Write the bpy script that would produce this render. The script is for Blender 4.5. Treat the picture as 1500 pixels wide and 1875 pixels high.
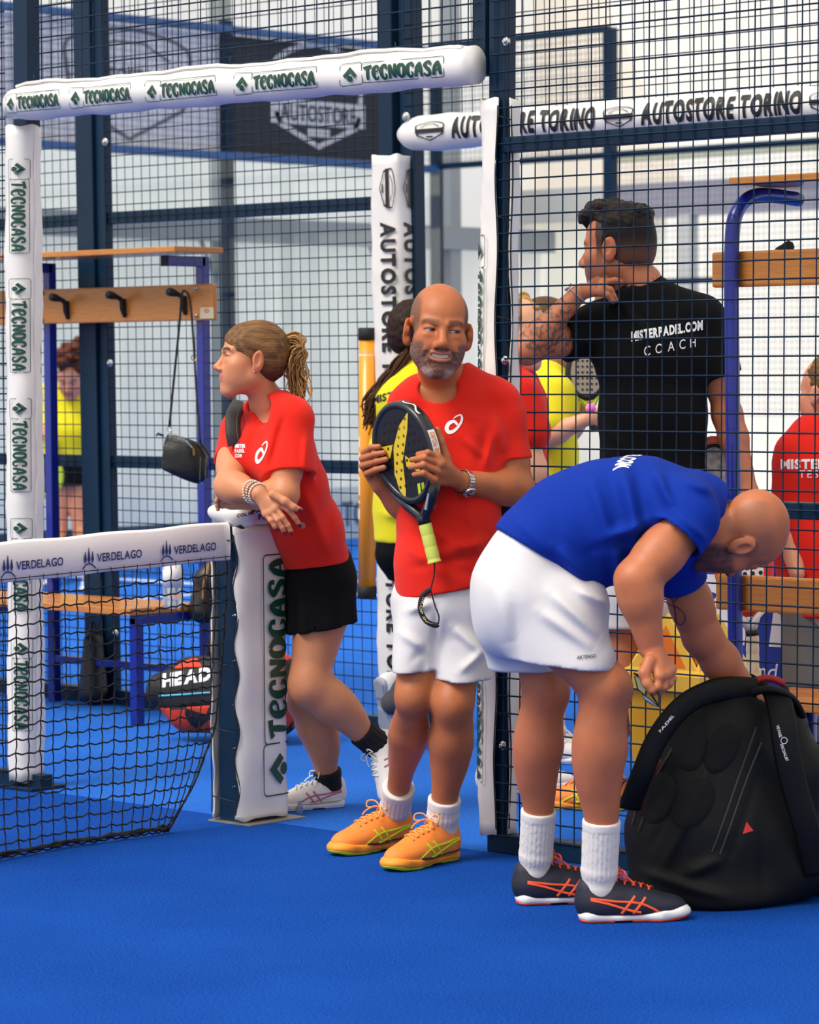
import bpy, bmesh, math, random
import numpy as np
for _o in list(bpy.data.objects): bpy.data.objects.remove(_o)
SC = bpy.context.scene
COL = SC.collection
# ---------------------------------------------------------------- camera (fitted to the 50 mm wire mesh of the court fence)
IW, IH, FPX, CX, CY = 1500., 1875., 5579., 750., 937.5
def unit(v): v = np.asarray(v, float); return v/np.linalg.norm(v)
def ray(x, y): return np.array([(x-CX)/FPX, (y-CY)/FPX, 1.])
_a = unit(ray(-5276, 715)); _b = unit(ray(750, 673))
_up = unit(np.cross(_a, _b)); _up = -_up if _up[1] > 0 else _up
CM = np.array([-_a, np.cross(_up, -_a), _up])          # camera axes (right, down, forward) -> world
CP = np.array([6.6549, -6.4679, 1.3788])
RIGHT, DOWN, FWD = CM[:, 0], CM[:, 1], CM[:, 2]
def at(x, y, d): return CP + CM @ (ray(x, y)*d)        # pixel + distance along the view axis
def onY(x, y, v): r = CM @ ray(x, y); return CP + r*(v-CP[1])/r[1]
def onX(x, y, v): r = CM @ ray(x, y); return CP + r*(v-CP[0])/r[0]
def onZ(x, y, v=0.): r = CM @ ray(x, y); return CP + r*(v-CP[2])/r[2]
def depth(p): return float((np.asarray(p)-CP) @ FWD)
cam_d = bpy.data.cameras.new('camera'); cam = bpy.data.objects.new('camera', cam_d); COL.objects.link(cam)
cam_d.sensor_fit = 'VERTICAL'; cam_d.sensor_height = 36.; cam_d.sensor_width = 28.8; cam_d.lens = FPX/IH*36.
from mathutils import Matrix, Vector
_m = Matrix.Identity(4)
for _i in range(3):
    _m[_i][0], _m[_i][1], _m[_i][2], _m[_i][3] = RIGHT[_i], -DOWN[_i], -FWD[_i], CP[_i]
cam.matrix_world = _m
cam_d.clip_end = 200
cam_d.dof.use_dof = True; cam_d.dof.focus_distance = 8.5; cam_d.dof.aperture_fstop = 6.5
SC.camera = cam
# ---------------------------------------------------------------- light: white overcast daylight coming through the marquee, soft key from the left
W = bpy.data.worlds.new('daylight'); SC.world = W; W.use_nodes = True
W.node_tree.nodes['Background'].inputs[0].default_value = (1.0, 0.965, 0.905, 1)
W.node_tree.nodes['Background'].inputs[1].default_value = 1.05
sun_d = bpy.data.lights.new('sun', 'SUN'); sun = bpy.data.objects.new('sun', sun_d); COL.objects.link(sun)
sun_d.energy = 3.3; sun_d.angle = math.radians(28); sun_d.color = (1.0, 0.96, 0.9)
_L = -RIGHT*0.75 - FWD*0.55 + np.array([0, 0, 1.15])      # towards the light
sun.rotation_euler = Vector(_L).to_track_quat('Z', 'Y').to_euler(); sun.location = (0, 0, 8)
SC.view_settings.view_transform = 'Standard'; SC.view_settings.look = 'None'
SC.view_settings.exposure = 0.0; SC.view_settings.gamma = 1.0
try: SC.view_settings.use_curve_mapping = False
except Exception: pass
# ---------------------------------------------------------------- materials
MATS = {}
def s2l(c): return tuple((v/12.92 if v <= 0.04045 else ((v+0.055)/1.055)**2.4) for v in c)
def rgb(r, g, b): return s2l((r/255., g/255., b/255.))
def mat(name, col, rough=0.6, metal=0., bump=0., bscale=200., var=0., vscale=8., attr=False, spec=0.5, trans=0., sheen=0., coat=0., stretch=None, sss=0., alpha=1.):
    if name in MATS: return MATS[name]
    m = bpy.data.materials.new(name); m.use_nodes = True; nt = m.node_tree; N = nt.nodes; b = N['Principled BSDF']
    b.inputs['Base Color'].default_value = (*col[:3], 1); b.inputs['Roughness'].default_value = rough; b.inputs['Metallic'].default_value = metal
    b.inputs['Specular IOR Level'].default_value = spec
    if trans: b.inputs['Transmission Weight'].default_value = trans
    if sheen: b.inputs['Sheen Weight'].default_value = sheen
    if coat: b.inputs['Coat Weight'].default_value = coat
    if sss:
        b.inputs['Subsurface Weight'].default_value = sss; b.inputs['Subsurface Radius'].default_value = (0.012, 0.004, 0.002); b.inputs['Subsurface Scale'].default_value = 0.35
    if alpha < 1: b.inputs['Alpha'].default_value = alpha
    src = None
    if attr:
        a = N.new('ShaderNodeAttribute'); a.attribute_name = 'Col'; src = a.outputs['Color']; nt.links.new(src, b.inputs['Base Color'])
    tc = N.new('ShaderNodeTexCoord'); vec = tc.outputs['Object']
    if stretch:
        mp = N.new('ShaderNodeMapping'); mp.inputs['Scale'].default_value = stretch; nt.links.new(vec, mp.inputs[0]); vec = mp.outputs[0]
    if var:
        n = N.new('ShaderNodeTexNoise'); n.inputs['Scale'].default_value = vscale; n.inputs['Detail'].default_value = 5; nt.links.new(vec, n.inputs['Vector'])
        mx = N.new('ShaderNodeMix'); mx.data_type = 'RGBA'; mx.blend_type = 'MULTIPLY'; mx.inputs[0].default_value = 1.
        r = N.new('ShaderNodeMapRange'); r.inputs[1].default_value = 0.3; r.inputs[2].default_value = 0.7; r.inputs[3].default_value = 1-var; r.inputs[4].default_value = 1+var*0.6
        nt.links.new(n.outputs['Fac'], r.inputs[0])
        if src is not None: nt.links.new(src, mx.inputs[6])
        else: mx.inputs[6].default_value = (*col[:3], 1)
        nt.links.new(r.outputs[0], mx.inputs[7]); nt.links.new(mx.outputs[2], b.inputs['Base Color'])
    if bump:
        n2 = N.new('ShaderNodeTexNoise'); n2.inputs['Scale'].default_value = bscale; n2.inputs['Detail'].default_value = 3; nt.links.new(vec, n2.inputs['Vector'])
        bp = N.new('ShaderNodeBump'); bp.inputs['Strength'].default_value = bump; bp.inputs['Distance'].default_value = 0.004
        nt.links.new(n2.outputs['Fac'], bp.inputs['Height']); nt.links.new(bp.outputs[0], b.inputs['Normal'])
    MATS[name] = m; return m
# ---------------------------------------------------------------- objects
def tag(o, label=None, cat=None, group=None, kind=None):
    if label: o['label'] = label
    if cat: o['category'] = cat
    if group: o['group'] = group
    if kind: o['kind'] = kind
    return o
def thing(name, label, cat, loc=(0, 0, 0), group=None):
    o = bpy.data.objects.new(name, None); COL.objects.link(o); o.location = [float(v) for v in loc]; o.empty_display_size = 0.05
    return tag(o, label, cat, group)
def wloc(o):
    p = Vector((0, 0, 0))
    while o is not None: p = p + o.location; o = o.parent
    return p
def put(o, parent):
    o.parent = parent; o.location = o.location - wloc(parent); return o      # geometry stays in world coordinates
def mesh_of(name, V, F, m, smooth=False, col=None):
    me = bpy.data.meshes.new(name); V = np.asarray(V, np.float32)
    if isinstance(F, np.ndarray) and F.ndim == 2:
        k = F.shape[1]; me.vertices.add(len(V)); me.vertices.foreach_set('co', V.ravel())
        me.loops.add(F.size); me.loops.foreach_set('vertex_index', F.astype(np.int32).ravel())
        me.polygons.add(len(F)); me.polygons.foreach_set('loop_start', np.arange(0, F.size, k, dtype=np.int32)); me.polygons.foreach_set('loop_total', np.full(len(F), k, np.int32))
        me.update(calc_edges=True); me.validate()
    else:
        me.from_pydata([tuple(v) for v in V.tolist()], [], [tuple(int(i) for i in f) for f in F]); me.update()
    for mm in (m if isinstance(m, (list, tuple)) else [m]): me.materials.append(mm)
    if smooth: me.polygons.foreach_set('use_smooth', np.ones(len(me.polygons), bool))
    if col is not None:
        ca = me.attributes.new('Col', 'FLOAT_COLOR', 'POINT'); c = np.ones((len(V), 4), np.float32); c[:, :3] = col; ca.data.foreach_set('color', c.ravel())
    return me
def obj(name, VF, m, parent=None, smooth=False, col=None, loc=None, me=None):
    if me is None: me = mesh_of(name, VF[0], VF[1], m, smooth, col)
    o = bpy.data.objects.new(name, me); COL.objects.link(o)
    if loc is not None: o.location = [float(v) for v in loc]
    if parent is not None: put(o, parent)
    return o
def join(parts):
    Vs, Fs, n = [], [], 0
    for V, F in parts:
        V = np.asarray(V, float); Vs.append(V); Fs += [tuple(i+n for i in f) for f in (F.tolist() if isinstance(F, np.ndarray) else F)]; n += len(V)
    return np.concatenate(Vs), Fs
# ---------------------------------------------------------------- shapes: every one returns (verts, faces)
def frame(n, hint=(0, 0, 1)):
    n = unit(n); h = np.asarray(hint, float)
    if abs(n @ unit(h)) > 0.97: h = np.array([1., 0, 0])
    u = unit(np.cross(h, n)); return u, np.cross(n, u), n
def box(lo, hi, bev=0.):
    lo, hi = np.minimum(lo, hi).astype(float), np.maximum(lo, hi).astype(float)
    if bev <= 0:
        V = [(x, y, z) for x in (lo[0], hi[0]) for y in (lo[1], hi[1]) for z in (lo[2], hi[2])]
        return np.array(V), [(0, 1, 3, 2), (4, 6, 7, 5), (0, 4, 5, 1), (2, 3, 7, 6), (0, 2, 6, 4), (1, 5, 7, 3)]
    bm = bmesh.new(); bmesh.ops.create_cube(bm, size=1.)
    for v in bm.verts: v.co = Vector([lo[i]+(v.co[i]+0.5)*(hi[i]-lo[i]) for i in range(3)])
    bmesh.ops.bevel(bm, geom=list(bm.edges), offset=bev, segments=2, profile=0.6, affect='EDGES')
    return bm_out(bm)
def bm_out(bm):
    bm.verts.index_update(); V = np.array([v.co[:] for v in bm.verts]); F = [[v.index for v in f.verts] for f in bm.faces]; bm.free(); return V, F
def obox(c, ax, half, bev=0.):
    V, F = box(-np.asarray(half, float), np.asarray(half, float), bev); A = np.array(ax); return np.asarray(c)+V @ A, F
def tube(P, r, n=8, closed=False, caps=True, flat=None, hint=(0, 0, 1)):
    P = np.asarray(P, float); m = len(P); r = np.broadcast_to(np.asarray(r, float), (m,)); V = []; u = None
    for i in range(m):
        t = unit((P[(i+1) % m]-P[i-1]) if closed else (P[min(i+1, m-1)]-P[max(i-1, 0)]))
        if u is None: u, v, _ = frame(t, hint)
        else: u = unit(u-(u @ t)*t); v = np.cross(t, u)
        a = np.arange(n)*2*math.pi/n
        f = flat if flat else 1.
        V.append(P[i]+r[i]*(np.cos(a)[:, None]*u+f*np.sin(a)[:, None]*v))
    F = []
    for i in range(m if closed else m-1):
        j = (i+1) % m
        for k in range(n): F.append((i*n+k, i*n+(k+1) % n, j*n+(k+1) % n, j*n+k))
    if caps and not closed: F += [tuple(range(n))[::-1], tuple((m-1)*n+k for k in range(n))]
    return np.concatenate(V), F
def cyl(a, b, r, n=20, r2=None): return tube([a, b], [r, r if r2 is None else r2], n)
def lathe(c, ax, prof, n=24):
    u, v, w = frame(ax); c = np.asarray(c, float); V = []; a = np.arange(n)*2*math.pi/n; d = np.cos(a)[:, None]*u+np.sin(a)[:, None]*v
    for h, r in prof: V.append(c+w*h+d*r)
    F = [(i*n+k, i*n+(k+1) % n, (i+1)*n+(k+1) % n, (i+1)*n+k) for i in range(len(prof)-1) for k in range(n)]
    F += [tuple(range(n))[::-1], tuple((len(prof)-1)*n+k for k in range(n))]
    return np.concatenate(V), F
def sphere(c, r, n=16, m=10):
    r = np.broadcast_to(np.asarray(r, float), (3,)); V = []; F = []
    for i in range(m+1):
        t = math.pi*i/m
        for k in range(n): V.append((math.sin(t)*math.cos(2*math.pi*k/n), math.sin(t)*math.sin(2*math.pi*k/n), math.cos(t)))
    for i in range(m):
        for k in range(n): F.append((i*n+k, i*n+n+k, i*n+n+(k+1) % n, i*n+(k+1) % n))
    return np.asarray(c)+np.array(V)*r, F
def prism(P2, o, U, Vv, th):
    P2 = np.asarray(P2, float); o = np.asarray(o, float); U = np.asarray(U, float); Vv = np.asarray(Vv, float); n = len(P2); w = unit(np.cross(U, Vv))*th
    A = o+P2[:, :1]*U+P2[:, 1:]*Vv; return np.concatenate([A, A+w]), [tuple(range(n))[::-1], tuple(range(n, 2*n))]+[(i, (i+1) % n, n+(i+1) % n, n+i) for i in range(n)]
def spline(P, k=8, closed=False):
    P = np.asarray(P, float); n = len(P); out = []
    for i in range(n if closed else n-1):
        p0, p1, p2, p3 = (P[(i-1) % n], P[i], P[(i+1) % n], P[(i+2) % n]) if closed else (P[max(i-1, 0)], P[i], P[i+1], P[min(i+2, n-1)])
        for s in range(k):
            t = s/k; out.append(0.5*((2*p1)+(-p0+p2)*t+(2*p0-5*p1+4*p2-p3)*t*t+(-p0+3*p1-3*p2+p3)*t**3))
    if not closed: out.append(P[-1])
    return np.array(out)
# ---------------------------------------------------------------- lettering: flat 2-D shapes that are laid onto surfaces
_GC = {}
def glyph(ch, bold):
    if (ch, bold) in _GC: return _GC[ch, bold]
    cu = bpy.data.curves.new('lettering', 'FONT'); cu.body = ch; cu.offset = bold; cu.resolution_u = 3; cu.fill_mode = 'FRONT'
    o = bpy.data.objects.new('lettering', cu); COL.objects.link(o); dg = bpy.context.evaluated_depsgraph_get(); dg.update()
    me = o.evaluated_get(dg).to_mesh(); V = np.array([v.co[:2] for v in me.vertices]).reshape(-1, 2); F = [tuple(p.vertices) for p in me.polygons]
    o.evaluated_get(dg).to_mesh_clear(); bpy.data.objects.remove(o); bpy.data.curves.remove(cu)
    bm = bmesh.new(); vs = [bm.verts.new((x, y, 0)) for x, y in V]
    for f in F:
        try: bm.faces.new([vs[i] for i in f])
        except ValueError: pass
    for _ in range(3):
        bmesh.ops.triangulate(bm, faces=list(bm.faces)); ed = [e for e in bm.edges if e.calc_length() > .11]
        if not ed: break
        bmesh.ops.subdivide_edges(bm, edges=ed, cuts=1)
    bmesh.ops.triangulate(bm, faces=list(bm.faces)); V, F = bm_out(bm); V = V[:, :2]; _GC[ch, bold] = (V, F); return V, F
def text2d(s, bold=0., track=.09):
    H = glyph('H', bold)[0]; y0, hh = H[:, 1].min(), np.ptp(H[:, 1]); x = 0; parts = []
    for ch in s:
        if ch == ' ': x += .42; continue
        V, F = glyph(ch, bold); V = (V-[V[:, 0].min(), y0])/hh; parts.append((V+[x, 0], F)); x += V[:, 0].max()+track
    return join2(parts)                                      # cap height 1, width V[:,0].max()
def ribbon(P, w):
    P = np.asarray(P, float); w = np.broadcast_to(np.asarray(w, float), (len(P),)); V = []; m = len(P)
    for i in range(m):
        t = P[min(i+1, m-1)]-P[max(i-1, 0)]; t = t/(np.linalg.norm(t)+1e-9); nn = np.array([-t[1], t[0]]); V += [P[i]+nn*w[i]/2, P[i]-nn*w[i]/2]
    return np.array(V), [(2*i, 2*i+1, 2*i+3, 2*i+2) for i in range(m-1)]
def join2(parts):
    Vs, Fs, n = [], [], 0
    for V, F in parts: Vs.append(np.asarray(V, float)); Fs += [tuple(i+n for i in f) for f in F]; n += len(V)
    return np.concatenate(Vs), Fs
def move2(VF, sx=1., sy=1., dx=0., dy=0.): return np.asarray(VF[0])*[sx, sy]+[dx, dy], VF[1]
def disc2(c, r, n=16, r2=None): a = np.arange(n)*2*math.pi/n; return np.array(c)+np.stack([np.cos(a)*r, np.sin(a)*(r2 or r)], 1), [tuple(range(n))]
def rrect2(x0, y0, x1, y1, r, w):
    P = []
    for cx, cy, a0 in ((x1-r, y1-r, 0), (x0+r, y1-r, 90), (x0+r, y0+r, 180), (x1-r, y0+r, 270)):
        for k in range(4): a = math.radians(a0+k*30); P.append((cx+r*math.cos(a), cy+r*math.sin(a)))
    P.append(P[0]); return ribbon(P, w)
GL = {'T': [[(0, .84, .2), (.2, .93, .16), (.62, .97, .22)], [(.33, .9, .16), (.3, .5, .2), (.26, 0, .14)]],
      'E': [[(.5, .62, .12), (.52, .85, .14), (.34, .95, .14), (.14, .8, .2), (.08, .45, .24), (.2, .08, .18), (.42, .05, .12), (.54, .25, .08)], [(.12, .5, .1), (.5, .6, .1)]],
      'C': [[(.52, .66, .16), (.5, .88, .15), (.32, .95, .14), (.14, .8, .2), (.08, .45, .24), (.2, .08, .18), (.42, .05, .14), (.54, .25, .12), (.42, .36, .08)]],
      'N': [[(.08, 0, .14), (.11, .95, .18)], [(.12, .93, .16), (.3, .5, .18), (.48, .06, .14)], [(.5, .03, .12), (.53, .98, .18)]],
      'O': [[(.3, .95, .14), (.1, .78, .2), (.09, .3, .22), (.3, .05, .14), (.52, .3, .22), (.52, .75, .2), (.3, .95, .14)]],
      'A': [[(.05, 0, .16), (.16, .6, .2), (.34, .96, .1)], [(.34, .96, .14), (.47, .6, .2), (.54, 0, .16)], [(.12, .36, .1), (.5, .36, .1)]],
      'S': [[(.5, .7, .14), (.48, .9, .14), (.28, .95, .14), (.1, .76, .2), (.25, .55, .2), (.46, .36, .2), (.44, .1, .16), (.2, .04, .14), (.06, .22, .12)]]}
def house_word():
    parts = []; x = 0
    for ch in 'TECNOCASA':
        for st in GL[ch]:
            S = spline([(p[0]+x, p[1], p[2]) for p in st], 5); parts.append(ribbon(S[:, :2], S[:, 2]*1.22))
        x += .7
    V, F = join2(parts); return V, F, x-.1
def roof_icon():      # roof chevron over a disc, in a unit box
    return join2([(np.array([(0, .42), (.5, .95), (1, .42), (.82, .22), (.5, .58), (.18, .22)]), [(0, 1, 4, 5), (1, 2, 3, 4)]), disc2((.5, .2), .2)])
def sponsor_strip():  # framed icon + word, height 1
    V, F, w = house_word(); s = .62
    return join2([move2((V, F), s, s, 1.25, .16), move2(roof_icon(), .68, .68, .22, .16), rrect2(0, 0, 1.12, 1, .12, .03), rrect2(1.12, .04, 1.35+w*s, .96, .1, .03)]), 1.35+w*s
def lay(VF, fn): return np.array([fn(u, v) for u, v in VF[0]]), VF[1]
def planar(o, U, Vv): o, U, Vv = np.asarray(o), np.asarray(U), np.asarray(Vv); return lambda u, v: o+U*u+Vv*v
# ---------------------------------------------------------------- implicit bodies: smooth unions of limbs, meshed with sparse surface nets
class Field:
    def __init__(s): s.ops = []; s.lo = []; s.hi = []
    def add(s, fn, k=.01, mode='add', bb=None, reach=None):
        s.ops.append((fn, k, mode, reach))
        if mode == 'add' and bb is not None: s.lo.append(bb[0]); s.hi.append(bb[1])
        return s
    def cap(s, a, b, ra, rb=None, k=.02, mode='add'):
        a = np.asarray(a, float); b = np.asarray(b, float); rb = ra if rb is None else rb; ab = b-a; L2 = ab @ ab+1e-12
        def fn(p):
            q = p-a; t = np.clip(q @ ab/L2, 0, 1); q = q-t[:, None]*ab; return np.sqrt(np.einsum('ij,ij->i', q, q))-(ra+(rb-ra)*t)
        R = max(ra, rb); return s.add(fn, k, mode, (np.minimum(a, b)-R, np.maximum(a, b)+R))
    def chain(s, P, R, k=.02, mode='add'):
        for i in range(len(P)-1): s.cap(P[i], P[i+1], R[i], R[i+1], k, mode)
        return s
    def ell(s, c, r, A=None, k=.02, mode='add'):          # A rows: axes of the three radii
        c = np.asarray(c, float); r = np.broadcast_to(np.asarray(r, float), (3,)); A = np.eye(3) if A is None else np.asarray(A)
        def fn(p):
            q = (p-c) @ A.T; n0 = np.sqrt(((q/r)**2).sum(1)); n1 = np.sqrt(((q/r**2)**2).sum(1)); return n0*(n0-1)/np.maximum(n1, 1e-6)
        R = r.max(); return s.add(fn, k, mode, (c-R, c+R))
    def ecap(s, a, b, wa, wb, side, k=.03, mode='add'):   # limb with an elliptic section: (half width along side, half depth)
        a = np.asarray(a, float); b = np.asarray(b, float); ab = b-a; L = np.linalg.norm(ab); w = ab/L; u = unit(np.asarray(side)-(np.asarray(side) @ w)*w); v = np.cross(w, u)
        def fn(p):
            q = p-a; t = np.clip(q @ w/L, 0, 1); e = q-t[:, None]*ab; ru = wa[0]+(wb[0]-wa[0])*t; rv = wa[1]+(wb[1]-wa[1])*t; m = np.minimum(ru, rv)
            x, y, z = e @ u, e @ v, e @ w; n0 = np.sqrt((x/ru)**2+(y/rv)**2+(z/m)**2); n1 = np.sqrt((x/ru**2)**2+(y/rv**2)**2+(z/m**2)**2)
            return n0*(n0-1)/np.maximum(n1, 1e-6)
        R = max(max(wa), max(wb)); return s.add(fn, k, mode, (np.minimum(a, b)-R, np.maximum(a, b)+R))
    def plane(s, o, n, k=.004): o = np.asarray(o, float); n = unit(n); return s.add(lambda p: (p-o) @ n, k, 'int')     # keeps the side n points away from
    def localplane(s, o, n, c, R, k=.004):                # the same, only within R of c
        o = np.asarray(o, float); n = unit(n); c = np.asarray(c, float)
        def fn(p):
            d = (p-o) @ n; far = np.sqrt(((p-c)**2).sum(1))-R; return np.where(far > 0, -1., d)
        return s.add(fn, k, 'int')
    def fold(s, a, b, w, amp, view=None):                 # crease that follows the line a-b as seen along view
        v = FWD if view is None else unit(view); a = np.asarray(a, float); b = np.asarray(b, float); ab = b-a; ab = ab-(ab @ v)*v; L2 = ab @ ab+1e-9; back = float(a @ v)+.16
        def dist(p):
            q = p-a; q = q-(q @ v)[:, None]*v; t = np.clip(q @ ab/L2, 0, 1); e = q-t[:, None]*ab; return np.sqrt((e*e).sum(1)), t
        def fn(p): d, t = dist(p); return -(1.7 if amp > 0 else .75)*amp*np.exp(-(d/w)**2)*(np.sin(np.clip(t, .02, .98)*math.pi)**.5)*((p @ v) < back)
        return s.add(fn, 0, 'disp', reach=(lambda c, rad: dist(c)[0] < rad+w*2.6))
    def ripple(s, amp, freq, seed=0, n=6, dirs=None):
        rs = np.random.RandomState(seed); K = rs.normal(size=(n, 3)); K = K/np.linalg.norm(K, axis=1)[:, None] if dirs is None else np.asarray(dirs)[rs.randint(len(dirs), size=n)]+K*.25
        K = K*freq*rs.uniform(.5, 1.6, (n, 1)); ph = rs.uniform(0, 6.28, n)
        def fn(p):
            q = p+.35/freq*np.sin(p[:, [1, 2, 0]]*freq*.7+1.3); return amp*np.sin(q @ K.T+ph).mean(1)*2
        return s.add(fn, 0, 'disp')
    @staticmethod
    def comb(d, e, k, mode):
        if mode == 'add':
            if k <= 0: return np.minimum(d, e)
            h = np.maximum(k-np.abs(d-e), 0)/k; return np.minimum(d, e)-h*h*k*.25
        e2 = -e if mode == 'sub' else e
        h = np.maximum(k-np.abs(d-e2), 0)/max(k, 1e-6); return np.maximum(d, e2)+h*h*k*.25
    def __call__(s, P, rad=None):
        """P (nblocks, m, 3); rad: half diagonal of a block."""
        nb, m, _ = P.shape; d = np.ones((nb, m)); c = P.mean(1) if rad is not None else None
        for fn, k, mode, reach in s.ops:
            if rad is None or (mode in ('int', 'disp') and reach is None): sel = slice(None); Q = P
            elif mode == 'disp':
                sel = reach(c, rad)
                if not sel.any(): continue
                Q = P[sel]
            else:
                sel = fn(c) < rad*1.6+k+.03
                if not sel.any(): continue
                Q = P[sel]
            e = fn(Q.reshape(-1, 3)).reshape(-1, m)
            d[sel] = d[sel]+e if mode == 'disp' else Field.comb(d[sel], e, k, mode)
        return d
    def at(s, p): return s(np.asarray(p, float).reshape(-1, 1, 3))[:, 0]
    def grad(s, p, e=.0008):
        g = np.stack([s.at(p+np.eye(3)[i]*e)-s.at(p-np.eye(3)[i]*e) for i in range(3)], 1); return g/(np.linalg.norm(g, axis=1)[:, None]+1e-9)
    def drop(s, p, direction, reach=.4, off=.0015):       # slide points along direction onto the surface
        p = np.array(p, float).reshape(-1, 3); n = unit(direction); t = np.zeros(len(p)); done = np.zeros(len(p), bool)
        for _ in range(60):
            d = s.at(p+t[:, None]*n)-off; done = d < .0002; t = np.where(done, t, t+np.clip(d*.8, .0002, .02)); 
            if done.all(): break
        t = np.where(t > reach, np.nan, t); t = np.where(np.isnan(t), np.nanmedian(t), t); return p+t[:, None]*n
    def mesh(s, h, lo=None, hi=None, B=6):
        lo = np.min(s.lo, 0)-.02 if lo is None else np.asarray(lo, float); hi = np.max(s.hi, 0)+.02 if hi is None else np.asarray(hi, float)
        g0 = np.floor(lo/h).astype(int); nb = np.ceil((hi/h-g0)/B).astype(int)
        I = np.stack(np.meshgrid(*[np.arange(n) for n in nb], indexing='ij'), -1).reshape(-1, 3)
        c = (g0+I*B+B/2)*h; rad = B*h*.87
        sup = 4; key = I//sup; _, inv = np.unique(key, axis=0, return_inverse=True); inv = inv.ravel(); cc = np.stack([np.bincount(inv, c[:, i])/np.bincount(inv) for i in range(3)], 1)
        dc = s.coarse(cc); I = I[dc[inv] < rad*sup*1.2+.03]; c = (g0+I*B+B/2)*h; dc = s.coarse(c); I = I[np.abs(dc) < rad*1.5+.030]
        o = np.stack(np.meshgrid(*[np.arange(B+1)]*3, indexing='ij'), -1).reshape(-1, 3)
        D = np.empty((len(I), len(o)))
        for a in range(0, len(I), 3000):
            P = (g0+I[a:a+3000, None]*B+o[None])*h; D[a:a+3000] = s(P, rad)
        D = D.reshape(-1, B+1, B+1, B+1); S = D < 0
        m = S[:, :-1, :-1, :-1].astype(int)
        cnt = sum(S[:, a:a+B, b:b+B, e:e+B].astype(int) for a in (0, 1) for b in (0, 1) for e in (0, 1))
        bi, x, y, z = np.nonzero((cnt > 0) & (cnt < 8))
        if len(bi) == 0: return np.zeros((0, 3)), np.zeros((0, 4), int)
        cell = I[bi]*B+np.stack([x, y, z], 1); acc = np.zeros((len(bi), 3)); num = np.zeros(len(bi))
        cor = [(a, b, e) for a in (0, 1) for b in (0, 1) for e in (0, 1)]; val = {q: D[bi, x+q[0], y+q[1], z+q[2]] for q in cor}
        for q in cor:
            for ax in range(3):
                if q[ax] == 0:
                    r = list(q); r[ax] = 1; r = tuple(r); v0, v1 = val[q], val[r]; cr = (v0 < 0) != (v1 < 0); t = np.where(cr, v0/np.where(cr, v0-v1, 1), 0)
                    pt = np.tile(np.array(q, float), (len(bi), 1)); pt[:, ax] = t; acc += pt*cr[:, None]; num += cr
        V = (g0+cell+acc/num[:, None])*h
        dims = nb*B+2; kf = lambda C: ((C[:, 0]+1)*dims[1]+C[:, 1]+1)*dims[2]+C[:, 2]+1
        ks = kf(cell); order = np.argsort(ks); sk = ks[order]; F = []
        for ax in range(3):
            b1, b2 = [(1, 2), (2, 0), (0, 1)][ax]; one = [0, 0, 0]; one[ax] = 1
            v0 = D[:, :B, :B, :B]; v1 = D[:, one[0]:one[0]+B, one[1]:one[1]+B, one[2]:one[2]+B]; cr = (v0 < 0) != (v1 < 0); bb, x, y, z = np.nonzero(cr); neg = (v0 < 0)[bb, x, y, z]
            C = I[bb]*B+np.stack([x, y, z], 1); q = []; ok = np.ones(len(C), bool)
            for d1, d2 in ((0, 0), (1, 0), (1, 1), (0, 1)):
                E = C.copy(); E[:, b1] -= d1; E[:, b2] -= d2; kk = kf(E); pos = np.clip(np.searchsorted(sk, kk), 0, len(sk)-1); ok &= sk[pos] == kk; q.append(order[pos])
            q = np.stack(q, 1)[ok]; neg = neg[ok]; q[~neg] = q[~neg][:, ::-1]; F.append(q)
        return V, np.concatenate(F)
    def coarse(s, c):
        d = np.ones(len(c))
        for fn, k, mode, reach in s.ops:
            if mode == 'add': d = np.minimum(d, fn(c)-k*.25)
            elif mode == 'int': d = np.maximum(d, fn(c))
            elif mode == 'sub': d = np.maximum(d, -fn(c))
        return d
def cut_faces(V, F, keep):                                # keep: bool per vertex
    F = F[keep[F].all(1)]; used = np.zeros(len(V), bool); used[F.ravel()] = True; idx = np.cumsum(used)-1; return V[used], idx[F]
def stack(parts):
    Vs, Fs, n = [], [], 0
    for V, F in parts: Vs.append(V); Fs.append(F+n); n += len(V)
    return np.concatenate(Vs), np.concatenate(Fs)
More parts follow.
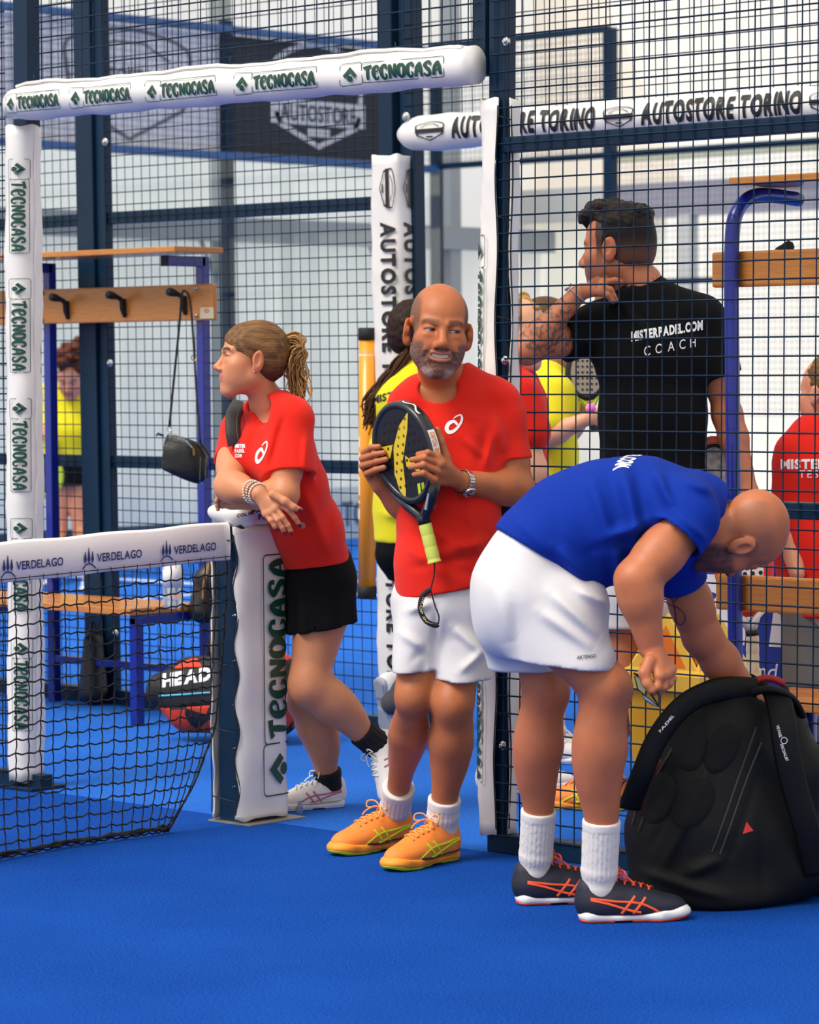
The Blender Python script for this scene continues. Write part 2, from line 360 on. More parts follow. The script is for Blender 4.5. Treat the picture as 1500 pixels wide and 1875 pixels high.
# ================================================================ SETTING
def turf(name, a, b, sc):
    m = bpy.data.materials.new(name); m.use_nodes = True; nt = m.node_tree; N = nt.nodes; L = nt.links; bs = N['Principled BSDF']; bs.inputs['Roughness'].default_value = .95; bs.inputs['Specular IOR Level'].default_value = .04
    tc = N.new('ShaderNodeTexCoord'); n1 = N.new('ShaderNodeTexNoise'); n1.inputs['Scale'].default_value = 170; n1.inputs['Detail'].default_value = 4; n1.inputs['Roughness'].default_value = .75; L.new(tc.outputs['Object'], n1.inputs['Vector'])
    n2 = N.new('ShaderNodeTexNoise'); n2.inputs['Scale'].default_value = 1.7; n2.inputs['Detail'].default_value = 4; L.new(tc.outputs['Object'], n2.inputs['Vector'])
    ad = N.new('ShaderNodeMath'); ad.operation = 'MULTIPLY_ADD'; ad.inputs[1].default_value = .16; L.new(n2.outputs['Fac'], ad.inputs[0]); L.new(n1.outputs['Fac'], ad.inputs[2])
    cr = N.new('ShaderNodeValToRGB'); cr.color_ramp.elements[0].position = .40; cr.color_ramp.elements[1].position = .74; cr.color_ramp.elements[0].color = (*a, 1); cr.color_ramp.elements[1].color = (*b, 1)
    L.new(ad.outputs[0], cr.inputs[0]); vo = N.new('ShaderNodeTexVoronoi'); vo.inputs['Scale'].default_value = 26; L.new(tc.outputs['Object'], vo.inputs['Vector'])
    lt = N.new('ShaderNodeMath'); lt.operation = 'LESS_THAN'; lt.inputs[1].default_value = .035; L.new(vo.outputs['Distance'], lt.inputs[0])
    mx = N.new('ShaderNodeMix'); mx.data_type = 'RGBA'; L.new(lt.outputs[0], mx.inputs[0]); L.new(cr.outputs[0], mx.inputs[6]); mx.inputs[7].default_value = (*rgb(150, 160, 190), 1)
    ml = N.new('ShaderNodeMath'); ml.operation = 'MULTIPLY'; ml.inputs[1].default_value = .4; L.new(lt.outputs[0], ml.inputs[0]); L.new(ml.outputs[0], mx.inputs[0])
    L.new(mx.outputs[2], bs.inputs['Base Color'])
    bp = N.new('ShaderNodeBump'); bp.inputs['Strength'].default_value = .7; bp.inputs['Distance'].default_value = .006; L.new(n1.outputs['Fac'], bp.inputs['Height']); L.new(bp.outputs[0], bs.inputs['Normal'])
    return m
M_turf = turf('court turf', rgb(2, 36, 112), rgb(30, 92, 190), 1)
M_turf2 = turf('corridor turf', rgb(16, 70, 168), rgb(58, 128, 226), 1)
M_steel = mat('dark blue steel', rgb(3, 36, 60), .42, .0, spec=.25, var=.15, vscale=6)
M_wire = mat('dark coated wire', rgb(6, 34, 54), .5, spec=.2)
M_vinyl = mat('white vinyl', rgb(226, 222, 216), .38, bump=.15, bscale=14, var=.04, vscale=10)
M_lace = mat('black cord', rgb(16, 16, 18), .7)
M_green = mat('dark green print', rgb(8, 66, 52), .4)
M_black = mat('black print', rgb(18, 18, 22), .4)
M_white = mat('white print', rgb(240, 240, 240), .5)
M_navy = mat('navy print', rgb(28, 44, 110), .5)
M_chrome = mat('zinc bolt', rgb(200, 200, 196), .25, 1.)
M_bluep = mat('blue powder coat', rgb(8, 28, 130), .3, coat=.3)
M_wood = mat('varnished beech', rgb(192, 120, 46), .4, var=.22, vscale=6, stretch=(3, 60, 60), coat=.2)
M_glass = bpy.data.materials.new('court glass'); M_glass.use_nodes = True
_n = M_glass.node_tree; _n.nodes.remove(_n.nodes['Principled BSDF']); _t = _n.nodes.new('ShaderNodeBsdfTransparent'); _t.inputs[0].default_value = (.96, .99, .98, 1); _g = _n.nodes.new('ShaderNodeBsdfGlossy'); _g.inputs['Roughness'].default_value = .03; _f = _n.nodes.new('ShaderNodeFresnel'); _f.inputs[0].default_value = 1.3; _x = _n.nodes.new('ShaderNodeMixShader')
_n.links.new(_f.outputs[0], _x.inputs[0]); _n.links.new(_t.outputs[0], _x.inputs[1]); _n.links.new(_g.outputs[0], _x.inputs[2]); _n.links.new(_x.outputs[0], _n.nodes['Material Output'].inputs[0])
def st(name, VF, m, smooth=False): return tag(obj(name, VF, m, None, smooth), kind='structure')
def slab(x0, x1, y0, y1, z1=0., z0=-.06): return box((x0, y0, z0), (x1, y1, z1))
st('floor', slab(-16, 9, -9, 0), M_turf)
st('floor', slab(-16, 9, 0, 16), M_turf2)
for lo, hi in (((-10, 6.88), (8, 6.93)), ((-6.98, 1.95), (-6.93, 11.85))):
    st('trim_1', box((lo[0], lo[1], 0), (hi[0], hi[1], .004)), mat('line paint', rgb(225, 235, 250), .8))
LEAN1, LEAN2 = .011, -.011
def sheared(VF, k): V = np.array(VF[0], float); V[:, 0] += k*(V[:, 2]-1.3); return V, VF[1]
def wires(x0, x1, z0, z1, Y, r, xs0, zs0, axis=0, vis=(0, 1)):
    parts = []
    def bar(a, b): 
        V, F = tube([a, b], r, 4, caps=False); parts.append((V, F))
    P = lambda s, z, dy: (s, Y+dy, z) if axis == 0 else (Y+dy, s, z)
    k = math.ceil((x0-xs0)/.05)
    while xs0+k*.05 <= x1: bar(P(xs0+k*.05, z0, 0), P(xs0+k*.05, z1, 0)); k += 1
    k = math.ceil((z0-zs0)/.05)
    while zs0+k*.05 <= z1: bar(P(x0, zs0+k*.05, -r*1.6), P(x1, zs0+k*.05, -r*1.6)); k += 1
    return join(parts)
def bolt(parent, p, n, r=.014):
    obj('bolt', join([lathe(p, n, [(0, r), (.004, r), (.006, r*.8)], 14), lathe(np.asarray(p)+unit(n)*.005, n, [(0, r*.5), (.008, r*.5), (.009, r*.35)], 6)]), M_chrome, parent, True)
# ---- near fence, right-hand panel with its rails; the wires carry the 50 mm grid that fixed the camera
fp = thing('wire_fence', 'wire mesh court fence panel right of the gate, in front of the black shirt', 'fence', (1.05, 0, 0))
tag(obj('wire_mesh', sheared(wires(.97, 3.2, .04, 3.6, 0, .0024, 1.0863, .0018), LEAN1), M_wire, fp), kind='stuff')
for z in (2.0, 1.0): obj('rail', sheared(box((1.0, .006, z-.022), (3.2, .046, z+.022), .004), LEAN1), M_steel, fp)
obj('base_rail', box((.95, .0, .0), (3.2, .05, .055), .004), M_steel, fp)
obj('floor_strip', box((1.05, .056, 0), (3.2, .09, .045), .003), mat('white strip', rgb(228, 228, 226), .6), fp)
ft = thing('wire_fence', 'wire mesh panel above the gate opening, behind the long green-lettered padded beam', 'fence', (0, 0, 2.3))
tag(obj('wire_mesh', sheared(wires(-.99, .93, 2.2, 3.6, 0, .0024, .0363, .0018), LEAN1), M_wire, ft), kind='stuff')
obj('beam', sheared(box((-1.0, .006, 2.2), (.95, .05, 2.25), .004), LEAN1), M_steel, ft)
obj('frame_upright', sheared(box((.895, .006, 2.2), (.945, .05, 3.6), .004), LEAN1), M_steel, ft)
fl = thing('wire_fence', 'wire mesh court fence panel left of the gate, cut by the photo edge', 'fence', (-1.3, 0, 0))
tag(obj('wire_mesh', sheared(wires(-1.6, -1.145, .04, 3.6, 0, .0024, -1.0137, .0018), LEAN1), M_wire, fl), kind='stuff')
obj('base_rail', box((-1.6, 0, 0), (-1.0, .05, .05), .004), M_steel, fl)
pr = thing('fence_post', 'dark blue steel gate post beside the man in orange shoes', 'post', (1.0, .035, 0))
obj('post', sheared(box((.956, .008, 0), (1.016, .058, 3.6), .006), LEAN1), M_steel, pr)
for q in ((928, 76), (926, 660), (922, 1365)): bolt(pr, onY(*q, .004), (0, -1, 0))
pl = thing('fence_post', 'dark blue steel gate post at the left photo edge, white padded below', 'post', (-1.03, .035, 0))
obj('post', sheared(box((-1.115, .006, 0), (-1.04, .06, 3.6), .006), LEAN1), M_steel, pl)
obj('foot_plate', box((-1.16, -.05, 0), (-.99, .10, .012), .003), M_steel, pl)
# ---- padded sleeves round the posts
def section(cx, cy, a, b, n=4.5, gap0=None, gap1=None, k=64, wob=0):
    """rounded-box outline as points, from angle gap1 round to gap0 (degrees, 0 = +X, anticlockwise seen from above)."""
    t0, t1 = (0, 360) if gap0 is None else (gap1, gap0+360)
    T = np.radians(np.linspace(t0, t1, k)); c, s = np.cos(T), np.sin(T)
    return np.stack([cx+a*np.sign(c)*np.abs(c)**(2/n), cy+b*np.sign(s)*np.abs(s)**(2/n)], 1)
def arc_of(S):
    d = np.r_[0, np.cumsum(np.linalg.norm(np.diff(S, axis=0), axis=1))]
    return d
def sleeve_fn(S, lean=0, off=0.):
    d = arc_of(S); c = S.mean(0)
    def fn(s, z):
        x, y = np.interp(s, d, S[:, 0]), np.interp(s, d, S[:, 1]); o = unit(np.array([x, y])-c); return np.array([x+o[0]*off+lean*(z-1.3), y+o[1]*off, z])
    return fn, d[-1]
def sleeve(S, z0, z1, m, parent, lean=0, th=.006, seed=1, scallop=0., nz=60, name='sleeve'):
    rs = np.random.RandomState(seed); k = len(S); c = S.mean(0); V, F = [], []; zz = np.linspace(z0, z1, nz); ph = rs.uniform(0, 6, 6)
    o = (S-c)/np.linalg.norm(S-c, axis=1)[:, None]; d = arc_of(S); edge = np.minimum(d, d[-1]-d)
    for lay_ in (0, th):
        for z in zz:
            w = .0025*np.sin(9*z+ph[0]+np.arange(k)*.2)+.002*np.sin(23*z+ph[1]-np.arange(k)*.13)+.0012*np.sin(61*z+np.arange(k)*.5)
            pull = scallop*np.exp(-edge/.02)*(np.cos((z-z0)/(z1-z0)*2*math.pi*5)*.5-.2)
            tg = np.gradient(S, axis=0); tg /= np.linalg.norm(tg, axis=1)[:, None]; sg = np.where(d < d[-1]/2, -1, 1)[:, None]
            P = S+o*(w-lay_)[:, None]+tg*sg*pull[:, None]; V.append(np.c_[P[:, 0]+lean*(z-1.3), P[:, 1], np.full(k, z)+.004*np.sin(np.arange(k)*.4+ph[2])*(z in (zz[0], zz[-1]))])
    V = np.concatenate(V); N = nz*k
    for i in range(nz-1):
        for j in range(k-1):
            a = i*k+j; F += [(a, a+1, a+k+1, a+k), (N+a, N+a+k, N+a+k+1, N+a+1)]
        F += [(i*k, i*k+k, N+i*k+k, N+i*k), (i*k+k-1, N+i*k+k-1, N+i*k+2*k-1, i*k+2*k-1)]
    for j in range(k-1): F += [(j, N+j, N+j+1, j+1), (N-k+j, N-k+j+1, 2*N-k+j+1, 2*N-k+j)]
    return obj(name, (V, F), m, parent, True)
def piping(S, z0, z1, parent, lean=0, scallop=0., ties=6, zt=None):
    fn, L = sleeve_fn(S, lean, .003); zs = np.linspace(z0+.01, z1-.01, 50); parts = []
    for e, sg in ((.002, -1), (L-.002, 1)):
        q = [fn(np.clip(e, 0, L), z) for z in zs]; tgv = unit(fn(L*.02, 1)-fn(0, 1))*-1 if sg < 0 else unit(fn(L, 1)-fn(L*.98, 1))
        q = [p+tgv*scallop*(math.cos((z-z0)/(z1-z0)*2*math.pi*5)*.5-.2) for p, z in zip(q, zs)]; parts.append(tube(q, .0022, 5))
    obj('piping', join(parts), M_lace, parent)
    for z in (zt if zt is not None else np.linspace(z0+.05, z1-.05, ties)):
        a, b = fn(0, z), fn(L, z+.01); obj('lace', tube([a, (a+b)/2+np.array([.004, -.006, 0]), b], .002, 5), M_lace, parent)
# left post pad, round
ctr = onY(30, 800, .02)
S = section(-1.082, .02, .054, .058, 2.4)
pd = thing('post_pad', 'white padded sleeve with green lettering round the post at the left photo edge', 'pad', (-1.082, .02, .03))
sleeve(S, .025, 2.175, M_vinyl, pd, LEAN1, seed=3)
fn, L = sleeve_fn(section(-1.082, .02, .054, .058, 2.4, 200, 201, 90), LEAN1, .0075)
(sv, sf), sw = sponsor_strip()
def pad_print(parent, fn, z_top, length, s_base, direction, m=M_green, name='lettering', VF=None, w=None, flip=False):
    """strip running down the pad; direction +1: its top edge points to larger arc."""
    k = length/w; return obj(name, lay(VF, lambda u, v: fn(s_base+direction*v*k, z_top-u*k if not flip else z_top+u*k)), m, parent)
d201 = lambda ang, cx, cy, a, b: None
def arc_at_px(fn, L, px, z):     # arc position whose projection falls on pixel column px
    ss = np.linspace(0, L, 400); P = np.array([fn(s, z) for s in ss]); c = (P-CP) @ CM; x = CX+FPX*c[:, 0]/c[:, 2]
    nrm = np.gradient(x); ok = nrm > 0 if np.sum(nrm > 0) else nrm < 0
    i = np.argmin(np.abs(x-px)+1e4*(~((c[:, 2] < np.median(c[:, 2])))));  return ss[i]
zt = [onY(40, y, -.04)[2] for y in (290, 510, 730, 950, 1170)]
sb, se = arc_at_px(fn, L, 17, 1.5), arc_at_px(fn, L, 57, 1.5)
for z in zt: 
    ln = .305; kk = ln/sw; obj('lettering', lay((sv, sf), lambda u, v: fn(sb+(se-sb)*v, z-u*kk)), M_green, pd)
# net post, its base plate, and the laced sleeve
npst = thing('net_post', 'dark blue steel net post inside the laced white sleeve', 'post', (0, 0, 0))
obj('post', box((-.060, -.088, 0), (.045, .05, .93), .006), M_steel, npst)
obj('base_plate', box((-.09, -.108, 0), (.095, .13, .005), .001), mat('worn steel', rgb(150, 148, 138), .5, .6, var=.2), npst)
for q in ((548, 1490),): obj('anchor_bolt', join([cyl(onZ(*q), onZ(*q)+[0, 0, .025], .012, 6), cyl(onZ(*q), onZ(*q)+[0, 0, .04], .006, 8)]), M_chrome, npst)
for k, y in enumerate((985, 1050, 1127, 1210, 1290, 1370, 1440)):
    bolt(npst, onY(432, y, -.0855), (0, -1, 0), .006 if k == 2 else .0025)
GA, GB = 236, 292
S = section(-.012, -.005, .074, .108, 5, GA, GB, 80)
npad = thing('post_pad', 'laced white sleeve with large green lettering that the woman leans on', 'pad', (0, 0, .02))
sleeve(S, .012, .9, M_vinyl, npad, 0, seed=5, scallop=.016); piping(S, .02, .89, npad, 0, .016, zt=[.07, .28, .48, .67, .86])
fn, L = sleeve_fn(S, 0, .0075)
s0 = arc_at_px(fn, L, 482, .5); k = .735/sw; zb = onX(505, 1455, .06)[2]
obj('lettering', lay((sv, sf), lambda u, v: fn(s0+(1-v)*.115, zb+u*k)), M_green, npad)
# ---- padded beam over the gate
def roll(P, r, n=20, seed=0, wob=.004):
    """bulging cloth roll along polyline P -> (verts, faces) and a laying function (u along, angle)."""
    rs = np.random.RandomState(seed); P = np.asarray(P, float); m = len(P); t = unit(P[-1]-P[0]); u = unit(np.cross(t, (0, 0, 1))); v = np.cross(u, t); ph = rs.uniform(0, 6, 4)
    d = np.r_[0, np.cumsum(np.linalg.norm(np.diff(P, axis=0), axis=1))]
    def fn(s, a, off=0.):
        c = np.array([np.interp(s, d, P[:, i]) for i in range(3)]); rr = np.interp(s, d, r)+off+wob*(.6*math.sin(17*s+ph[0]+2*a)+.4*math.sin(41*s+ph[1]-a))
        return c+rr*(u*math.cos(a)+v*math.sin(a)*1.05)
    V = [fn(s, 2*math.pi*j/n) for s in d for j in range(n)]; F = [(i*n+j, i*n+(j+1) % n, (i+1)*n+(j+1) % n, (i+1)*n+j) for i in range(m-1) for j in range(n)]
    F += [tuple(range(n))[::-1], tuple((m-1)*n+j for j in range(n))]
    return (np.array(V), F), fn, d[-1]
A, Bp = onY(26, 190, -.035), onY(872, 118, -.035)
P = np.linspace(A, Bp, 60); r = np.full(60, .054); r[:2] = .048; r[-2:] = .05
(VF, fn, L) = roll(P, r, 24, 2)
bpad = thing('beam_pad', 'long white padded roll with green lettering over the gate opening', 'pad', A)
obj('roll', VF, M_vinyl, bpad, True)
tt = unit(Bp-A); uu = unit(np.cross(tt, (0, 0, 1)))
sgn = 1 if fn(0, 0)[1] < A[1] else -1     # side that faces the court
for x0, x1 in ((33, 160), (183, 312), (340, 475), (508, 650), (686, 843)):
    a0, a1 = [np.interp(px, [26, 872], [0, 1]) for px in (x0, x1)]; a0, a1 = [(lambda q: (q*(1-.12*(1-q))))(a)*L for a in (a0, a1)]
    kk = (a1-a0)/sw
    obj('lettering', lay((sv, sf), lambda u, v: fn(a0+u*kk, (math.pi if sgn < 0 else 0)+sgn*(-.62+v*1.12)*(1 if sgn > 0 else 1), .0035)), M_green, bpad)
ridge = [fn(s, math.pi/2+(.5 if sgn < 0 else -.5))+np.array([0, -.0, .006+.004*math.sin(s*9)]) for s in np.linspace(.04, L-.03, 40)]
obj('seam', tube(ridge, .006, 5), M_vinyl, bpad)
for s in np.linspace(.1, L-.08, 9): q = fn(s, math.pi/2); obj('cable_tie', tube([q+[0, 0, -.005], q+[.003, -.004, .016], q+[-.006, .004, .028]], .0018, 4), M_lace, bpad)
# right post pad
S = section(.977, .034, .050, .046, 3, 296, 352, 80)
rp = thing('post_pad', 'white laced sleeve on the gate post behind the man in the red shirt', 'pad', (1.0, .03, .06))
sleeve(S, .05, 2.13, M_vinyl, rp, LEAN1, seed=7, scallop=.008); piping(S, .06, 2.12, rp, LEAN1, .008, ties=8)
fn, L = sleeve_fn(S, LEAN1, .0075)
s0 = arc_at_px(fn, L, 887, 1.3)
for zt_ in (1.75, 1.2, .62): obj('lettering', lay((sv, sf), lambda u, v: fn(s0+(v-1)*.06, zt_-u*.42/sw)), M_green, rp)
# ---- net
net = thing('court_net', 'black court net with a white lettered band fixed to the net post', 'net', (0, -.6, 0))
y0, y1 = -.075, -1.55
ztop = lambda y: .918-.022*(-(y)-.1)/.9
zbot = lambda y: .012
def xs(y, z): return .012*math.sin(y*5)*(1-z)+.02*math.sin(z*3)*0
# the mesh hangs free of the post below the band: its edge bows away from it
def edge(z): t = np.clip((.78-z)/.78, 0, 1); return -.105-.035*t-.09*t**2-.16*t**6
parts = []; nz_, ny_ = 20, 34; rs = np.random.RandomState(4)
G = {}
for i in range(nz_):
    t = i/(nz_-1); z = max(ztop(0)-.112-(ztop(0)-.122)*t, .012)
    for j in range(ny_):
        y = -.105-j*.046+(edge(z)-edge(.8))*math.exp(-j/3.2)-.012*math.sin(j*.35)*t*t; z2 = z+(ztop(y)-ztop(0))*(1-t)+rs.normal()*.0015-.004*(j % 2)
        G[i, j] = np.array([.012*math.sin(3*y+5*z)*t+.01*math.sin(11*y)*t*t+rs.normal()*.001, y+rs.normal()*.0014, max(z2, .008)])
for i in range(nz_):
    for j in range(ny_):
        if i < nz_-1:
            a, b = G[i, j], G[i+1, j]; parts.append(tube([a, (a+b)/2+[0, .003, 0], b], .0025, 4, caps=False))
        if j < ny_-1 and i > 0:
            a, b = G[i, j], G[i, j+1]; parts.append(tube([a, (a+b)/2+[0, 0, -.005], b], .0025, 4, caps=False))
tag(obj('net_mesh', join(parts), M_lace, net), kind='stuff')
hem = []
for q in range(5):
    pts = [G[nz_-1, j]+np.array([rs.normal()*.006, rs.normal()*.004, .004+abs(rs.normal())*.005]) for j in range(ny_)]; hem.append(tube(spline(pts, 3), .004, 5))
side = [G[i, 0]+np.array([rs.normal()*.002, rs.normal()*.003, 0]) for i in range(nz_)]; hem.append(tube(spline(side, 3), .003, 5))
obj('hem_rope', join(hem), M_lace, net)
bt = lambda y: ztop(y)
V, F = [], []; ys = np.linspace(-.1, y1, 50)
prof = [(.0, -.116), (-.010, -.112), (-.012, -.06), (-.010, -.008), (0, 0), (.010, -.008), (.012, -.06), (.010, -.112)]
for y in ys:
    for px_, pz in prof: V.append((px_*1.0+.002*math.sin(y*31+pz*20)-(.0), y, bt(y)+pz+.002*math.sin(y*19)))
n = len(prof); F = [(i*n+j, i*n+(j+1) % n, (i+1)*n+(j+1) % n, (i+1)*n+j) for i in range(len(ys)-1) for j in range(n)]+[tuple(range(n)), tuple((len(ys)-1)*n+j for j in range(n))[::-1]]
obj('band', (V, F), mat('net band cloth', rgb(238, 232, 228), .7, bump=.2, bscale=60), net, True)
tree = lambda x, h: (np.array([(x-.012, .2), (x-.095, .40), (x-.02, h), (x+.02, h), (x+.095, .40), (x+.012, .2)]), [(0, 1, 2, 3, 4, 5)])
icon = join2([tree(.2, .8), tree(.45, 1.), tree(.7, .8), ribbon(spline([(0, -.06, 0), (.22, .13, 0), (.45, .19, 0), (.68, .13, 0), (.92, -.06, 0)], 5)[:, :2], .07)])
tv, tf = text2d('VERDELAGO', .018); tw = tv[:, 0].max()
word = join2([icon, move2((tv, tf), .42*.92, .42, 1.0, .24)]); ww = 1.0+tw*.42*.92
for xa, xb, ya, yb in ((0, 114, 1001, 1032), (149, 258, 986, 1017), (292, 394, 971, 1003)):
    pa, pb = onX(xa, (ya+yb)/2, .013), onX(xb, (ya+yb)/2-10, .013); L_ = abs(pb[1]-pa[1]); k = L_/ww
    obj('lettering', lay(word, lambda u, v: np.array([.0172, pa[1]+u*k, bt(pa[1]+u*k)-.095+v*k*1.05])), M_navy, net)
obj('band_seam', join([tube([(.0125, y, bt(y)-.105) for y in ys], .0012, 4)]), M_lace, net)
for k, y in enumerate(np.linspace(-.12, -1.5, 28)): obj('band_stitch', tube([(.012, y, bt(y)-.10), (.013, y, bt(y)-.124)], .0012, 4), M_lace, net)
# cap cloth on the net post
S = Field(); c = np.array([-.012, -.005, .948]); S.ecap(c+[0, -.07, -.004], c+[0, .07, .006], (.088, .034), (.088, .036), (1, 0, 0), k=.02).ecap(c+[0, -.05, -.03], c+[0, .06, -.03], (.080, .03), (.080, .03), (1, 0, 0), k=.02).fold(c+[.09, -.1, -.01], c+[.06, .1, .02], .012, .006).fold(c+[.0, -.12, .02], c+[.09, .02, -.02], .012, -.006).ripple(.004, 45, 3)
CAPF = S; V, F = S.mesh(.004)
cp = thing('padded_hood', 'crumpled white cloth hood on the net post under the woman\'s arms', 'cover', (0, 0, .92)); obj('cloth', (V, F), M_vinyl, cp, True)
for s_, q, h, mm in (('PADEL', (434, 942), .017, M_navy), ('PRO', (447, 953), .017, M_navy), ('COL.FIT', (405, 949), .011, M_black), ('BARCE', (470, 934), .009, M_black)):
    tv, tf = text2d(s_, .03); o_ = at(q[0], q[1], 8.4); P_ = np.array([o_+RIGHT*u*h+(-DOWN*.98)*v*h+(-DOWN)*u*h*.18 for u, v in tv]); obj('lettering', (S.drop(P_, FWD, 1.2), tf), mm, cp)
# ================================================================ second court: fence along the corridor at Y = 1.9
YF = 1.9
sh2 = lambda VF: sheared(VF, LEAN2)
f2 = thing('wire_fence', 'wire mesh fence panel of the far court behind the left bench', 'fence', (-2, YF, 0))
tag(obj('wire_mesh', sh2(wires(-4.2, -1.2, .04, 3.6, YF, .0021, -1.314, .0018)), M_wire, f2), kind='stuff')
for z in (1.0, 2.0): obj('rail', sh2(box((-4.2, YF+.004, z-.025), (-1.2, YF+.045, z+.025), .004)), M_steel, f2)
obj('base_rail', box((-4.2, YF-.03, 0), (-1.2, YF+.03, .06), .004), M_steel, f2)
f3 = thing('wire_fence', 'wire mesh panel of the far court above the black-lettered padded roll', 'fence', (0, YF, 2.3))
tag(obj('wire_mesh', sh2(wires(-1.1, 2.0, 2.25, 3.6, YF, .0021, -1.064, .0018)), M_wire, f3), kind='stuff')
obj('beam', sh2(box((-1.1, YF, 2.2), (2.0, YF+.04, 2.24), .004)), M_steel, f3)
p2 = thing('fence_post', 'tall dark blue fence post behind the left bench', 'post', (-2.83, YF, 0))
obj('post', sh2(join([box((-2.93, YF-.03, 0), (-2.83, YF+.04, 3.6), .005), box((-2.83, YF-.012, 0), (-2.775, YF+.03, 3.6), .005)])), M_steel, p2)
for q in ((193, 260), (202, 665), (212, 1160)): bolt(p2, onY(*q, YF-.014), (0, -1, 0), .017)
p3 = thing('fence_post', 'dark blue far court gate post inside the black-lettered white sleeve', 'post', (-1.14, YF, 0))
obj('post', sh2(join([box((-1.21, YF-.03, 0), (-1.14, YF+.04, 3.6), .005), box((-1.13, YF, 0), (-1.06, YF+.06, 3.6), .005)])), M_steel, p3)
bolt(p3, onY(744, 214, YF-.1), (0, -1, 0), .018)
S = section(-1.155, YF-.005, .078, .07, 4, 120, 121, 80)
ap = thing('post_pad', 'white padded sleeve with black lettering on the far court gate post', 'pad', (-1.155, YF, .2))
sleeve(S, .06, 2.17, M_vinyl, ap, LEAN2, seed=9)
fn, L = sleeve_fn(S, LEAN2, .0075)
tv, tf = text2d('AUTOSTORE TORINO', .045, .12); tw = tv[:, 0].max(); s0 = arc_at_px(fn, L, 699, 1.5); s1 = arc_at_px(fn, L, 727, 1.5); s2 = arc_at_px(fn, L, 743, 1.5)
shield = join2([ribbon([(.0, .62), (.05, .3), (.5, 0), (.95, .3), (1, .62)], .06), ribbon(spline([(.0, .62, 0), (.02, .85, 0), (.5, 1, 0), (.98, .85, 0), (1, .62, 0)], 5)[:, :2], .04), (np.array([(-.02, .4), (1.02, .4), (1.02, .62), (-.02, .62)]), [(0, 1, 2, 3)]), ribbon([(.15, .7), (.35, .85), (.65, .85), (.85, .7)], .03), (np.array([(.38, .16), (.62, .16), (.62, .24), (.38, .24)]), [(0, 1, 2, 3)])])
tsh, tsf = text2d('AUTOSTORE', .02); shw = tsh[:, 0].max()
for a, b in ((s0, s1), (s2, s2+(s1-s0))):
    for zt_, ln in ((1.92, .82), (.86, .80)):
        obj('lettering', lay((tv, tf), lambda u, v: fn(a+(b-a)*v, zt_-u*ln/tw)), M_black, ap)
    for zt_ in (2.115, 1.0): obj('emblem', lay(shield, lambda u, v: fn(a+(b-a)*v, zt_-u*.14)), M_black, ap)
# roll on the far court gate beam
A, Bp = onY(737, 247, YF-.06), onY(1560, 187, YF-.06); P = np.linspace(A, Bp, 70); r = np.full(70, .062); r[0] = .03; r[1] = .048; r[2] = .058
(VF, fn, L) = roll(P, r, 22, 5); ar = thing('beam_pad', 'white padded roll with black lettering behind the fence, above the black shirt', 'pad', A); obj('roll', VF, M_vinyl, ar, True)
sgn = 1 if fn(.5, 0)[1] < A[1]-.01 else -1
def a_px(px): 
    ss = np.linspace(0, L, 300); q = np.array([fn(s, 0) for s in ss])-CP; q = q @ CM; return float(np.interp(px, CX+FPX*q[:, 0]/q[:, 2], ss))
def roll_print(VF_, x0, x1, w, v0, v1, name, m=M_black):
    a0, a1 = a_px(x0), a_px(x1); kk = (a1-a0)/w; obj(name, lay(VF_, lambda u, v: fn(a0+u*kk, (math.pi if sgn < 0 else 0)+sgn*(v0+(v1-v0)*v), .004)), m, ar)
for x0, x1 in ((826, 1090), (1173, 1468)): roll_print((tv, tf), x0, x1, tw, -.50, .72, 'lettering')
for x0, x1 in ((762, 812), (1107, 1158), (1484, 1536)):
    roll_print(shield, x0, x1, 1., -.5, .55, 'emblem')
# ================================================================ far court: glass back wall (X = -10), side fence (Y = 11.9), marquee behind
XB = -10.
bw = thing('court_wall', 'far court back wall of glass panels in a blue steel frame with mesh above', 'court wall', (XB, 7, 0))
for k, y in enumerate(np.arange(1.9, 11.9, 2.0)):
    obj('glass_pane', box((XB-.006, y+.01, .05), (XB+.006, y+1.99, 2.96)), M_glass, bw)
for y in (1.9, 5.9, 7.62, 9.55, 11.9): obj('post', box((XB-.09, y-.04, 0), (XB-.01, y+.04, 4.0), .006), M_steel, bw)
for z in (2.98, 3.93): obj('rail', box((XB-.05, 1.9, z-.03), (XB, 11.9, z+.03), .004), mat('mid blue steel', rgb(36, 86, 140), .4), bw)
tag(obj('wire_mesh', wires(1.9, 11.9, 3.0, 3.93, XB, .0022, 1.9, 3.0, axis=1), M_wire, bw), kind='stuff')
sf2 = thing('wire_fence', 'distant blue fence of the far court sideline, seen above the black-haired head', 'fence', (-8, 11.9, 0))
for x0 in (-8.28,): obj('post', box((x0, 11.86, 0), (x0+.09, 11.94, 3.98), .006), M_steel, sf2)
obj('top_rail', box((XB, 11.88, 3.95), (-8.25, 11.92, 4.0), .004), M_steel, sf2); obj('rail', box((XB, 11.88, 2.98), (3, 11.92, 3.03), .004), M_steel, sf2); obj('rail', box((-8.2, 11.88, 2.0), (3, 11.92, 2.04), .004), M_steel, sf2)
tag(obj('wire_mesh', wires(XB, -8.25, 3.0, 3.95, 11.9, .0022, -9.98, 3.0), M_wire, sf2), kind='stuff')
tag(obj('wire_mesh', wires(-8.2, 2.0, 1.0, 3.0, 11.9, .0012, -9.98, .0), M_wire, sf2), kind='stuff')
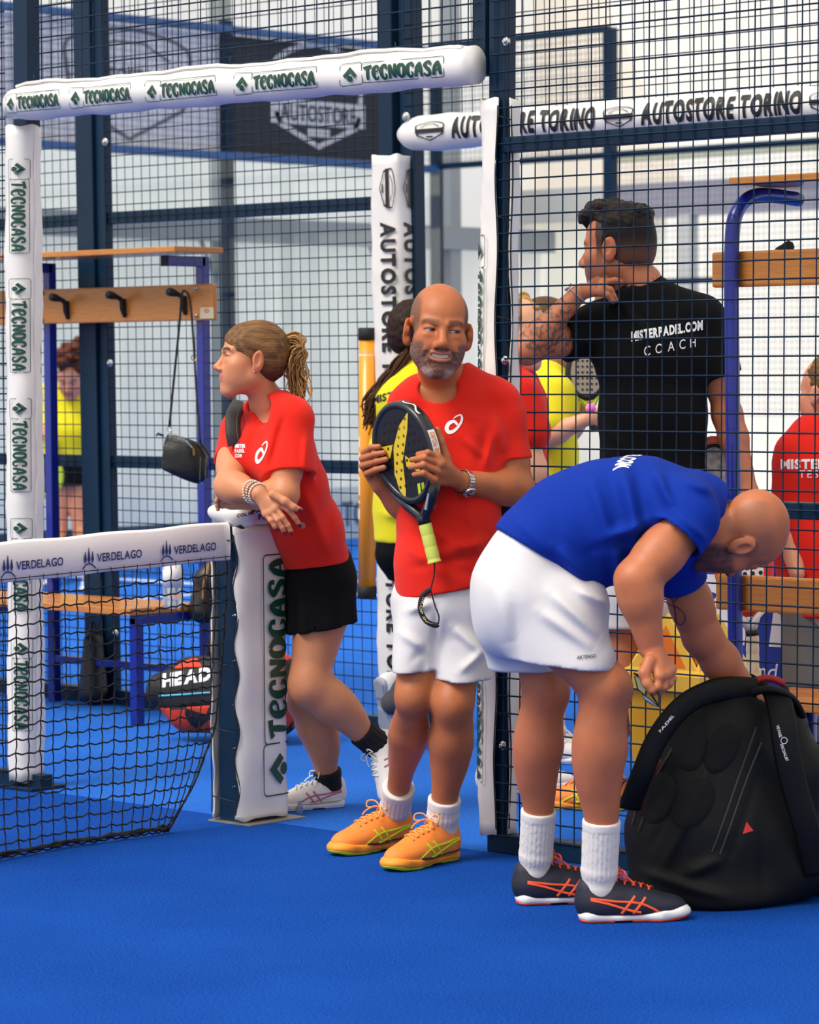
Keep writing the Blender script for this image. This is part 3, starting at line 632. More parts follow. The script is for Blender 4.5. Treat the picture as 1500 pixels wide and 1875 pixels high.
# sponsor banners fixed outside the back wall
bb = thing('banner', 'dark grey banner with a white shield emblem on the far back wall', 'banner', (XB-.1, 10.4, 3.0))
obj('sheet', box((XB-.1, 9.63, 3.02), (XB-.09, 11.5, 3.9)), mat('charcoal banner', rgb(52, 52, 56), .7), bb)
xf = lambda q: np.array([XB-.085, 10.05+q[0]*1.05, 3.06+q[1]*.86])
big = join2([ribbon([(.06, .34), (.1, .24), (.5, .05), (.9, .24), (.94, .34)], .05), (np.array([(0, .24), (1, .24), (1, .46), (0, .46)]), [(0, 1, 2, 3)]), ribbon(spline([(.05, .46, 0), (.06, .80, 0), (.5, .97, 0), (.94, .80, 0), (.95, .46, 0)], 5)[:, :2], .05), (np.array([(.38, .14), (.62, .14), (.62, .21), (.38, .21)]), [(0, 1, 2, 3)])])
obj('emblem', lay(big, lambda u, v: xf((u, v))), mat('white banner print', rgb(225, 225, 225), .7), bb)
obj('lettering', lay((tsh, tsf), lambda u, v: xf((.1+u*.8/shw, .27+v*.15))+[.003, 0, 0]), mat('charcoal banner', (0, 0, 0)), bb)
wb = thing('banner', 'white banner with a grey shield outline on the far back wall', 'banner', (XB-.1, 8.5, 3.0))
obj('sheet', box((XB-.1, 7.0, 3.02), (XB-.09, 9.5, 3.9)), mat('pale banner', rgb(228, 228, 232), .7), wb)
xg = lambda q: np.array([XB-.085, 8.0+q[0]*1.2, 3.05+q[1]*.84])
obj('emblem', lay(join2([big, ribbon([(.2, .74), (.38, .88), (.62, .88), (.8, .74)], .02)]) if False else join2([ribbon([(.0, .62), (.05, .3), (.5, .02), (.95, .3), (1, .62)], .035), ribbon(spline([(.0, .62, 0), (.03, .85, 0), (.5, .97, 0), (.97, .85, 0), (1, .62, 0)], 5)[:, :2], .03), ribbon([(.18, .72), (.38, .86), (.62, .86), (.84, .72)], .02)]), lambda u, v: xg((u, v))), mat('grey banner print', rgb(120, 120, 126), .7), wb)
obj('lettering', lay((tsh, tsf), lambda u, v: xg((.16+u*.68/shw, .5+v*.13))+[.003, 0, 0]), mat('grey banner print', (0, 0, 0)), wb)
# floor-level sponsor board
sb_ = thing('sponsor_board', 'low white board with grey lettering at the foot of the far wall', 'board', (-10.48, 11, 0)); obj('board', box((-10.5, 9.7, 0.), (-10.46, 14.0, .42)), mat('pale board', rgb(232, 234, 230), .6), sb_)
q0 = onX(628, 985, -10.45); tq, tqf = text2d('TORINO', .02); obj('lettering', lay((tq, tqf), lambda u, v: np.array([-10.45, q0[1]+u*.145, .10+v*.2])), mat('grey board print', rgb(90, 96, 98), .6), sb_)
ds = thing('kickboard', 'dark grey kickboard along the foot of the far wall at left', 'board', (-10.48, 7, 0)); obj('board', box((-10.5, 3, 0), (-10.46, 9.69, .2)), mat('dark board', rgb(70, 76, 80), .6), ds)
# marquee: pleated white side walls, grey beams and legs
def canvas(name, c):
    if name in MATS: return MATS[name]
    m = bpy.data.materials.new(name); m.use_nodes = True; nt = m.node_tree; N = nt.nodes; N.remove(N['Principled BSDF']); d = N.new('ShaderNodeBsdfDiffuse'); tr = N.new('ShaderNodeBsdfTranslucent'); mx = N.new('ShaderNodeMixShader'); mx.inputs[0].default_value = .6
    for n_ in (d, tr): n_.inputs['Color'].default_value = (*c, 1)
    nt.links.new(d.outputs[0], mx.inputs[1]); nt.links.new(tr.outputs[0], mx.inputs[2]); nt.links.new(mx.outputs[0], N['Material Output'].inputs[0]); MATS[name] = m; return m
def tent(name, p0, p1, z0, z1, col, seed, trans=.0):
    rs = np.random.RandomState(seed); p0, p1 = np.array(p0, float), np.array(p1, float); L = np.linalg.norm(p1-p0); t = (p1-p0)/L; n = np.array([-t[1], t[0]]); m = int(L*14); zs_ = np.linspace(z0, z1, 12); V = []; F = []
    for z in zs_:
        for i in range(m):
            s = L*i/(m-1); w = .035*math.sin(s*7+.6*math.sin(s*2.1))+.02*math.sin(s*17+1)+.03*math.sin(s*2.3+z*.9); q = p0+t*s+n*w; V.append((q[0], q[1], z))
    F = [(a*m+i, a*m+i+1, (a+1)*m+i+1, (a+1)*m+i) for a in range(11) for i in range(m-1)]
    return st(name, (V, F), canvas(*col), True)
M_tent = ('marquee canvas', rgb(250, 248, 234))
tent('wall_back', (-11.6, -2), (-11.6, 15.0), 0.0, 2.55, M_tent, 1)
st('wall_back', ([(-11.8, -2, 2.55), (-11.8, 15.2, 2.55), (-11.8, 15.2, 6.5), (-11.8, -2, 6.5)], [(0, 1, 2, 3)]), canvas('marquee upper canvas', rgb(246, 246, 242)))
for i, y in enumerate((10.8, 13.6)): st('trim_2', box((-11.55, y, 0), (-11.43, y+.14, 5)), mat('grey alloy', rgb(150, 156, 158), .45, .3))
st('trim_3', box((-11.55, -2, 2.42), (-11.4, 15, 2.62)), mat('grey alloy', (0, 0, 0)))
for y in (8.2, 10.6, 12.6): st('trim_4', tube([(-11.5, y, 2.5), (-11.5, y+1.2, .1)], .02, 6), mat('grey alloy', (0, 0, 0)))
tent('wall_side', (-14, 15.1), (-10.2, 15.1), 0.0, 2.7, M_tent, 5)
st('wall_side', ([(-14, 15.2, 2.7), (-9.9, 15.2, 2.7), (-10.9, 15.2, 4.6), (-11.2, 15.2, 7), (-14, 15.2, 7)], [(0, 1, 2, 3, 4)]), canvas('marquee beige canvas', rgb(242, 234, 222)))
st('trim_5', box((-14, 14.9, 2.70), (-10.7, 15.05, 3.0)), mat('pale alloy', rgb(186, 186, 178), .5, .0))
st('trim_6', box((-10.7, 14.9, 2.70), (4, 15.05, 3.0)), mat('lilac grey alloy', rgb(138, 136, 146), .5, .0))
st('trim_6', box((-10.7, 14.9, 3.2), (4, 15.0, 3.28)), mat('sage alloy', rgb(170, 174, 150), .5, .0))
for x in (-9.9, -5.55, -4.3, 0): st('trim_7', box((x, 14.88, 0), (x+.14, 15.0, 2.7)), mat('pale alloy', (0, 0, 0)))
tent('wall_side', (-4.6, 15.4), (4, 15.4), 0.0, 2.0, ('marquee right canvas', rgb(250, 250, 250)), 8)
# ================================================================ PEOPLE
M_skin = mat('skin', (.5, .3, .2), .48, attr=True, bump=.12, bscale=500, spec=.4, var=.07, vscale=28)
def cloth(name, c, rough=.85, bump=.25, sc=700, sheen=.1): return mat(name, c, rough, bump=bump, bscale=sc, sheen=sheen, spec=.15, var=.05, vscale=5)
M_red = cloth('red jersey', rgb(226, 38, 24)); M_blue = cloth('royal blue jersey', rgb(8, 46, 146), sheen=0); M_yel = cloth('yellow jersey', rgb(236, 222, 40)); M_blk = cloth('black jersey', rgb(12, 12, 13), sheen=0); M_wht = cloth('white short cloth', rgb(216, 212, 212)); M_skort = cloth('black skort cloth', rgb(11, 11, 12), sheen=0)
M_sock = mat('white sock knit', rgb(220, 214, 208), .9, bump=.08, bscale=900); M_bsock = mat('black sock knit', rgb(14, 14, 15), .9)
M_hair = mat('hair', (.1, .06, .04), .6, attr=True, spec=.2)
M_eye = mat('eyeball', (.8, .8, .8), .15, attr=True, coat=.5)
def orient(yaw=0., pitch=0., roll=0., ax=None):
    """rows: person's left, forward, up. yaw 0 faces the camera, + turns towards the picture's right; pitch + looks up; roll + leans the crown to picture right."""
    U0, B0, R0 = -DOWN, -FWD, RIGHT
    y, p, r = [math.radians(v) for v in (yaw, pitch, roll)]
    F = B0*math.cos(y)+R0*math.sin(y); Lf = R0*math.cos(y)-B0*math.sin(y); U = U0
    F, U = F*math.cos(p)+U*math.sin(p), U*math.cos(p)-F*math.sin(p)
    def rz(v): c, s = math.cos(r), math.sin(r); k = B0; return v*c+np.cross(-k, v)*s+k*(k @ v)*(1-c)
    return np.array([rz(Lf), rz(F), rz(U)])
class Head:
    def __init__(s, c, A, sc=1., **o): s.c = np.asarray(c, float); s.A = A; s.s = sc; s.o = o
    def w(s, x, y, z): return s.c+s.s*(x*s.A[0]+y*s.A[1]+z*s.A[2])
    def q(s, V): return (V-s.c) @ s.A.T/s.s
    def e(s, F, c, r, k=.012, mode='add', A=None): F.ell(s.w(*c), np.array(r)*s.s, s.A if A is None else A @ s.A, k*s.s, mode)
    def l(s, F, a, b, ra, rb=None, k=.012, mode='add'): F.cap(s.w(*a), s.w(*b), ra*s.s, None if rb is None else rb*s.s, k*s.s, mode)
    def build(s, F, neck, nr=.058, nk=.04):
        o = s.o; fem = o.get('fem', 0); jw = .9 if fem else 1.
        s.l(F, (0, -.02, -.06), s.q(np.asarray(neck)[None])[0], nr*.92, nr, nk)
        s.e(F, (0, -.018, .038), (.0745, .094, .083), .02); s.e(F, (0, .028, .03), (.062, .06, .066), .03)
        s.e(F, (0, .028, -.038), (.056*jw, .062, .074), .03)
        s.l(F, (.047*jw, .0, -.06), (.022*jw, .062, -.104), .019, .016, .03); s.l(F, (-.047*jw, .0, -.06), (-.022*jw, .062, -.104), .019, .016, .03)
        s.e(F, (0, .07, -.107), (.025*jw, .02, .018), .025); s.e(F, (0, .07, -.062), (.036, .024, .032), .025)
        for g in (1, -1):
            s.e(F, (g*.044, .056, -.024), (.021, .021, .018), .03); s.e(F, (g*.037, .045, -.055), (.024, .026, .03), .035)
            s.l(F, (g*.046, .070, .022), (g*.014, .087, .017), .0085, .009, .014)
            s.e(F, (g*.033, .096, .0), (.02, .0155, .0125), .013, 'sub')
            s.e(F, (g*.0325, .0690, .0), (.0165, .0165, .0150), .004)
            op = o.get('eye', .35)
            s.e(F, (g*.0325, .0685, .0035+.002*op), (.0185, .0185, .0140), .004)
            s.e(F, (g*.0325, .0840, -.001), (.0150, .012, .0052*op/.35), .002, 'sub')
            s.e(F, (g*.032, .0755, -.013), (.016, .011, .006), .010)
            s.e(F, (g*.015, .098, -.041), (.0088, .0105, .0075), .007)
            if o.get('ears', 1):
                ea = np.array([[.88, g*-.47, 0], [g*.47, .88, .0], [0, .12, .99]])
                s.e(F, (g*.0815, -.012, -.010), (.0085, .021, .034), .008, A=ea); s.e(F, (g*.0915, -.008, -.006), (.0062, .0115, .020), .004, 'sub', A=ea); s.e(F, (g*.0785, -.004, -.036), (.008, .010, .013), .010)
                s.e(F, (g*.080, .002, -.008), (.006, .005, .010), .006)
        nw = .8 if fem else 1.
        s.l(F, (0, .082, .012), (0, .109*(.97 if fem else 1), -.030), .0085*nw, .0115*nw, .012); s.e(F, (0, .108, -.035), (.0135*nw, .0125, .0105), .009)
        for g in (1, -1): s.e(F, (g*.0075, .103, -.0475), (.0042, .006, .004), .003, 'sub')
        sm = o.get('smile', 0)
        if sm:
            P = [(x, .0930-9*x*x, -.068+sm*10*x*x) for x in np.linspace(-.028, .028, 9)]
            for a, b in zip(P[:-1], P[1:]):
                s.l(F, (a[0], a[1]-.003, a[2]-.0095), (b[0], b[1]-.003, b[2]-.0095), .0062, None, .005); s.l(F, (a[0], a[1]-.003, a[2]+.0085), (b[0], b[1]-.003, b[2]+.0085), .0050, None, .005)
            for a, b in zip(P[1:-2], P[2:-1]): s.l(F, (a[0], a[1]+.004, a[2]), (b[0], b[1]+.004, b[2]), .0052, None, .002, 'sub'); s.l(F, (a[0], a[1]-.004, a[2]), (b[0], b[1]-.004, b[2]), .0048, None, .002, 'sub')
            for g in (1, -1): s.l(F, (g*.024, .098, -.04), (g*.041, .082, -.074), .003, .003, .010, 'sub')
        else:
            lip = 1.25 if fem else 1.
            s.e(F, (0, .0865, -.0635), (.022, .0095*lip, .0052*lip), .006); s.e(F, (0, .0855, -.0735), (.019, .0095*lip, .006*lip), .006); s.l(F, (.022, .088, -.0682), (-.022, .088, -.0682), .0022, None, .003, 'sub'); s.l(F, (0, .0975, -.0685), (.0, .0975, -.0684), .0015, None, .003, 'sub')
    def eyes(s, parent, iris=rgb(60, 38, 24), look=(0, 0)):
        for g in (1, -1):
            V, F = sphere((0, 0, 0), 1., 28, 20); d = unit((math.sin(math.radians(look[0])), 1, math.sin(math.radians(look[1])))); c = V @ d
            col = np.tile(np.array(rgb(196, 186, 178)), (len(V), 1)); col[c > .89] = iris; col[c > .965] = (.004, .004, .004)
            Vw = np.array([s.w(*(np.array([g*.0325, .0708, .0])+v*.0142)) for v in V]); obj('eye', (Vw, F), M_eye, parent, True, col)
            op = s.o.get('eye', .35)/.35; L_ = [s.w(g*.0325+x_, .0708+math.sqrt(max(.0166**2-x_*x_-.002*0, 1e-6))*.985, -.001+.0050*op*math.sqrt(max(1-(x_/.0152)**2, 0))+.0008) for x_ in np.linspace(-.0145, .0145, 11)]; obj('lashes', tube(L_, [.0004]+[.0010]*9+[.0004], 5), mat('lash brown', rgb(34, 22, 18), .6), parent)
def noise3(P, f, seed=0):
    rs = np.random.RandomState(seed); K = rs.normal(size=(7, 3))*f; ph = rs.uniform(0, 6.28, 7); return np.sin((P+.4/f*np.sin(P[:, [2, 0, 1]]*f)) @ K.T+ph).mean(1)*1.8
def sstep(a, b, x): t = np.clip((x-a)/(b-a), 0, 1); return t*t*(3-2*t)
def mixc(col, c, w): w = np.clip(w, 0, 1)[:, None]; return col*(1-w)+np.array(c)*w
def face_colours(q, col, o):
    """natural colouring of lips, brows, stubble and close-cropped hair, plus painted eye-socket shade, in head coordinates."""
    x, y, z = q[:, 0], q[:, 1], q[:, 2]; ax = np.abs(x); fr = y > .03
    red = np.array(col.mean(0))*np.array([1.08, .80, .74])
    col = mixc(col, red, .3*np.exp(-((ax-.045)**2+(z+.03)**2)/.0006)*fr); col = mixc(col, red, .5*np.exp(-(x**2+(z+.036)**2)/.0004)*(y > .09))
    col = mixc(col, red, .6*(ax > .074)*(z < .03)*(y < .02)*(z > -.06)*(y > -.05))
    lc = o.get('lip', rgb(176, 92, 80)); sm = o.get('smile', 0); zl = -.068+sm*10*x*x
    col = mixc(col, lc, .9*sstep(.0145, .010, np.abs(z-zl+.001))*sstep(.030, .024, ax)*(y > .055))
    bc = o.get('brow', rgb(50, 34, 24)); bz = .0235+.10*(ax-.02)-4.0*np.clip(ax-.034, 0, 1)**1.6
    col = mixc(col, bc, o.get('browk', .85)*sstep(.0065, .0035, np.abs(z-bz))*sstep(.010, .015, ax)*sstep(.056, .050, ax)*(y > .03))
    col = mixc(col, np.array(col.mean(0))*.55, .18*np.exp(-((ax-.033)**2/.0003+(z+.002)**2/.00012))*fr)  # eye sockets darkened: recess shade put into the skin colour
    return col
def person(name, label, base): return thing(name, label, 'person', base)
def body_mesh(F, h, fine=(), hf=.0022):
    """one skin mesh: coarse everywhere, re-meshed finely inside the given spheres (head, hands)."""
    V, Q = F.mesh(h); parts = []
    keep = np.ones(len(V), bool)
    for c, r in fine: keep &= ((V-np.asarray(c))**2).sum(1) > (r-.004)**2
    parts.append(cut_faces(V, Q, keep))
    for c, r in fine:
        c = np.asarray(c); v, f = F.mesh(hf, c-r-.01, c+r+.01); v, f = cut_faces(v, f, ((v-c)**2).sum(1) < (r+.004)**2)
        if len(v): parts.append((v, f))
    return stack(parts)
def leg(F, hip, knee, ankle, fwd, s=1., k=.03):
    hip, knee, ankle = map(np.asarray, (hip, knee, ankle)); fwd = unit(fwd); ax = unit(ankle-knee)
    F.cap(hip, knee+(hip-knee)*.12, .086*s, .053*s, k); F.cap(knee+(hip-knee)*.15, knee, .051*s, .049*s, k); F.ell(knee+fwd*.026*s, (.026*s, .022*s, .034*s), frame(ax, fwd)[0:1]+tuple(frame(ax, fwd)[1:]) if False else None, k=.03)
    F.cap(knee, knee+(ankle-knee)*.3, .049*s, .047*s, k); F.cap(knee+(ankle-knee)*.3, ankle, .047*s, .033*s, k)
    c = knee+(ankle-knee)*.27-fwd*.022*s; u, v, w = frame(ax, fwd); F.ell(c, (.052*s, .050*s, .115*s), np.array([u, v, w]), k=.04); F.ell(c+(ankle-knee)*.12, (.038*s, .038*s, .105*s), np.array([u, v, w]), k=.04)
    F.cap(ankle, ankle-fwd*.008*s+ax*.03, .031*s, .026*s, .02)
def arm(F, sh, el, wr, s=1., k=.025):
    sh, el, wr = map(np.asarray, (sh, el, wr)); F.cap(sh, el, .052*s, .041*s, k); m = sh+(el-sh)*.55; F.cap(m, m+(el-sh)*.1, .050*s, .048*s, k); F.ell(el, .040*s, None, k)
    m = el+(wr-el)*.28; F.cap(el, m, .040*s, .043*s, k); F.cap(m, wr, .043*s, .027*s, k)
def hand(F, wr, knuckles, fingers, thumb, s=1., palm_r=.0135):
    wr = np.asarray(wr)
    for kn in knuckles: F.cap(wr+(np.asarray(kn)-wr)*.25, kn, palm_r*1.15*s, palm_r*.88*s, .012)
    for a, b in zip(knuckles[:-1], knuckles[1:]): F.cap(a, b, .0115*s, .0115*s, .008)
    for f in fingers: 
        n = len(f); R = np.linspace(.0098, .0074, n)*s
        for i in range(n-1): F.cap(f[i], f[i+1], R[i], R[i+1], .0035)
    n = len(thumb); R = np.linspace(.0150, .0088, n)*s
    for i in range(n-1): F.cap(thumb[i], thumb[i+1], R[i], R[i+1], .007)
def loft(F, secs, side, k=.03):
    for (a, wa), (b, wb) in zip(secs[:-1], secs[1:]): F.ecap(a, b, wa, wb, side, k)
def sock(parent, ankle, top, r0, r1, m, band=.025, ribs=30, foot=None, fr=.037):
    F = Field(); ankle, top = np.asarray(ankle), np.asarray(top); ax = unit(top-ankle); u, v, w = frame(ax)
    F.cap(ankle-ax*.01, top+ax*.02, r0, r1, .01)
    if foot is not None: F.cap(ankle-ax*.02, foot, fr, fr*.9, .03)
    L = np.linalg.norm(top-ankle)
    def rib(p):
        q = p-ankle; t = q @ ax; a = np.arctan2(q @ v, q @ u); return np.where((t > .02) & (t < L-band), .0015*np.sin(a*ribs*.7), 0)+.0018*np.sin(t*120)*((t > 0) & (t < .05))-np.where(np.abs(t-(L-band*.5)) < band*.5, .0012, 0)
    F.add(rib, 0, 'disp'); F.plane(top, ax, .003); V, Q = F.mesh(.0042); return obj('sock', (V, Q), m, parent, True)
# ---------------------------------------------------------------- shoes: heel at the origin, toe along +x, sole at z = 0
def shoe(parent, heel, toe, up, L=.3, upper=None, sole=None, outsole=None, stripe=None, lace=None, lining=None, tongue=None, accent=None, side_vis=1, high=1., hf=.0036, res=True):
    heel, toe = np.asarray(heel, float), np.asarray(toe, float); x = unit(toe-heel); y = unit(np.cross(up, x)); z = np.cross(x, y); A = np.array([x, y, z]); s = L/.30
    W_ = lambda V: heel+np.asarray(V)*s @ A
    F = Field(); F.ell((.052, 0, .052), (.05, .037, .055), k=.02).cap((.06, 0, .04), (.14, 0, .04), .037, .037, .03).ell((.135, 0, .052), (.075, .038, .044), k=.04).ell((.215, .004, .036), (.078, .047, .034), k=.04).cap((.045, 0, .06), (.04, 0, .088*high), .034, .031, .02).cap((.10, 0, .07), (.088, 0, .098*high), .03, .022, .03)
    F.cap((.068, 0, .085), (.062, 0, .17), .030, .034, .008, 'sub'); F.plane((0, 0, .02), (0, 0, -1), .004)
    V, Q = F.mesh(hf); up_o = obj('upper', (W_(V), Q), upper, parent, True)
    G = Field(); G.ecap((.04, 0, .018), (.11, .0, .018), (.041, .03), (.037, .03), (0, 1, 0), .02).ecap((.11, 0, .018), (.215, .003, .018), (.037, .03), (.050, .03), (0, 1, 0), .02).ecap((.215, .003, .018), (.255, .008, .02), (.050, .03), (.042, .028), (0, 1, 0), .02).ell((.262, .006, .022), (.044, .044, .022), k=.02)
    top = lambda p: p[:, 2]-(.030-.010*np.sin(np.clip((p[:, 0]-.03)/.2, 0, 1)*math.pi)+.012*sstep(.24, .30, p[:, 0])+.01*sstep(.04, .0, p[:, 0])); bot = lambda p: -(p[:, 2]-(.006+.010*sstep(.23, .31, p[:, 0])+.006*sstep(.03, 0, p[:, 0])))
    G.add(top, .004, 'int').add(bot, .003, 'int'); V, Q = G.mesh(hf); obj('midsole', (W_(V), Q), sole, parent, True)
    H = Field(); H.ops = list(G.ops[:-2]); H.lo, H.hi = G.lo, G.hi; H.add(lambda p: p[:, 2]-(.0085+.012*sstep(.23, .31, p[:, 0])+.006*sstep(.03, 0, p[:, 0])), .002, 'int').add(lambda p: -(p[:, 2]-(.0+.010*sstep(.25, .31, p[:, 0])+.005*sstep(.02, 0, p[:, 0])+.004*((p[:, 0] > .10) & (p[:, 0] < .145)))), .002, 'int')
    V, Q = H.mesh(hf); obj('outsole', (W_(V), Q), outsole, parent, True)
    # tongue, collar lining
    T = Field().ecap((.098, 0, .085*high), (.078, 0, .122*high), (.021, .006), (.023, .006), (0, 1, 0), .01); V, Q = T.mesh(hf); obj('tongue', (W_(V), Q), tongue or upper, parent, True)
    if lining is not None:
        P = [(.066+.040*math.cos(a), .032*math.sin(a), (.094 if math.cos(a) < .3 else .094+.006*(math.cos(a)-.3))*high+.006*math.cos(a*1)) for a in np.linspace(0, 2*math.pi, 24, endpoint=False)]; P = np.array(P); obj('collar', (lambda VF: (W_(VF[0]), VF[1]))(tube(P, .0055, 7, closed=True)), lining, parent, True)
    # side stripes, laid onto the upper
    def onside(pts, g): return F.drop(np.array([(px, g*.09, pz) for px, pz in pts]), (0, -g, 0), .2, .0012)
    for g in (1, -1):
        if stripe is not None:
            for path, w in (([(.035, .062), (.08, .052), (.13, .036), (.165, .028)], .006), ([(.035, .066), (.1, .058), (.16, .052), (.2, .035), (.215, .024)], .006), ([(.115, .026), (.15, .07)], .007), ([(.145, .026), (.178, .066)], .007)):
                c = spline(np.array(path), 6); Pl = onside(c, g); obj('side_stripe', (lambda VF: (W_(VF[0]), VF[1]))(tube(Pl, w*.5, 6, flat=.35, hint=(0, 1, 0))), stripe, up_o)
        if accent is not None:
            c = spline(np.array([(.03, .032), (.1, .03), (.16, .026), (.21, .03)]), 6); obj('trim_line', (lambda VF: (W_(VF[0]), VF[1]))(tube(onside(c, g), .0022, 5)), accent, up_o)
    # laces
    parts = []
    for i in range(5):
        xx = .115+i*.021; zt = .2; a = F.drop(np.array([(xx-.008, yy, .2) for yy in np.linspace(-.024, .024, 7)]), (0, 0, -1), .3, .002); b = F.drop(np.array([(xx+(.010 if k < 3 else -.010)*0+.010*(yy/.024), yy, .2) for k, yy in enumerate(np.linspace(-.024, .024, 7))]), (0, 0, -1), .3, .003); parts += [tube(a, .0024, 5), tube(b, .0024, 5)]
    k0 = F.drop(np.array([(.112, 0, .2)]), (0, 0, -1), .3, .004)[0]
    for g in (1, -1):
        parts.append(tube(spline([k0, k0+[.004, g*.02, .018], k0+[.012, g*.042, .016], k0+[.016, g*.040, .0], k0+[.006, g*.012, .002]], 6), .0022, 5)); parts.append(tube(spline([k0, k0+[.012, g*.014, .004], k0+[.03, g*.03, -.008], k0+[.04, g*.034, -.02]], 5), .0022, 5))
    VF = join(parts); obj('laces', (W_(VF[0]), VF[1]), lace, parent, True)
    return F, W_
def decal(parent, F, VF, o, U, Vv, direction, m, name='print', off=.0016, back=.3, reach=.8):
    P = np.array([np.asarray(o)+np.asarray(U)*u+np.asarray(Vv)*v for u, v in VF[0]])-unit(direction)*back; return obj(name, (F.drop(P, direction, reach, off), VF[1]), m, parent)
def spiral_logo():        # looped oval mark with a tail, unit height
    P = spline([(.62, .42, .0), (.42, .62, .0), (.14, .5, 0), (.02, .22, 0), (.16, .03, 0), (.44, .12, 0), (.72, .42, 0), (.86, .76, 0), (.78, .97, 0), (.55, .9, 0), (.40, .78, 0)], 7)[:, :2]
    n = len(P); t = np.linspace(0, 1, n); return ribbon(P, .10+.10*np.sin(np.clip(t/.6, 0, 1)*math.pi)*(t < .6)+.02-(t > .7)*(t-.7)*.25)
# ---------------------------------------------------------------- man in red with the racket
def red_man():
    D = 8.42; P = lambda x, y, d=0.: at(x, y, D+d)
    T = person('person', 'smiling bald bearded man in red shirt and white shorts holding a racket', onZ(740, 1565))
    skin = np.array(rgb(180, 104, 62)); side = unit(RIGHT*.95-FWD*.28); fwdv = unit(-FWD*.9-RIGHT*.4)
    h1, t1, h2, t2 = onZ(752, 1546), onZ(583, 1571), onZ(836, 1571), onZ(699, 1598)
    up = np.array([0, 0, 1.]); an1 = P(722, 1500, .05); an2 = P(793, 1523, -.06)
    an1 = h1+unit(t1-h1)*.062+up*.095; an2 = h2+unit(t2-h2)*.062+up*.095
    B = Field(); A = orient(7, -4, 5); H = Head(P(803, 604, -.12), A, 1.04, smile=.75, eye=.25, browk=.62, brow=rgb(58, 40, 30), lip=rgb(176, 104, 88))
    neck = P(812, 700, .0)
    H.build(B, neck, .060)
    B.cap(neck, P(812, 730, .01), .062, .075, .03); loft(B, [(P(822, 760, .01), (.135, .085)), (P(820, 900, 0), (.125, .09)), (P(818, 1030, 0), (.125, .095))], side); B.cap(P(755, 735, 0), P(905, 735, .02), .05, .05, .04)
    sL, eL, wL = P(912, 742, .02), P(946, 895, .0), P(846, 882, -.15); sR, eR, wR = P(748, 742, -.03), P(748, 925, .03), P(697, 888, -.02)
    arm(B, sL, eL, wL, 1.08); arm(B, sR, eR, wR, 1.0)
    k1, k2 = P(757, 1278, -.05), P(829, 1292, -.06)
    leg(B, P(778, 1115, 0), k1, an1, fwdv, .88); leg(B, P(850, 1115, .02), k2, an2, fwdv, .98)
    zr = -.262
    hand(B, wL, [P(800, 836, zr), P(807, 849, zr+.0), P(804, 864, zr+.01), P(796, 879, zr+.02)],
         [[P(800, 836, zr), P(784, 829, zr-.018), P(766, 832, zr+.012)], [P(806, 849, zr), P(778, 838, zr-.018), P(754, 842, zr+.012)], [P(803, 863, zr), P(776, 851, zr-.018), P(752, 856, zr+.012)], [P(796, 878, zr), P(776, 866, zr-.014), P(759, 869, zr+.012)]],
         [P(822, 862, -.21), P(815, 836, -.215), P(807, 808, -.22), P(801, 786, -.225)], 1.05)
    zq = .195
    hand(B, wR, [P(676, 838, -.235+zq), P(672, 850, -.23+zq), P(674, 862, -.225+zq), P(680, 874, -.22+zq)],
         [[P(676, 838, -.235+zq), P(667, 828, -.27+zq), P(681, 819, -.305+zq), P(694, 818, -.316+zq)], [P(671, 850, -.23+zq), P(664, 840, -.268+zq), P(686, 832, -.31+zq), P(703, 829, -.322+zq)], [P(672, 862, -.225+zq), P(664, 853, -.265+zq), P(690, 845, -.31+zq), P(707, 841, -.326+zq)], [P(680, 874, -.22+zq), P(672, 867, -.265+zq), P(688, 860, -.305+zq), P(703, 856, -.324+zq)]],
         [P(700, 875, -.02), P(712, 850, -.03), P(722, 835, -.035)], 1.05)
    V, Q = body_mesh(B, .0066, [(H.w(0, .01, -.01), .165), (P(790, 850, -.22), .095), (P(684, 850, -.08), .085)])
    q = H.q(V); col = np.tile(skin, (len(V), 1)); hd = (np.abs(q) < .2).all(1)
    hc = face_colours(q[hd], col[hd], H.o); x, y, z = q[hd].T; ax = np.abs(x); n = noise3(q[hd], 420, 1); n2 = noise3(q[hd], 900, 2)
    stub = sstep(.05, .064, ax)*sstep(-.05, -.02, z)*sstep(.105, .07, z+.25*np.clip(y-.02, 0, 1))*(y < .062); stub = np.maximum(stub, sstep(-.02, -.05, y)*sstep(-.05, .0, z)*sstep(.11, .08, z))
    ear = (ax > .0715)*(y < .03)*(y > -.05)*(z < .032)*(z > -.06); stub = stub*(~(ear > 0))
    hc = mixc(hc, rgb(72, 54, 44), stub*.68)
    edge = -.028-.50*np.clip(.058-ax, 0, 1)*(ax < .058)+.0
    beard = sstep(.004, -.010, z-np.where(ax > .045, -.010-.9*(.075-ax)*0-.02, -.046+.25*(ax-.02)))*(y > -.008)*(z > -.14); mouth = (np.abs(z+.068-.75*10*x*x) < .0125)*(ax < .027)*(y > .06)
    chk = (ax < .046)*(z > -.052)*(ax > .026); beard = beard*(~(chk > 0)); beard = np.maximum(beard, (ax < .030)*(z < -.047)*(z > -.062)*(y > .07)); beard = beard*(~(mouth > 0))
    side_b = (ax > .050)*(ax < .0715)*(y < .045)*(y > .002)*(z < .0)*(z > -.09); beard = np.maximum(beard, side_b*.75)*(~(ear > 0))
    grey = .8*sstep(-.088, -.108, z)*sstep(.008, .026, ax)*sstep(.05, .04, ax)+.18*sstep(.03, .05, ax)+.15*sstep(-.10, -.12, z); bcol = np.array(rgb(66, 46, 34))*(1-np.clip(grey+.22*n, 0, 1))[:, None]+np.array(rgb(160, 146, 136))*np.clip(grey+.22*n, 0, 1)[:, None]
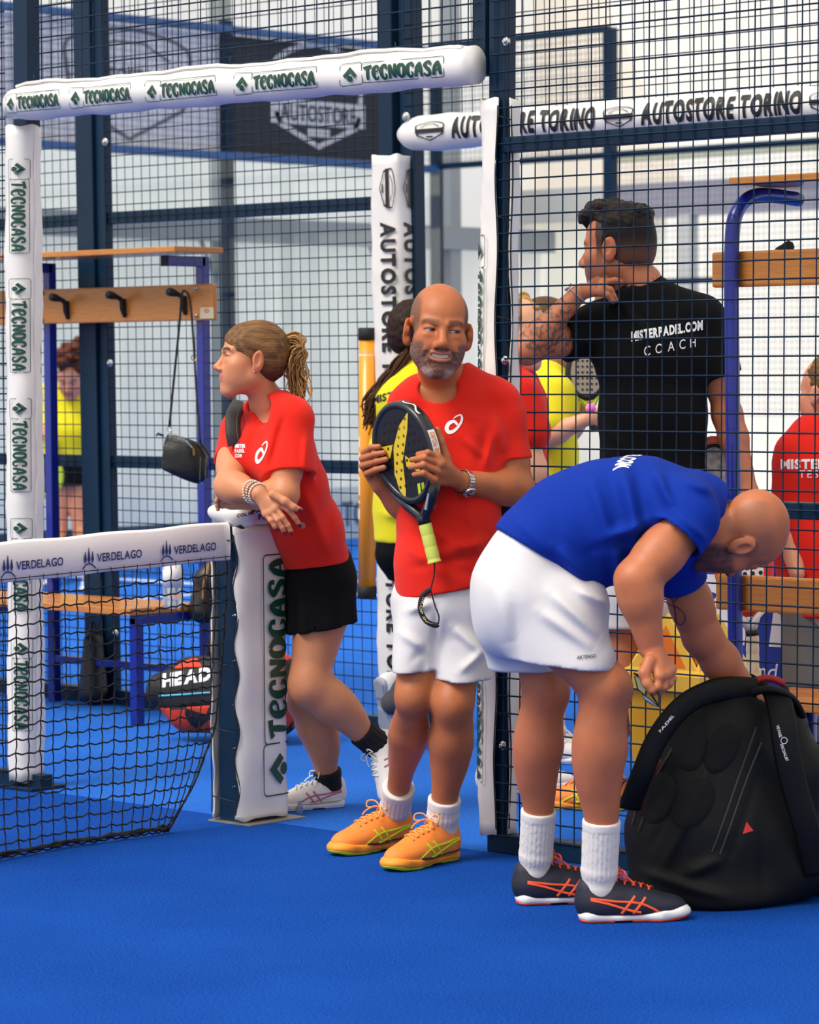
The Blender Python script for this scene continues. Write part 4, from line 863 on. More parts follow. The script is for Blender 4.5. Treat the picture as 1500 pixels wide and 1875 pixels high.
    w = np.clip(beard*(.78+.25*n2), 0, 1)[:, None]; hc = hc*(1-w)+bcol*w
    col[hd] = hc; obj('body', (V, Q), M_skin, T, True, col)
    H.eyes(T, rgb(46, 30, 22), (28, -3))
    tv = [H.w(x, .0885-8*x*x, -.067+.75*10*x*x+dz) for x in np.linspace(-.023, .023, 9) for dz in (.0045, -.0045)]; obj('teeth', (tv, [(2*i, 2*i+1, 2*i+3, 2*i+2) for i in range(8)]), mat('teeth', rgb(196, 188, 178), .3), T, True)
    # shirt
    S = Field(); cL, cR = P(926, 847, .012), P(742, 842, -.03)
    S.cap(sL, P(930, 842, .012), .062, .070, .035); S.cap(sR, P(742, 850, -.03), .060, .068, .035); S.cap(P(905, 735, .02), P(918, 765, .02), .058, .066, .03)
    S.plane(cL, unit(cL-sL)); S.plane(cR, (0, 0, -1)); S.cap(cL-(cL-sL)*.25, cL+(cL-sL)*.3, .058, .064, .004, 'sub')
    loft(S, [(P(820, 745, .01), (.135, .10)), (P(824, 800, .01), (.150, .120)), (P(824, 880, 0), (.142, .122)), (P(822, 960, 0), (.137, .120)), (P(814, 1040, 0), (.132, .122)), (P(812, 1110, 0), (.134, .124))], side, .04)
    S.cap(P(770, 722, 0), P(830, 706, .01), .050, .062, .04); S.cap(P(830, 706, .01), P(895, 726, .02), .062, .052, .04)
    S.fold(P(890, 780, -.12), P(880, 850, -.12), .014, -.008).fold(P(905, 790, -.1), P(888, 858, -.1), .012, .006).fold(P(800, 940, -.12), P(900, 985, -.1), .02, -.006).fold(P(810, 1010, -.13), P(905, 990, -.1), .018, .006).fold(P(770, 1020, -.13), P(890, 1060, -.1), .016, -.005).fold(P(860, 900, -.12), P(905, 930, -.08), .016, -.007).fold(P(745, 1000, -.12), P(800, 1045, -.12), .014, .005).fold(P(850, 800, -.13), P(885, 838, -.12), .012, .006).fold(P(760, 960, -.13), P(850, 1000, -.13), .016, .006).fold(P(905, 760, -.1), P(925, 830, -.1), .014, .006).fold(P(750, 1040, -.13), P(870, 1020, -.13), .014, -.008).fold(P(860, 930, -.13), P(885, 1060, -.1), .016, .006).fold(P(830, 745, -.12), P(880, 770, -.12), .014, .004)
    S.ripple(.0028, 26, 11, dirs=[(0, 0, 1), (.4, .3, 1)])
    S.plane(P(812, 1081, 0), (-np.array([0, 0, 1.])+.0*RIGHT+.19*RIGHT*-1*-1*.9)*1.0)
    S.cap(neck+up*.035, neck+up*.2, .066, .075, .006, 'sub'); S.ell(P(803, 712, -.075), (.058, .05, .040), k=.008, mode='sub')
    S.ecap(P(812, 1070, 0), P(812, 1130, 0), (.122, .112), (.124, .114), side, .004, 'sub')
    V, Q = S.mesh(.0052); sh = obj('shirt', (V, Q), M_red, T, True)
    decal(sh, S, spiral_logo(), P(818, 791, -.2), RIGHT*.05, -DOWN*.05, FWD, M_white, 'logo')
    # shorts
    G = Field(); a1, a2 = P(756, 1245, -.035), P(845, 1255, -.03)
    G.ecap(P(775, 1110, 0), a1, (.085, .10), (.056, .085), side, .03); G.plane(P(756, 1228, -.035), (0, 0, -1)); G.cap(P(757, 1212, -.035), P(757, 1300, -.04), .051, .053, .004, 'sub')
    g2 = Field(); g2.ecap(P(855, 1110, .01), a2, (.088, .105), (.082, .092), side, .03); g2.plane(P(845, 1242, -.03), (0, 0, -1.)); g2.cap(P(842, 1222, -.03), P(840, 1300, -.03), .068, .072, .004, 'sub')
    G.add(lambda p: g2.at(p), .012, 'add', (g2.lo[0], g2.hi[0]))
    g3 = Field(); g3.ecap(P(802, 1120, 0), P(796, 1235, -.03), (.06, .09), (.030, .075), side, .03); g3.plane(P(796, 1226, -.03), (0, 0, -1)); G.add(lambda p: g3.at(p), .015, 'add', (g3.lo[0], g3.hi[0]))
    G.ecap(P(815, 1050, 0), P(818, 1110, .0), (.128, .112), (.136, .114), side, .03); G.cap(P(812, 1130, 0), P(806, 1140, 0), .07, .05, .05)
    G.fold(P(800, 1110, -.14), P(792, 1230, -.12), .010, -.012).fold(P(745, 1120, -.12), P(790, 1105, -.13), .012, .008).fold(P(735, 1160, -.11), P(780, 1190, -.12), .012, .008).fold(P(830, 1150, -.12), P(890, 1200, -.1), .014, .009).fold(P(870, 1130, -.1), P(900, 1220, -.08), .012, -.008).fold(P(840, 1230, -.11), P(890, 1190, -.1), .012, .007).fold(P(750, 1215, -.1), P(785, 1180, -.11), .012, -.007)
    G.ripple(.005, 36, 7); G.plane(P(812, 1040, 0), (0, 0, 1))
    V, Q = G.mesh(.0052); obj('shorts', (V, Q), M_wht, T, True)
    for an, kn, tp in ((an1, k1, (728, 1434)), (an2, k2, (802, 1454))): sock(T, an, an+(kn-an)*.24, .043, .046, M_sock, foot=None)
    Mo = mat('orange mesh upper', rgb(248, 138, 52), .6, bump=.3, bscale=500); My = mat('neon yellow rubber', rgb(212, 232, 24), .5); Mol = mat('orange lace', rgb(250, 160, 80), .8); Mb = mat('black rubber', rgb(20, 20, 22), .5)
    for h, t in ((h1, t1), (h2, t2)):
        L_ = .305; t = h+unit(t-h)*L_; shoe_part = thing('x', '', '', h); bpy.data.objects.remove(shoe_part)
        shoe(T, h, t, up, L_, Mo, mat('orange foam', rgb(246, 150, 40), .6), My, My, Mol, Mo, Mo, Mb)
    # watch
    ax = unit(wL-eL); c = eL+(wL-eL)*.96; u, v, w = frame(ax); Mst = mat('watch steel', rgb(205, 202, 195), .22, 1.)
    wt = thing('wrist_watch', 'steel wrist watch with black dial on the racket holder\'s wrist', 'watch', c)
    n = 22
    for i in range(n):
        a = 2*math.pi*i/n; rr = .0325; e1, e2 = u*math.cos(a)+v*math.sin(a), -u*math.sin(a)+v*math.cos(a); obj('link', obox(c+e1*rr, [e1, e2, w], (.0018, .0042, .0088), .0008), Mst, wt, True)
    dd = unit(-FWD*.75+DOWN*.66-.0*RIGHT); dd = unit(dd-(dd @ w)*w); cs = obj('case', lathe(c+dd*.032, dd, [(0, .016), (.003, .019), (.008, .019), (.0095, .0165)], 28), Mst, wt, True)
    dial = obj('dial', lathe(c+dd*.0415, dd, [(0, .0158), (.0006, .0158)], 28), mat('black dial', rgb(10, 10, 14), .15, coat=1.), wt); e1, e2, _ = frame(dd)
    for i in range(12): a = i*math.pi/6; g = e1*math.cos(a)+e2*math.sin(a); obj('marker', tube([c+dd*.0424+g*.011, c+dd*.0424+g*.014], .0007, 4), M_white, dial)
    for a, l in ((.6, .011), (2.4, .008)): g = e1*math.cos(a)+e2*math.sin(a); obj('hand', tube([c+dd*.0427, c+dd*.0427+g*l], .0006, 4), M_white, dial)
    return T
red_man()
# ---------------------------------------------------------------- padel racket in his hands
def racket():
    D = 8.42-.165; P = lambda x, y, d=0.: at(x, y, D+d)
    top, end = P(722, 735, -.0), P(795, 1026, -.0); ax = unit(end-top); n0 = unit(-FWD*.60-RIGHT*.80); n = unit(n0-(n0 @ ax)*ax); sd = np.cross(n, ax); sd = -sd if sd @ RIGHT < 0 else sd     # sd: towards picture right
    T = thing('padel_racket', 'black perforated padel racket with yellow flash and lime grip in the man\'s hands', 'racket', top)
    W3 = lambda s, l, h=0.: top+sd*s+ax*l+n*h
    Mf = mat('black carbon face', rgb(18, 18, 20), .45); Mfr = mat('black frame', rgb(28, 28, 30), .35, coat=.3)
    a, b, cl, th = .128, .142, .142, .019
    out = []
    for t in np.linspace(0, 2*math.pi, 64, endpoint=False):
        s, l = a*math.sin(t), cl-b*math.cos(t)
        if l > cl: s *= 1-.12*((l-cl)/b)**2
        out.append((s, l))
    out = np.array(out); c = np.array([0, cl])
    def ring(f, h): return [W3(*(c+(q-c)*f), h) for q in out]
    R = [ring(.90, -th*.9), ring(.97, -th), ring(1., -th*.6), ring(1., th*.6), ring(.97, th), ring(.90, th*.9), ring(.86, th*.8), ring(.86, -th*.8)]
    N = 64; V = np.concatenate(R); F = [(i*N+j, i*N+(j+1) % N, ((i+1) % 8)*N+(j+1) % N, ((i+1) % 8)*N+j) for i in range(8) for j in range(N)]
    obj('frame', (V, F), Mfr, T, True)
    V = np.array(ring(.87, th*.78)+ring(.87, -th*.78)); F = [tuple(range(N)), tuple(range(2*N-1, N-1, -1))]; fc = obj('face', (V, F), Mf, T)
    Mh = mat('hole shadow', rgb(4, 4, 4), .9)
    rs = np.random.RandomState(1)
    for i in range(-4, 5):
        for j in range(-4, 5):
            s, l = i*.023+(j % 2)*.0115, cl+j*.022
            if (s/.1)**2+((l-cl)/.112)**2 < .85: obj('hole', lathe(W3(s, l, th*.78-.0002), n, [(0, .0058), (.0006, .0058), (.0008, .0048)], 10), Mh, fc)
    # flash print
    fl = [[(.030, .02), (.012, .075), (-.030, .165), (-.044, .255), (-.052, .30), (-.066, .255), (-.070, .20), (-.050, .115), (-.012, .055)], [(-.092, .105), (-.050, .108), (-.072, .148), (-.085, .13)], [(-.018, .15), (.012, .185), (.030, .225), (.0, .20), (-.022, .185)]]
    Myl = mat('yellow flash', rgb(224, 190, 40), .4)
    for f in fl:
        f = [(min(max(s*1.25+.03, -.10), .1), min(l*.86+.02, .262)) for s, l in f]; V = [W3(s, l, th*.78+.0006) for s, l in f]; k = W3(*np.mean(f, 0), th*.78+.0006); obj('flash_print', (V+[k], [(i, (i+1) % len(f), len(f)) for i in range(len(f))]), Myl, fc)
    for s in (.030, .048): obj('bar_print', ([W3(s, .232, th*.78+.0007), W3(s+.012, .232, th*.78+.0007), W3(s+.006, .262, th*.78+.0007), W3(s-.006, .262, th*.78+.0007)], [(0, 1, 2, 3)]), mat('lime print', rgb(196, 214, 40), .4), fc)
    Mw = mat('white edge tape', rgb(225, 222, 220), .5)
    tv, tf = text2d('DROP SHOT', .03); tw = tv[:, 0].max()
    def edge_fn(i0, i1, w):
        idx = np.linspace(i0, i1, 20); q = np.array([[np.interp(i, np.arange(N), out[:, k]) for k in (0, 1)] for i in idx]); return lambda u, v: W3(*(c+(np.array([np.interp(u, np.linspace(0, 1, 20), q[:, k]) for k in (0, 1)])-c)*1.006), (v-.5)*2*w)
    f = edge_fn(13, 20, th*.62); g = [(u, v) for u in np.linspace(0, 1, 12) for v in (0, 1)]; obj('edge_tape', ([f(*q) for q in g], [(2*i, 2*i+1, 2*i+3, 2*i+2) for i in range(11)]), Mw, T)
    f2 = edge_fn(13.5, 19.5, th*.42); obj('lettering', ([f2(u/tw, v)+sd*.0015 for u, v in tv], tf), mat('orange print', rgb(230, 140, 50), .5), T)
    f = edge_fn(3, 9, th*.5); obj('edge_print', ([f(u, .5+.35*math.sin(u*9)+dv) for u in np.linspace(0, 1, 24) for dv in (-.16, .16)], [(2*i, 2*i+1, 2*i+3, 2*i+2) for i in range(23)]), Mw, T)
    # throat and grip
    for g in (-1, 1): obj('throat_arm', tube([W3(g*.088, .238), W3(g*.05, .285), W3(g*.012, .318), W3(g*.008, .335)], [.017, .016, .014, .013], 10), Mfr, T, True)
    obj('throat_bridge', tube([W3(-.07, .262), W3(.07, .262)], .013, 8), Mfr, T, True)
    obj('side_plate', obox(W3(.052, .285, 0), [unit(W3(-.04, .05)-W3(0, 0)), n, unit(W3(.05, .04)-W3(0, 0))], (.026, .0165, .004), .002), mat('lilac plate', rgb(168, 164, 176), .4), T)
    L = np.linalg.norm(end-top); obj('grip_collar', tube([W3(0, .318), W3(0, .342)], .0185, 14), M_lace, T, True)
    prof = [(i, .0165+.0016*(abs(math.sin(i*7/.115*math.pi/2*1.0))**.3)) for i in np.linspace(0, L-.34, 60)]; obj('grip', lathe(W3(0, .34), ax, prof+[(L-.337, .0195), (L-.333, .019)], 16), mat('lime grip tape', rgb(206, 214, 92), .7), T, True)
    e = W3(0, L+.002); cord = [e, e+at(0, 0, 1)*0+P(797, 1050)-P(797, 1026), e+P(790, 1078)-P(797, 1026)]; obj('cord', tube(spline(np.array(cord), 6), .0022, 6), M_lace, T)
    k = cord[-1]; of = lambda dx, dy, d=0.: k+RIGHT*dx/660.+DOWN*dy/660.+FWD*d
    st1 = obj('wrist_strap', tube(spline([of(0, 0), of(-14, 12), of(-18, 36), of(-8, 56), of(8, 64), of(14, 62)], 8), [.004]+[.0075]*38+[.006, .004] if False else .0072, 8, flat=.4, hint=FWD), M_lace, T, True); obj('strap_cord', tube(spline([of(0, 0), of(8, 28), of(15, 48), of(14, 62)], 8), .0022, 6), M_lace, T)
    tv, tf = text2d('DROP SHOT', .02); tw = tv[:, 0].max(); path = spline([of(-11, 14, -.009), of(-17, 34, -.009), of(-9, 55, -.009), of(2, 61, -.009)], 8)
    pi = np.linspace(0, 1, len(path)); obj('lettering', ([np.array([np.interp(u/tw, pi, path[:, i]) for i in range(3)])+RIGHT*(v-.5)*.0075 for u, v in tv], tf), mat('gold print', rgb(206, 190, 130), .5), st1)
racket()
# ---------------------------------------------------------------- strands of hair as thin tapering tubes
def strands(paths, r, n=4):
    return join([tube(p, np.linspace(r, r*.45, len(p)), n, caps=False) for p in paths])
# ---------------------------------------------------------------- woman leaning on the net post
def woman():
    D = 9.42; P = lambda x, y, d=0.: at(x, y, D+d); up = np.array([0, 0, 1.]); rs = np.random.RandomState(3)
    heel, toe = onZ(634, 1476), onZ(520, 1484); T = person('person', 'woman in red shirt and black skort leaning on the net post', heel)
    skin = np.array(rgb(206, 136, 96)); face = unit(-RIGHT*.97-FWD*.25); side = unit(FWD*.85-RIGHT*.25)
    B = Field(); A = orient(-80, 2, 2); H = Head(P(461, 657, -.33), A, .94, fem=1, eye=.3, browk=1., brow=rgb(70, 46, 30), lip=rgb(196, 112, 100), ears=1)
    neck = P(492, 742, -.28); H.build(B, neck, .050, .03)
    B.cap(neck, P(505, 765, -.26), .052, .07, .03); loft(B, [(P(508, 800, -.25), (.12, .085)), (P(545, 930, -.18), (.11, .08)), (P(580, 1040, -.06), (.108, .078))], side)
    sN, eN, wN = P(535, 775, -.36), P(520, 905, -.42), P(425, 918, -.30)           # near (left) arm, crossing below
    sF, eF, wF = P(438, 790, -.14), P(420, 890, -.38), P(474, 904, -.50)           # far (right) arm with the bracelets
    # both arms lie on the post cap (depth about 8.9)
    arm(B, sN, eN, wN, .95); arm(B, sF, eF, wF, .98)
    zz = -.53
    hand(B, wF, [P(510, 922, zz), P(505, 932, zz), P(497, 938, zz+.005), P(487, 941, zz+.012)],
         [[P(510, 922, zz), P(528, 934, zz-.005), P(540, 948, zz), P(549, 962, zz+.01)], [P(505, 930, zz), P(518, 947, zz-.012), P(528, 962, zz-.008), P(534, 976, zz)], [P(498, 937, zz+.003), P(508, 952, zz-.010), P(517, 966, zz-.006), P(522, 976, zz)], [P(488, 941, zz+.01), P(496, 953, zz), P(503, 963, zz+.002), P(508, 970, zz+.006)]],
         [P(500, 905, zz-.01), P(522, 918, zz-.02), P(538, 929, zz-.02), P(550, 934, zz-.015)], .92, .0128)
    hand(B, wN, [P(412, 912, -.33), P(408, 918, -.31), P(407, 924, -.29)], [[P(412, 912, -.33), P(401, 908, -.34), P(396, 918, -.34)], [P(408, 918, -.31), P(398, 916, -.32), P(397, 926, -.32)], [P(407, 924, -.29), P(400, 924, -.3), P(399, 932, -.3)]], [P(420, 905, -.32), P(405, 900, -.33), P(398, 906, -.33)], .9)
    fl = unit(-RIGHT*.95-FWD*.1); anS = heel+unit(toe-heel)*.055+up*.085; kS = P(560, 1285, .03); leg(B, P(585, 1140, .03), kS, anS, fl, .98)
    kN, anN = P(562, 1258, -.12), P(686, 1360, .0); leg(B, P(590, 1120, -.09), kN, anN, unit(-RIGHT*.6+DOWN*.8), 1.02)
    V, Q = body_mesh(B, .0066, [(H.w(0, .01, -.015), .158), (P(512, 942, -.53), .085), (P(408, 912, -.31), .05)])
    q = H.q(V); col = np.tile(skin, (len(V), 1)); hd = (np.abs(q) < .17).all(1); col[hd] = face_colours(q[hd], col[hd], H.o)
    for tip in (P(549, 962, zz+.01), P(534, 976, zz), P(522, 976, zz), P(508, 970, zz+.006), P(550, 934, zz-.015)): col = mixc(col, rgb(120, 24, 34), (((V-tip-FWD*-.004-DOWN*.002)**2).sum(1) < .0088**2)*1.)
    obj('body', (V, Q), M_skin, T, True, col); H.eyes(T, rgb(70, 84, 90), (-6, 2))
    # hair drawn back over the skull, tail behind
    Hf = Field(); H.e(Hf, (0, -.022, .040), (.080, .097, .086), .02); H.e(Hf, (0, .026, .038), (.068, .068, .071), .02); H.e(Hf, (0, -.05, -.002), (.070, .066, .07), .03)
    cut = lambda p: (lambda q: (q[:, 1]*.80+.60*np.clip(.040-q[:, 2], -.2, .2)*1.05-.066)*H.s)(H.q(p)); Hf.add(cut, .006, 'int')
    Hf.add(lambda p: (lambda q: .0007*np.sin(q[:, 2]*700+q[:, 1]*200+3*np.sin(q[:, 1]*60))+.0007*np.sin((q[:, 2]-q[:, 1]*.6)*1100))(H.q(p)), 0, 'disp')
    for g in (1, -1): H.e(Hf, (g*.083, -.006, -.012), (.02, .022, .034), .006, 'sub')
    V, Q = Hf.mesh(.0032); q = H.q(V); hc = np.tile(np.array(rgb(88, 60, 38)), (len(V), 1)); n = noise3(np.c_[q[:, 2]*6, q[:, 1]*1.2, q[:, 0]*6], 40, 5); hc = mixc(hc, rgb(170, 124, 74), .20+.24*n); hc = mixc(hc, rgb(48, 32, 22), sstep(.0, -.06, q[:, 2])*.6)
    hr = obj('hair', (V, Q), M_hair, T, True, hc)
    base = H.w(0, -.112, .062); paths = []; cols = []
    for i in range(150):
        r = rs.normal(size=2)*.010; o = A[0]*r[0]+A[2]*r[1]; e = rs.normal(size=3)*.013
        Pt = np.array([base+A[1]*.02+o*.6, base-A[1]*.018+A[2]*.010+o, base-A[1]*.046-A[2]*.02+o*1.3+e*.4, P(538, 660, -.32)+o*1.6+e, P(545+rs.normal()*5, 700+rs.normal()*6, -.32)+e*1.1, P(547+rs.normal()*5, 728+rs.normal()*9, -.32)+e*1.1]); paths.append(spline(Pt, 4)); 
    VF = strands(paths, .0030); k = len(VF[0])//150; cc = np.array(rgb(206, 160, 98)); dk = np.array(rgb(98, 64, 36)); w = np.clip(rs.uniform(-.1, 1.05, 150), 0, 1)[:, None]; cs = np.repeat(cc*w+dk*(1-w), k, 0); obj('ponytail', VF, M_hair, T, True, cs[:len(VF[0])])
    obj('hair_tie', tube([base+(A[0]*math.cos(a)+A[2]*math.sin(a))*.0165-A[1]*.012 for a in np.linspace(0, 2*math.pi, 18, endpoint=False)], .005, 6, closed=True), M_lace, T, True)
    obj('earring', sphere(H.w(.083, .0, -.046), .0035, 10, 6), M_chrome, T, True)
    ch = spline([P(500, 728, -.36), P(493, 748, -.375), P(480, 765, -.40), P(470, 772, -.40)], 8); obj('necklace', tube(ch, .001, 5), mat('gold', rgb(190, 150, 80), .3, 1.), T)
    # shirt
    S = Field(); cN = P(534, 866, -.39); cF = P(428, 846, -.25)
    S.cap(sN, cN+(cN-sN)*.1, .062, .074, .03); S.plane(cN, unit(cN-sN)); S.cap(cN-(cN-sN)*.2, cN+(cN-sN)*.35, .058, .068, .004, 'sub')
    g2 = Field(); g2.cap(sF, cF+(cF-sF)*.1, .054, .062, .03); g2.plane(cF, unit(cF-sF)); g2.cap(cF-(cF-sF)*.2, cF+(cF-sF)*.4, .048, .056, .004, 'sub'); S.add(lambda p: g2.at(p), .02, 'add', (g2.lo[0], g2.hi[0]))
    loft(S, [(P(500, 770, -.25), (.145, .08)), (P(506, 820, -.25), (.15, .105)), (P(530, 890, -.2), (.14, .105)), (P(560, 960, -.13), (.135, .100)), (P(580, 1040, -.06), (.145, .108))], side, .04)
    S.cap(P(495, 738, -.30), P(532, 765, -.345), .050, .058, .04); S.cap(P(495, 742, -.26), P(448, 785, -.16), .05, .055, .04)
    S.ell(P(456, 828, -.30), (.05, .06, .06), k=.05); S.ell(P(505, 845, -.36), (.06, .05, .06), k=.05)
    S.fold(P(520, 760, -.45), P(497, 850, -.45), .010, -.010).fold(P(500, 770, -.45), P(485, 850, -.44), .014, .006).fold(P(560, 800, -.4), P(560, 860, -.4), .01, .006).fold(P(470, 780, -.4), P(455, 830, -.4), .012, -.005).fold(P(560, 900, -.28), P(600, 1010, -.2), .018, .008).fold(P(545, 930, -.28), P(575, 1020, -.2), .014, -.007).fold(P(600, 880, -.2), P(605, 990, -.15), .012, -.005)
    S.ripple(.003, 24, 4, dirs=[(0, 0, 1), (.5, .2, .6)]); S.plane(P(580, 1034, -.06), -up+RIGHT*.12)
    S.cap(neck+up*.02-RIGHT*.01, neck+up*.2, .062, .075, .006, 'sub'); S.ell(P(472, 752, -.36), (.045, .05, .05), k=.01, mode='sub')
    
    V, Q = S.mesh(.0052); sh = obj('shirt', (V, Q), M_red, T, True)
    decal(sh, S, spiral_logo(), P(466, 846, -.45), RIGHT*.036-FWD*.0, -DOWN*.062+RIGHT*.006, FWD, M_white, 'logo')
    for i, s_ in enumerate(('MISTER', 'PADEL', 'COM')):
        tv, tf = text2d(s_, .06); decal(sh, S, (tv, tf), P(426.5, 819+i*9, -.45), RIGHT*.0115*.6, -DOWN*.0115, FWD, M_white, 'print')
    # skort: flared, pleated
    G = Field(); c0, c1 = P(585, 1045, -.06), P(582, 1150, -.05)
    G.ecap(P(580, 990, -.06), P(584, 1060, -.06), (.122, .090), (.142, .108), side, .03); G.ecap(P(584, 1060, -.06), P(584, 1160, -.05), (.15, .108), (.17, .108), side, .03); G.ecap(P(590, 1050, -.05), P(606, 1160, -.05), (.10, .06), (.12, .055), side, .03)
    def pleat(p): q = p-c0; a = np.arctan2(q @ side, q @ RIGHT); t = np.clip((-q[:, 2]-.02)/.15, 0, 1); return -.008*t*np.sin(a*9+1)
    G.add(pleat, 0, 'disp'); G.plane(P(584, 1150, -.05), -up+RIGHT*.18); G.plane(P(584, 1004, -.05), up); G.ecap(P(584, 1125, -.05), P(584, 1200, -.05), (.15, .095), (.16, .10), side, .004, 'sub')
    V, Q = G.mesh(.006); obj('skort', (V, Q), M_skort, T, True)
    # shoes and socks
    Mu = mat('white mesh upper', rgb(232, 226, 220), .6, bump=.4, bscale=420); Mp = mat('pink trim', rgb(214, 132, 128), .6); Ms = mat('white foam', rgb(234, 230, 226), .5); Mst = mat('mauve stripe', rgb(178, 110, 122), .5); Mlg = mat('pale lime trim', rgb(214, 218, 150), .5); Ml = mat('white lace', rgb(240, 238, 234), .8)
    sock(T, anS-up*.015, anS+(kS-anS)*.13, .041, .043, M_bsock, .012, 20); shoe(T, heel, heel+unit(toe-heel)*.26, up, .255, Mu, Ms, Ms, Mst, Ml, Mp, Mu, Mlg)
    d = unit(anN-kN); sock(T, anN-d*.045, anN-d*.0-d*.075*1+d*.0, .036, .038, M_bsock, .012, 20) if False else sock(T, anN+d*.04, anN-d*.06, .044, .045, M_bsock, .012, 20)
    hl = P(708, 1345, .05); tx = P(692, 1462, -.07); sx = unit(tx-hl); upv = unit(-RIGHT*.9+up*.25-FWD*.25); hl = anN-sx*.055-unit(upv-(upv @ sx)*sx)*.085; shoe(T, hl, hl+sx*.25, upv, .25, Mu, Ms, Ms, Mst, Ml, Mp, Mu, Mlg)
    # bag strap over the far shoulder
    sp = spline([P(440, 738, -.2), P(428, 760, -.30), P(427, 790, -.34), P(431, 815, -.34)], 6); fr = tube(sp, .024, 10, flat=.3, hint=FWD); stp = thing('shoulder_strap', 'black padded bag strap over the leaning woman\'s shoulder', 'strap', sp[-1]); obj('strap', fr, mat('strap webbing', rgb(44, 42, 40), .6, bump=.4, bscale=300), stp, True)
    obj('stitching', join([tube(sp+RIGHT*dx-FWD*.009, .0012, 4) for dx in (-.012, .012)]), mat('grey thread', rgb(90, 88, 84), .8), stp)
    # bracelets
    ax = unit(wF-eF); Mbe = mat('white bead', rgb(226, 214, 200), .3); Msl = mat('silver bead', rgb(190, 180, 168), .25, .8)
    for j, (t, mm, tilt, lab) in enumerate(((.80, Mbe, .25, 'white bead bracelet farther up the leaning woman\'s forearm'), (.90, Msl, .1, 'silver bead bracelet between the two others on the leaning woman\'s wrist'), (.97, Mbe, -.1, 'white bead bracelet nearest the leaning woman\'s hand'))):
        c = eF+(wF-eF)*t+up*.0; u, v, w = frame(unit(ax+up*tilt)); bt_ = thing('bracelet', lab, 'bracelet', c, 'bracelets on the wrist')
        tag(obj('beads', join([sphere(c+(u*math.cos(a)+v*math.sin(a))*(.0345-.0035*j*.6), .0037, 8, 5) for a in np.linspace(0, 2*math.pi, 26, endpoint=False)]), mm, bt_, True), kind='stuff')
woman()
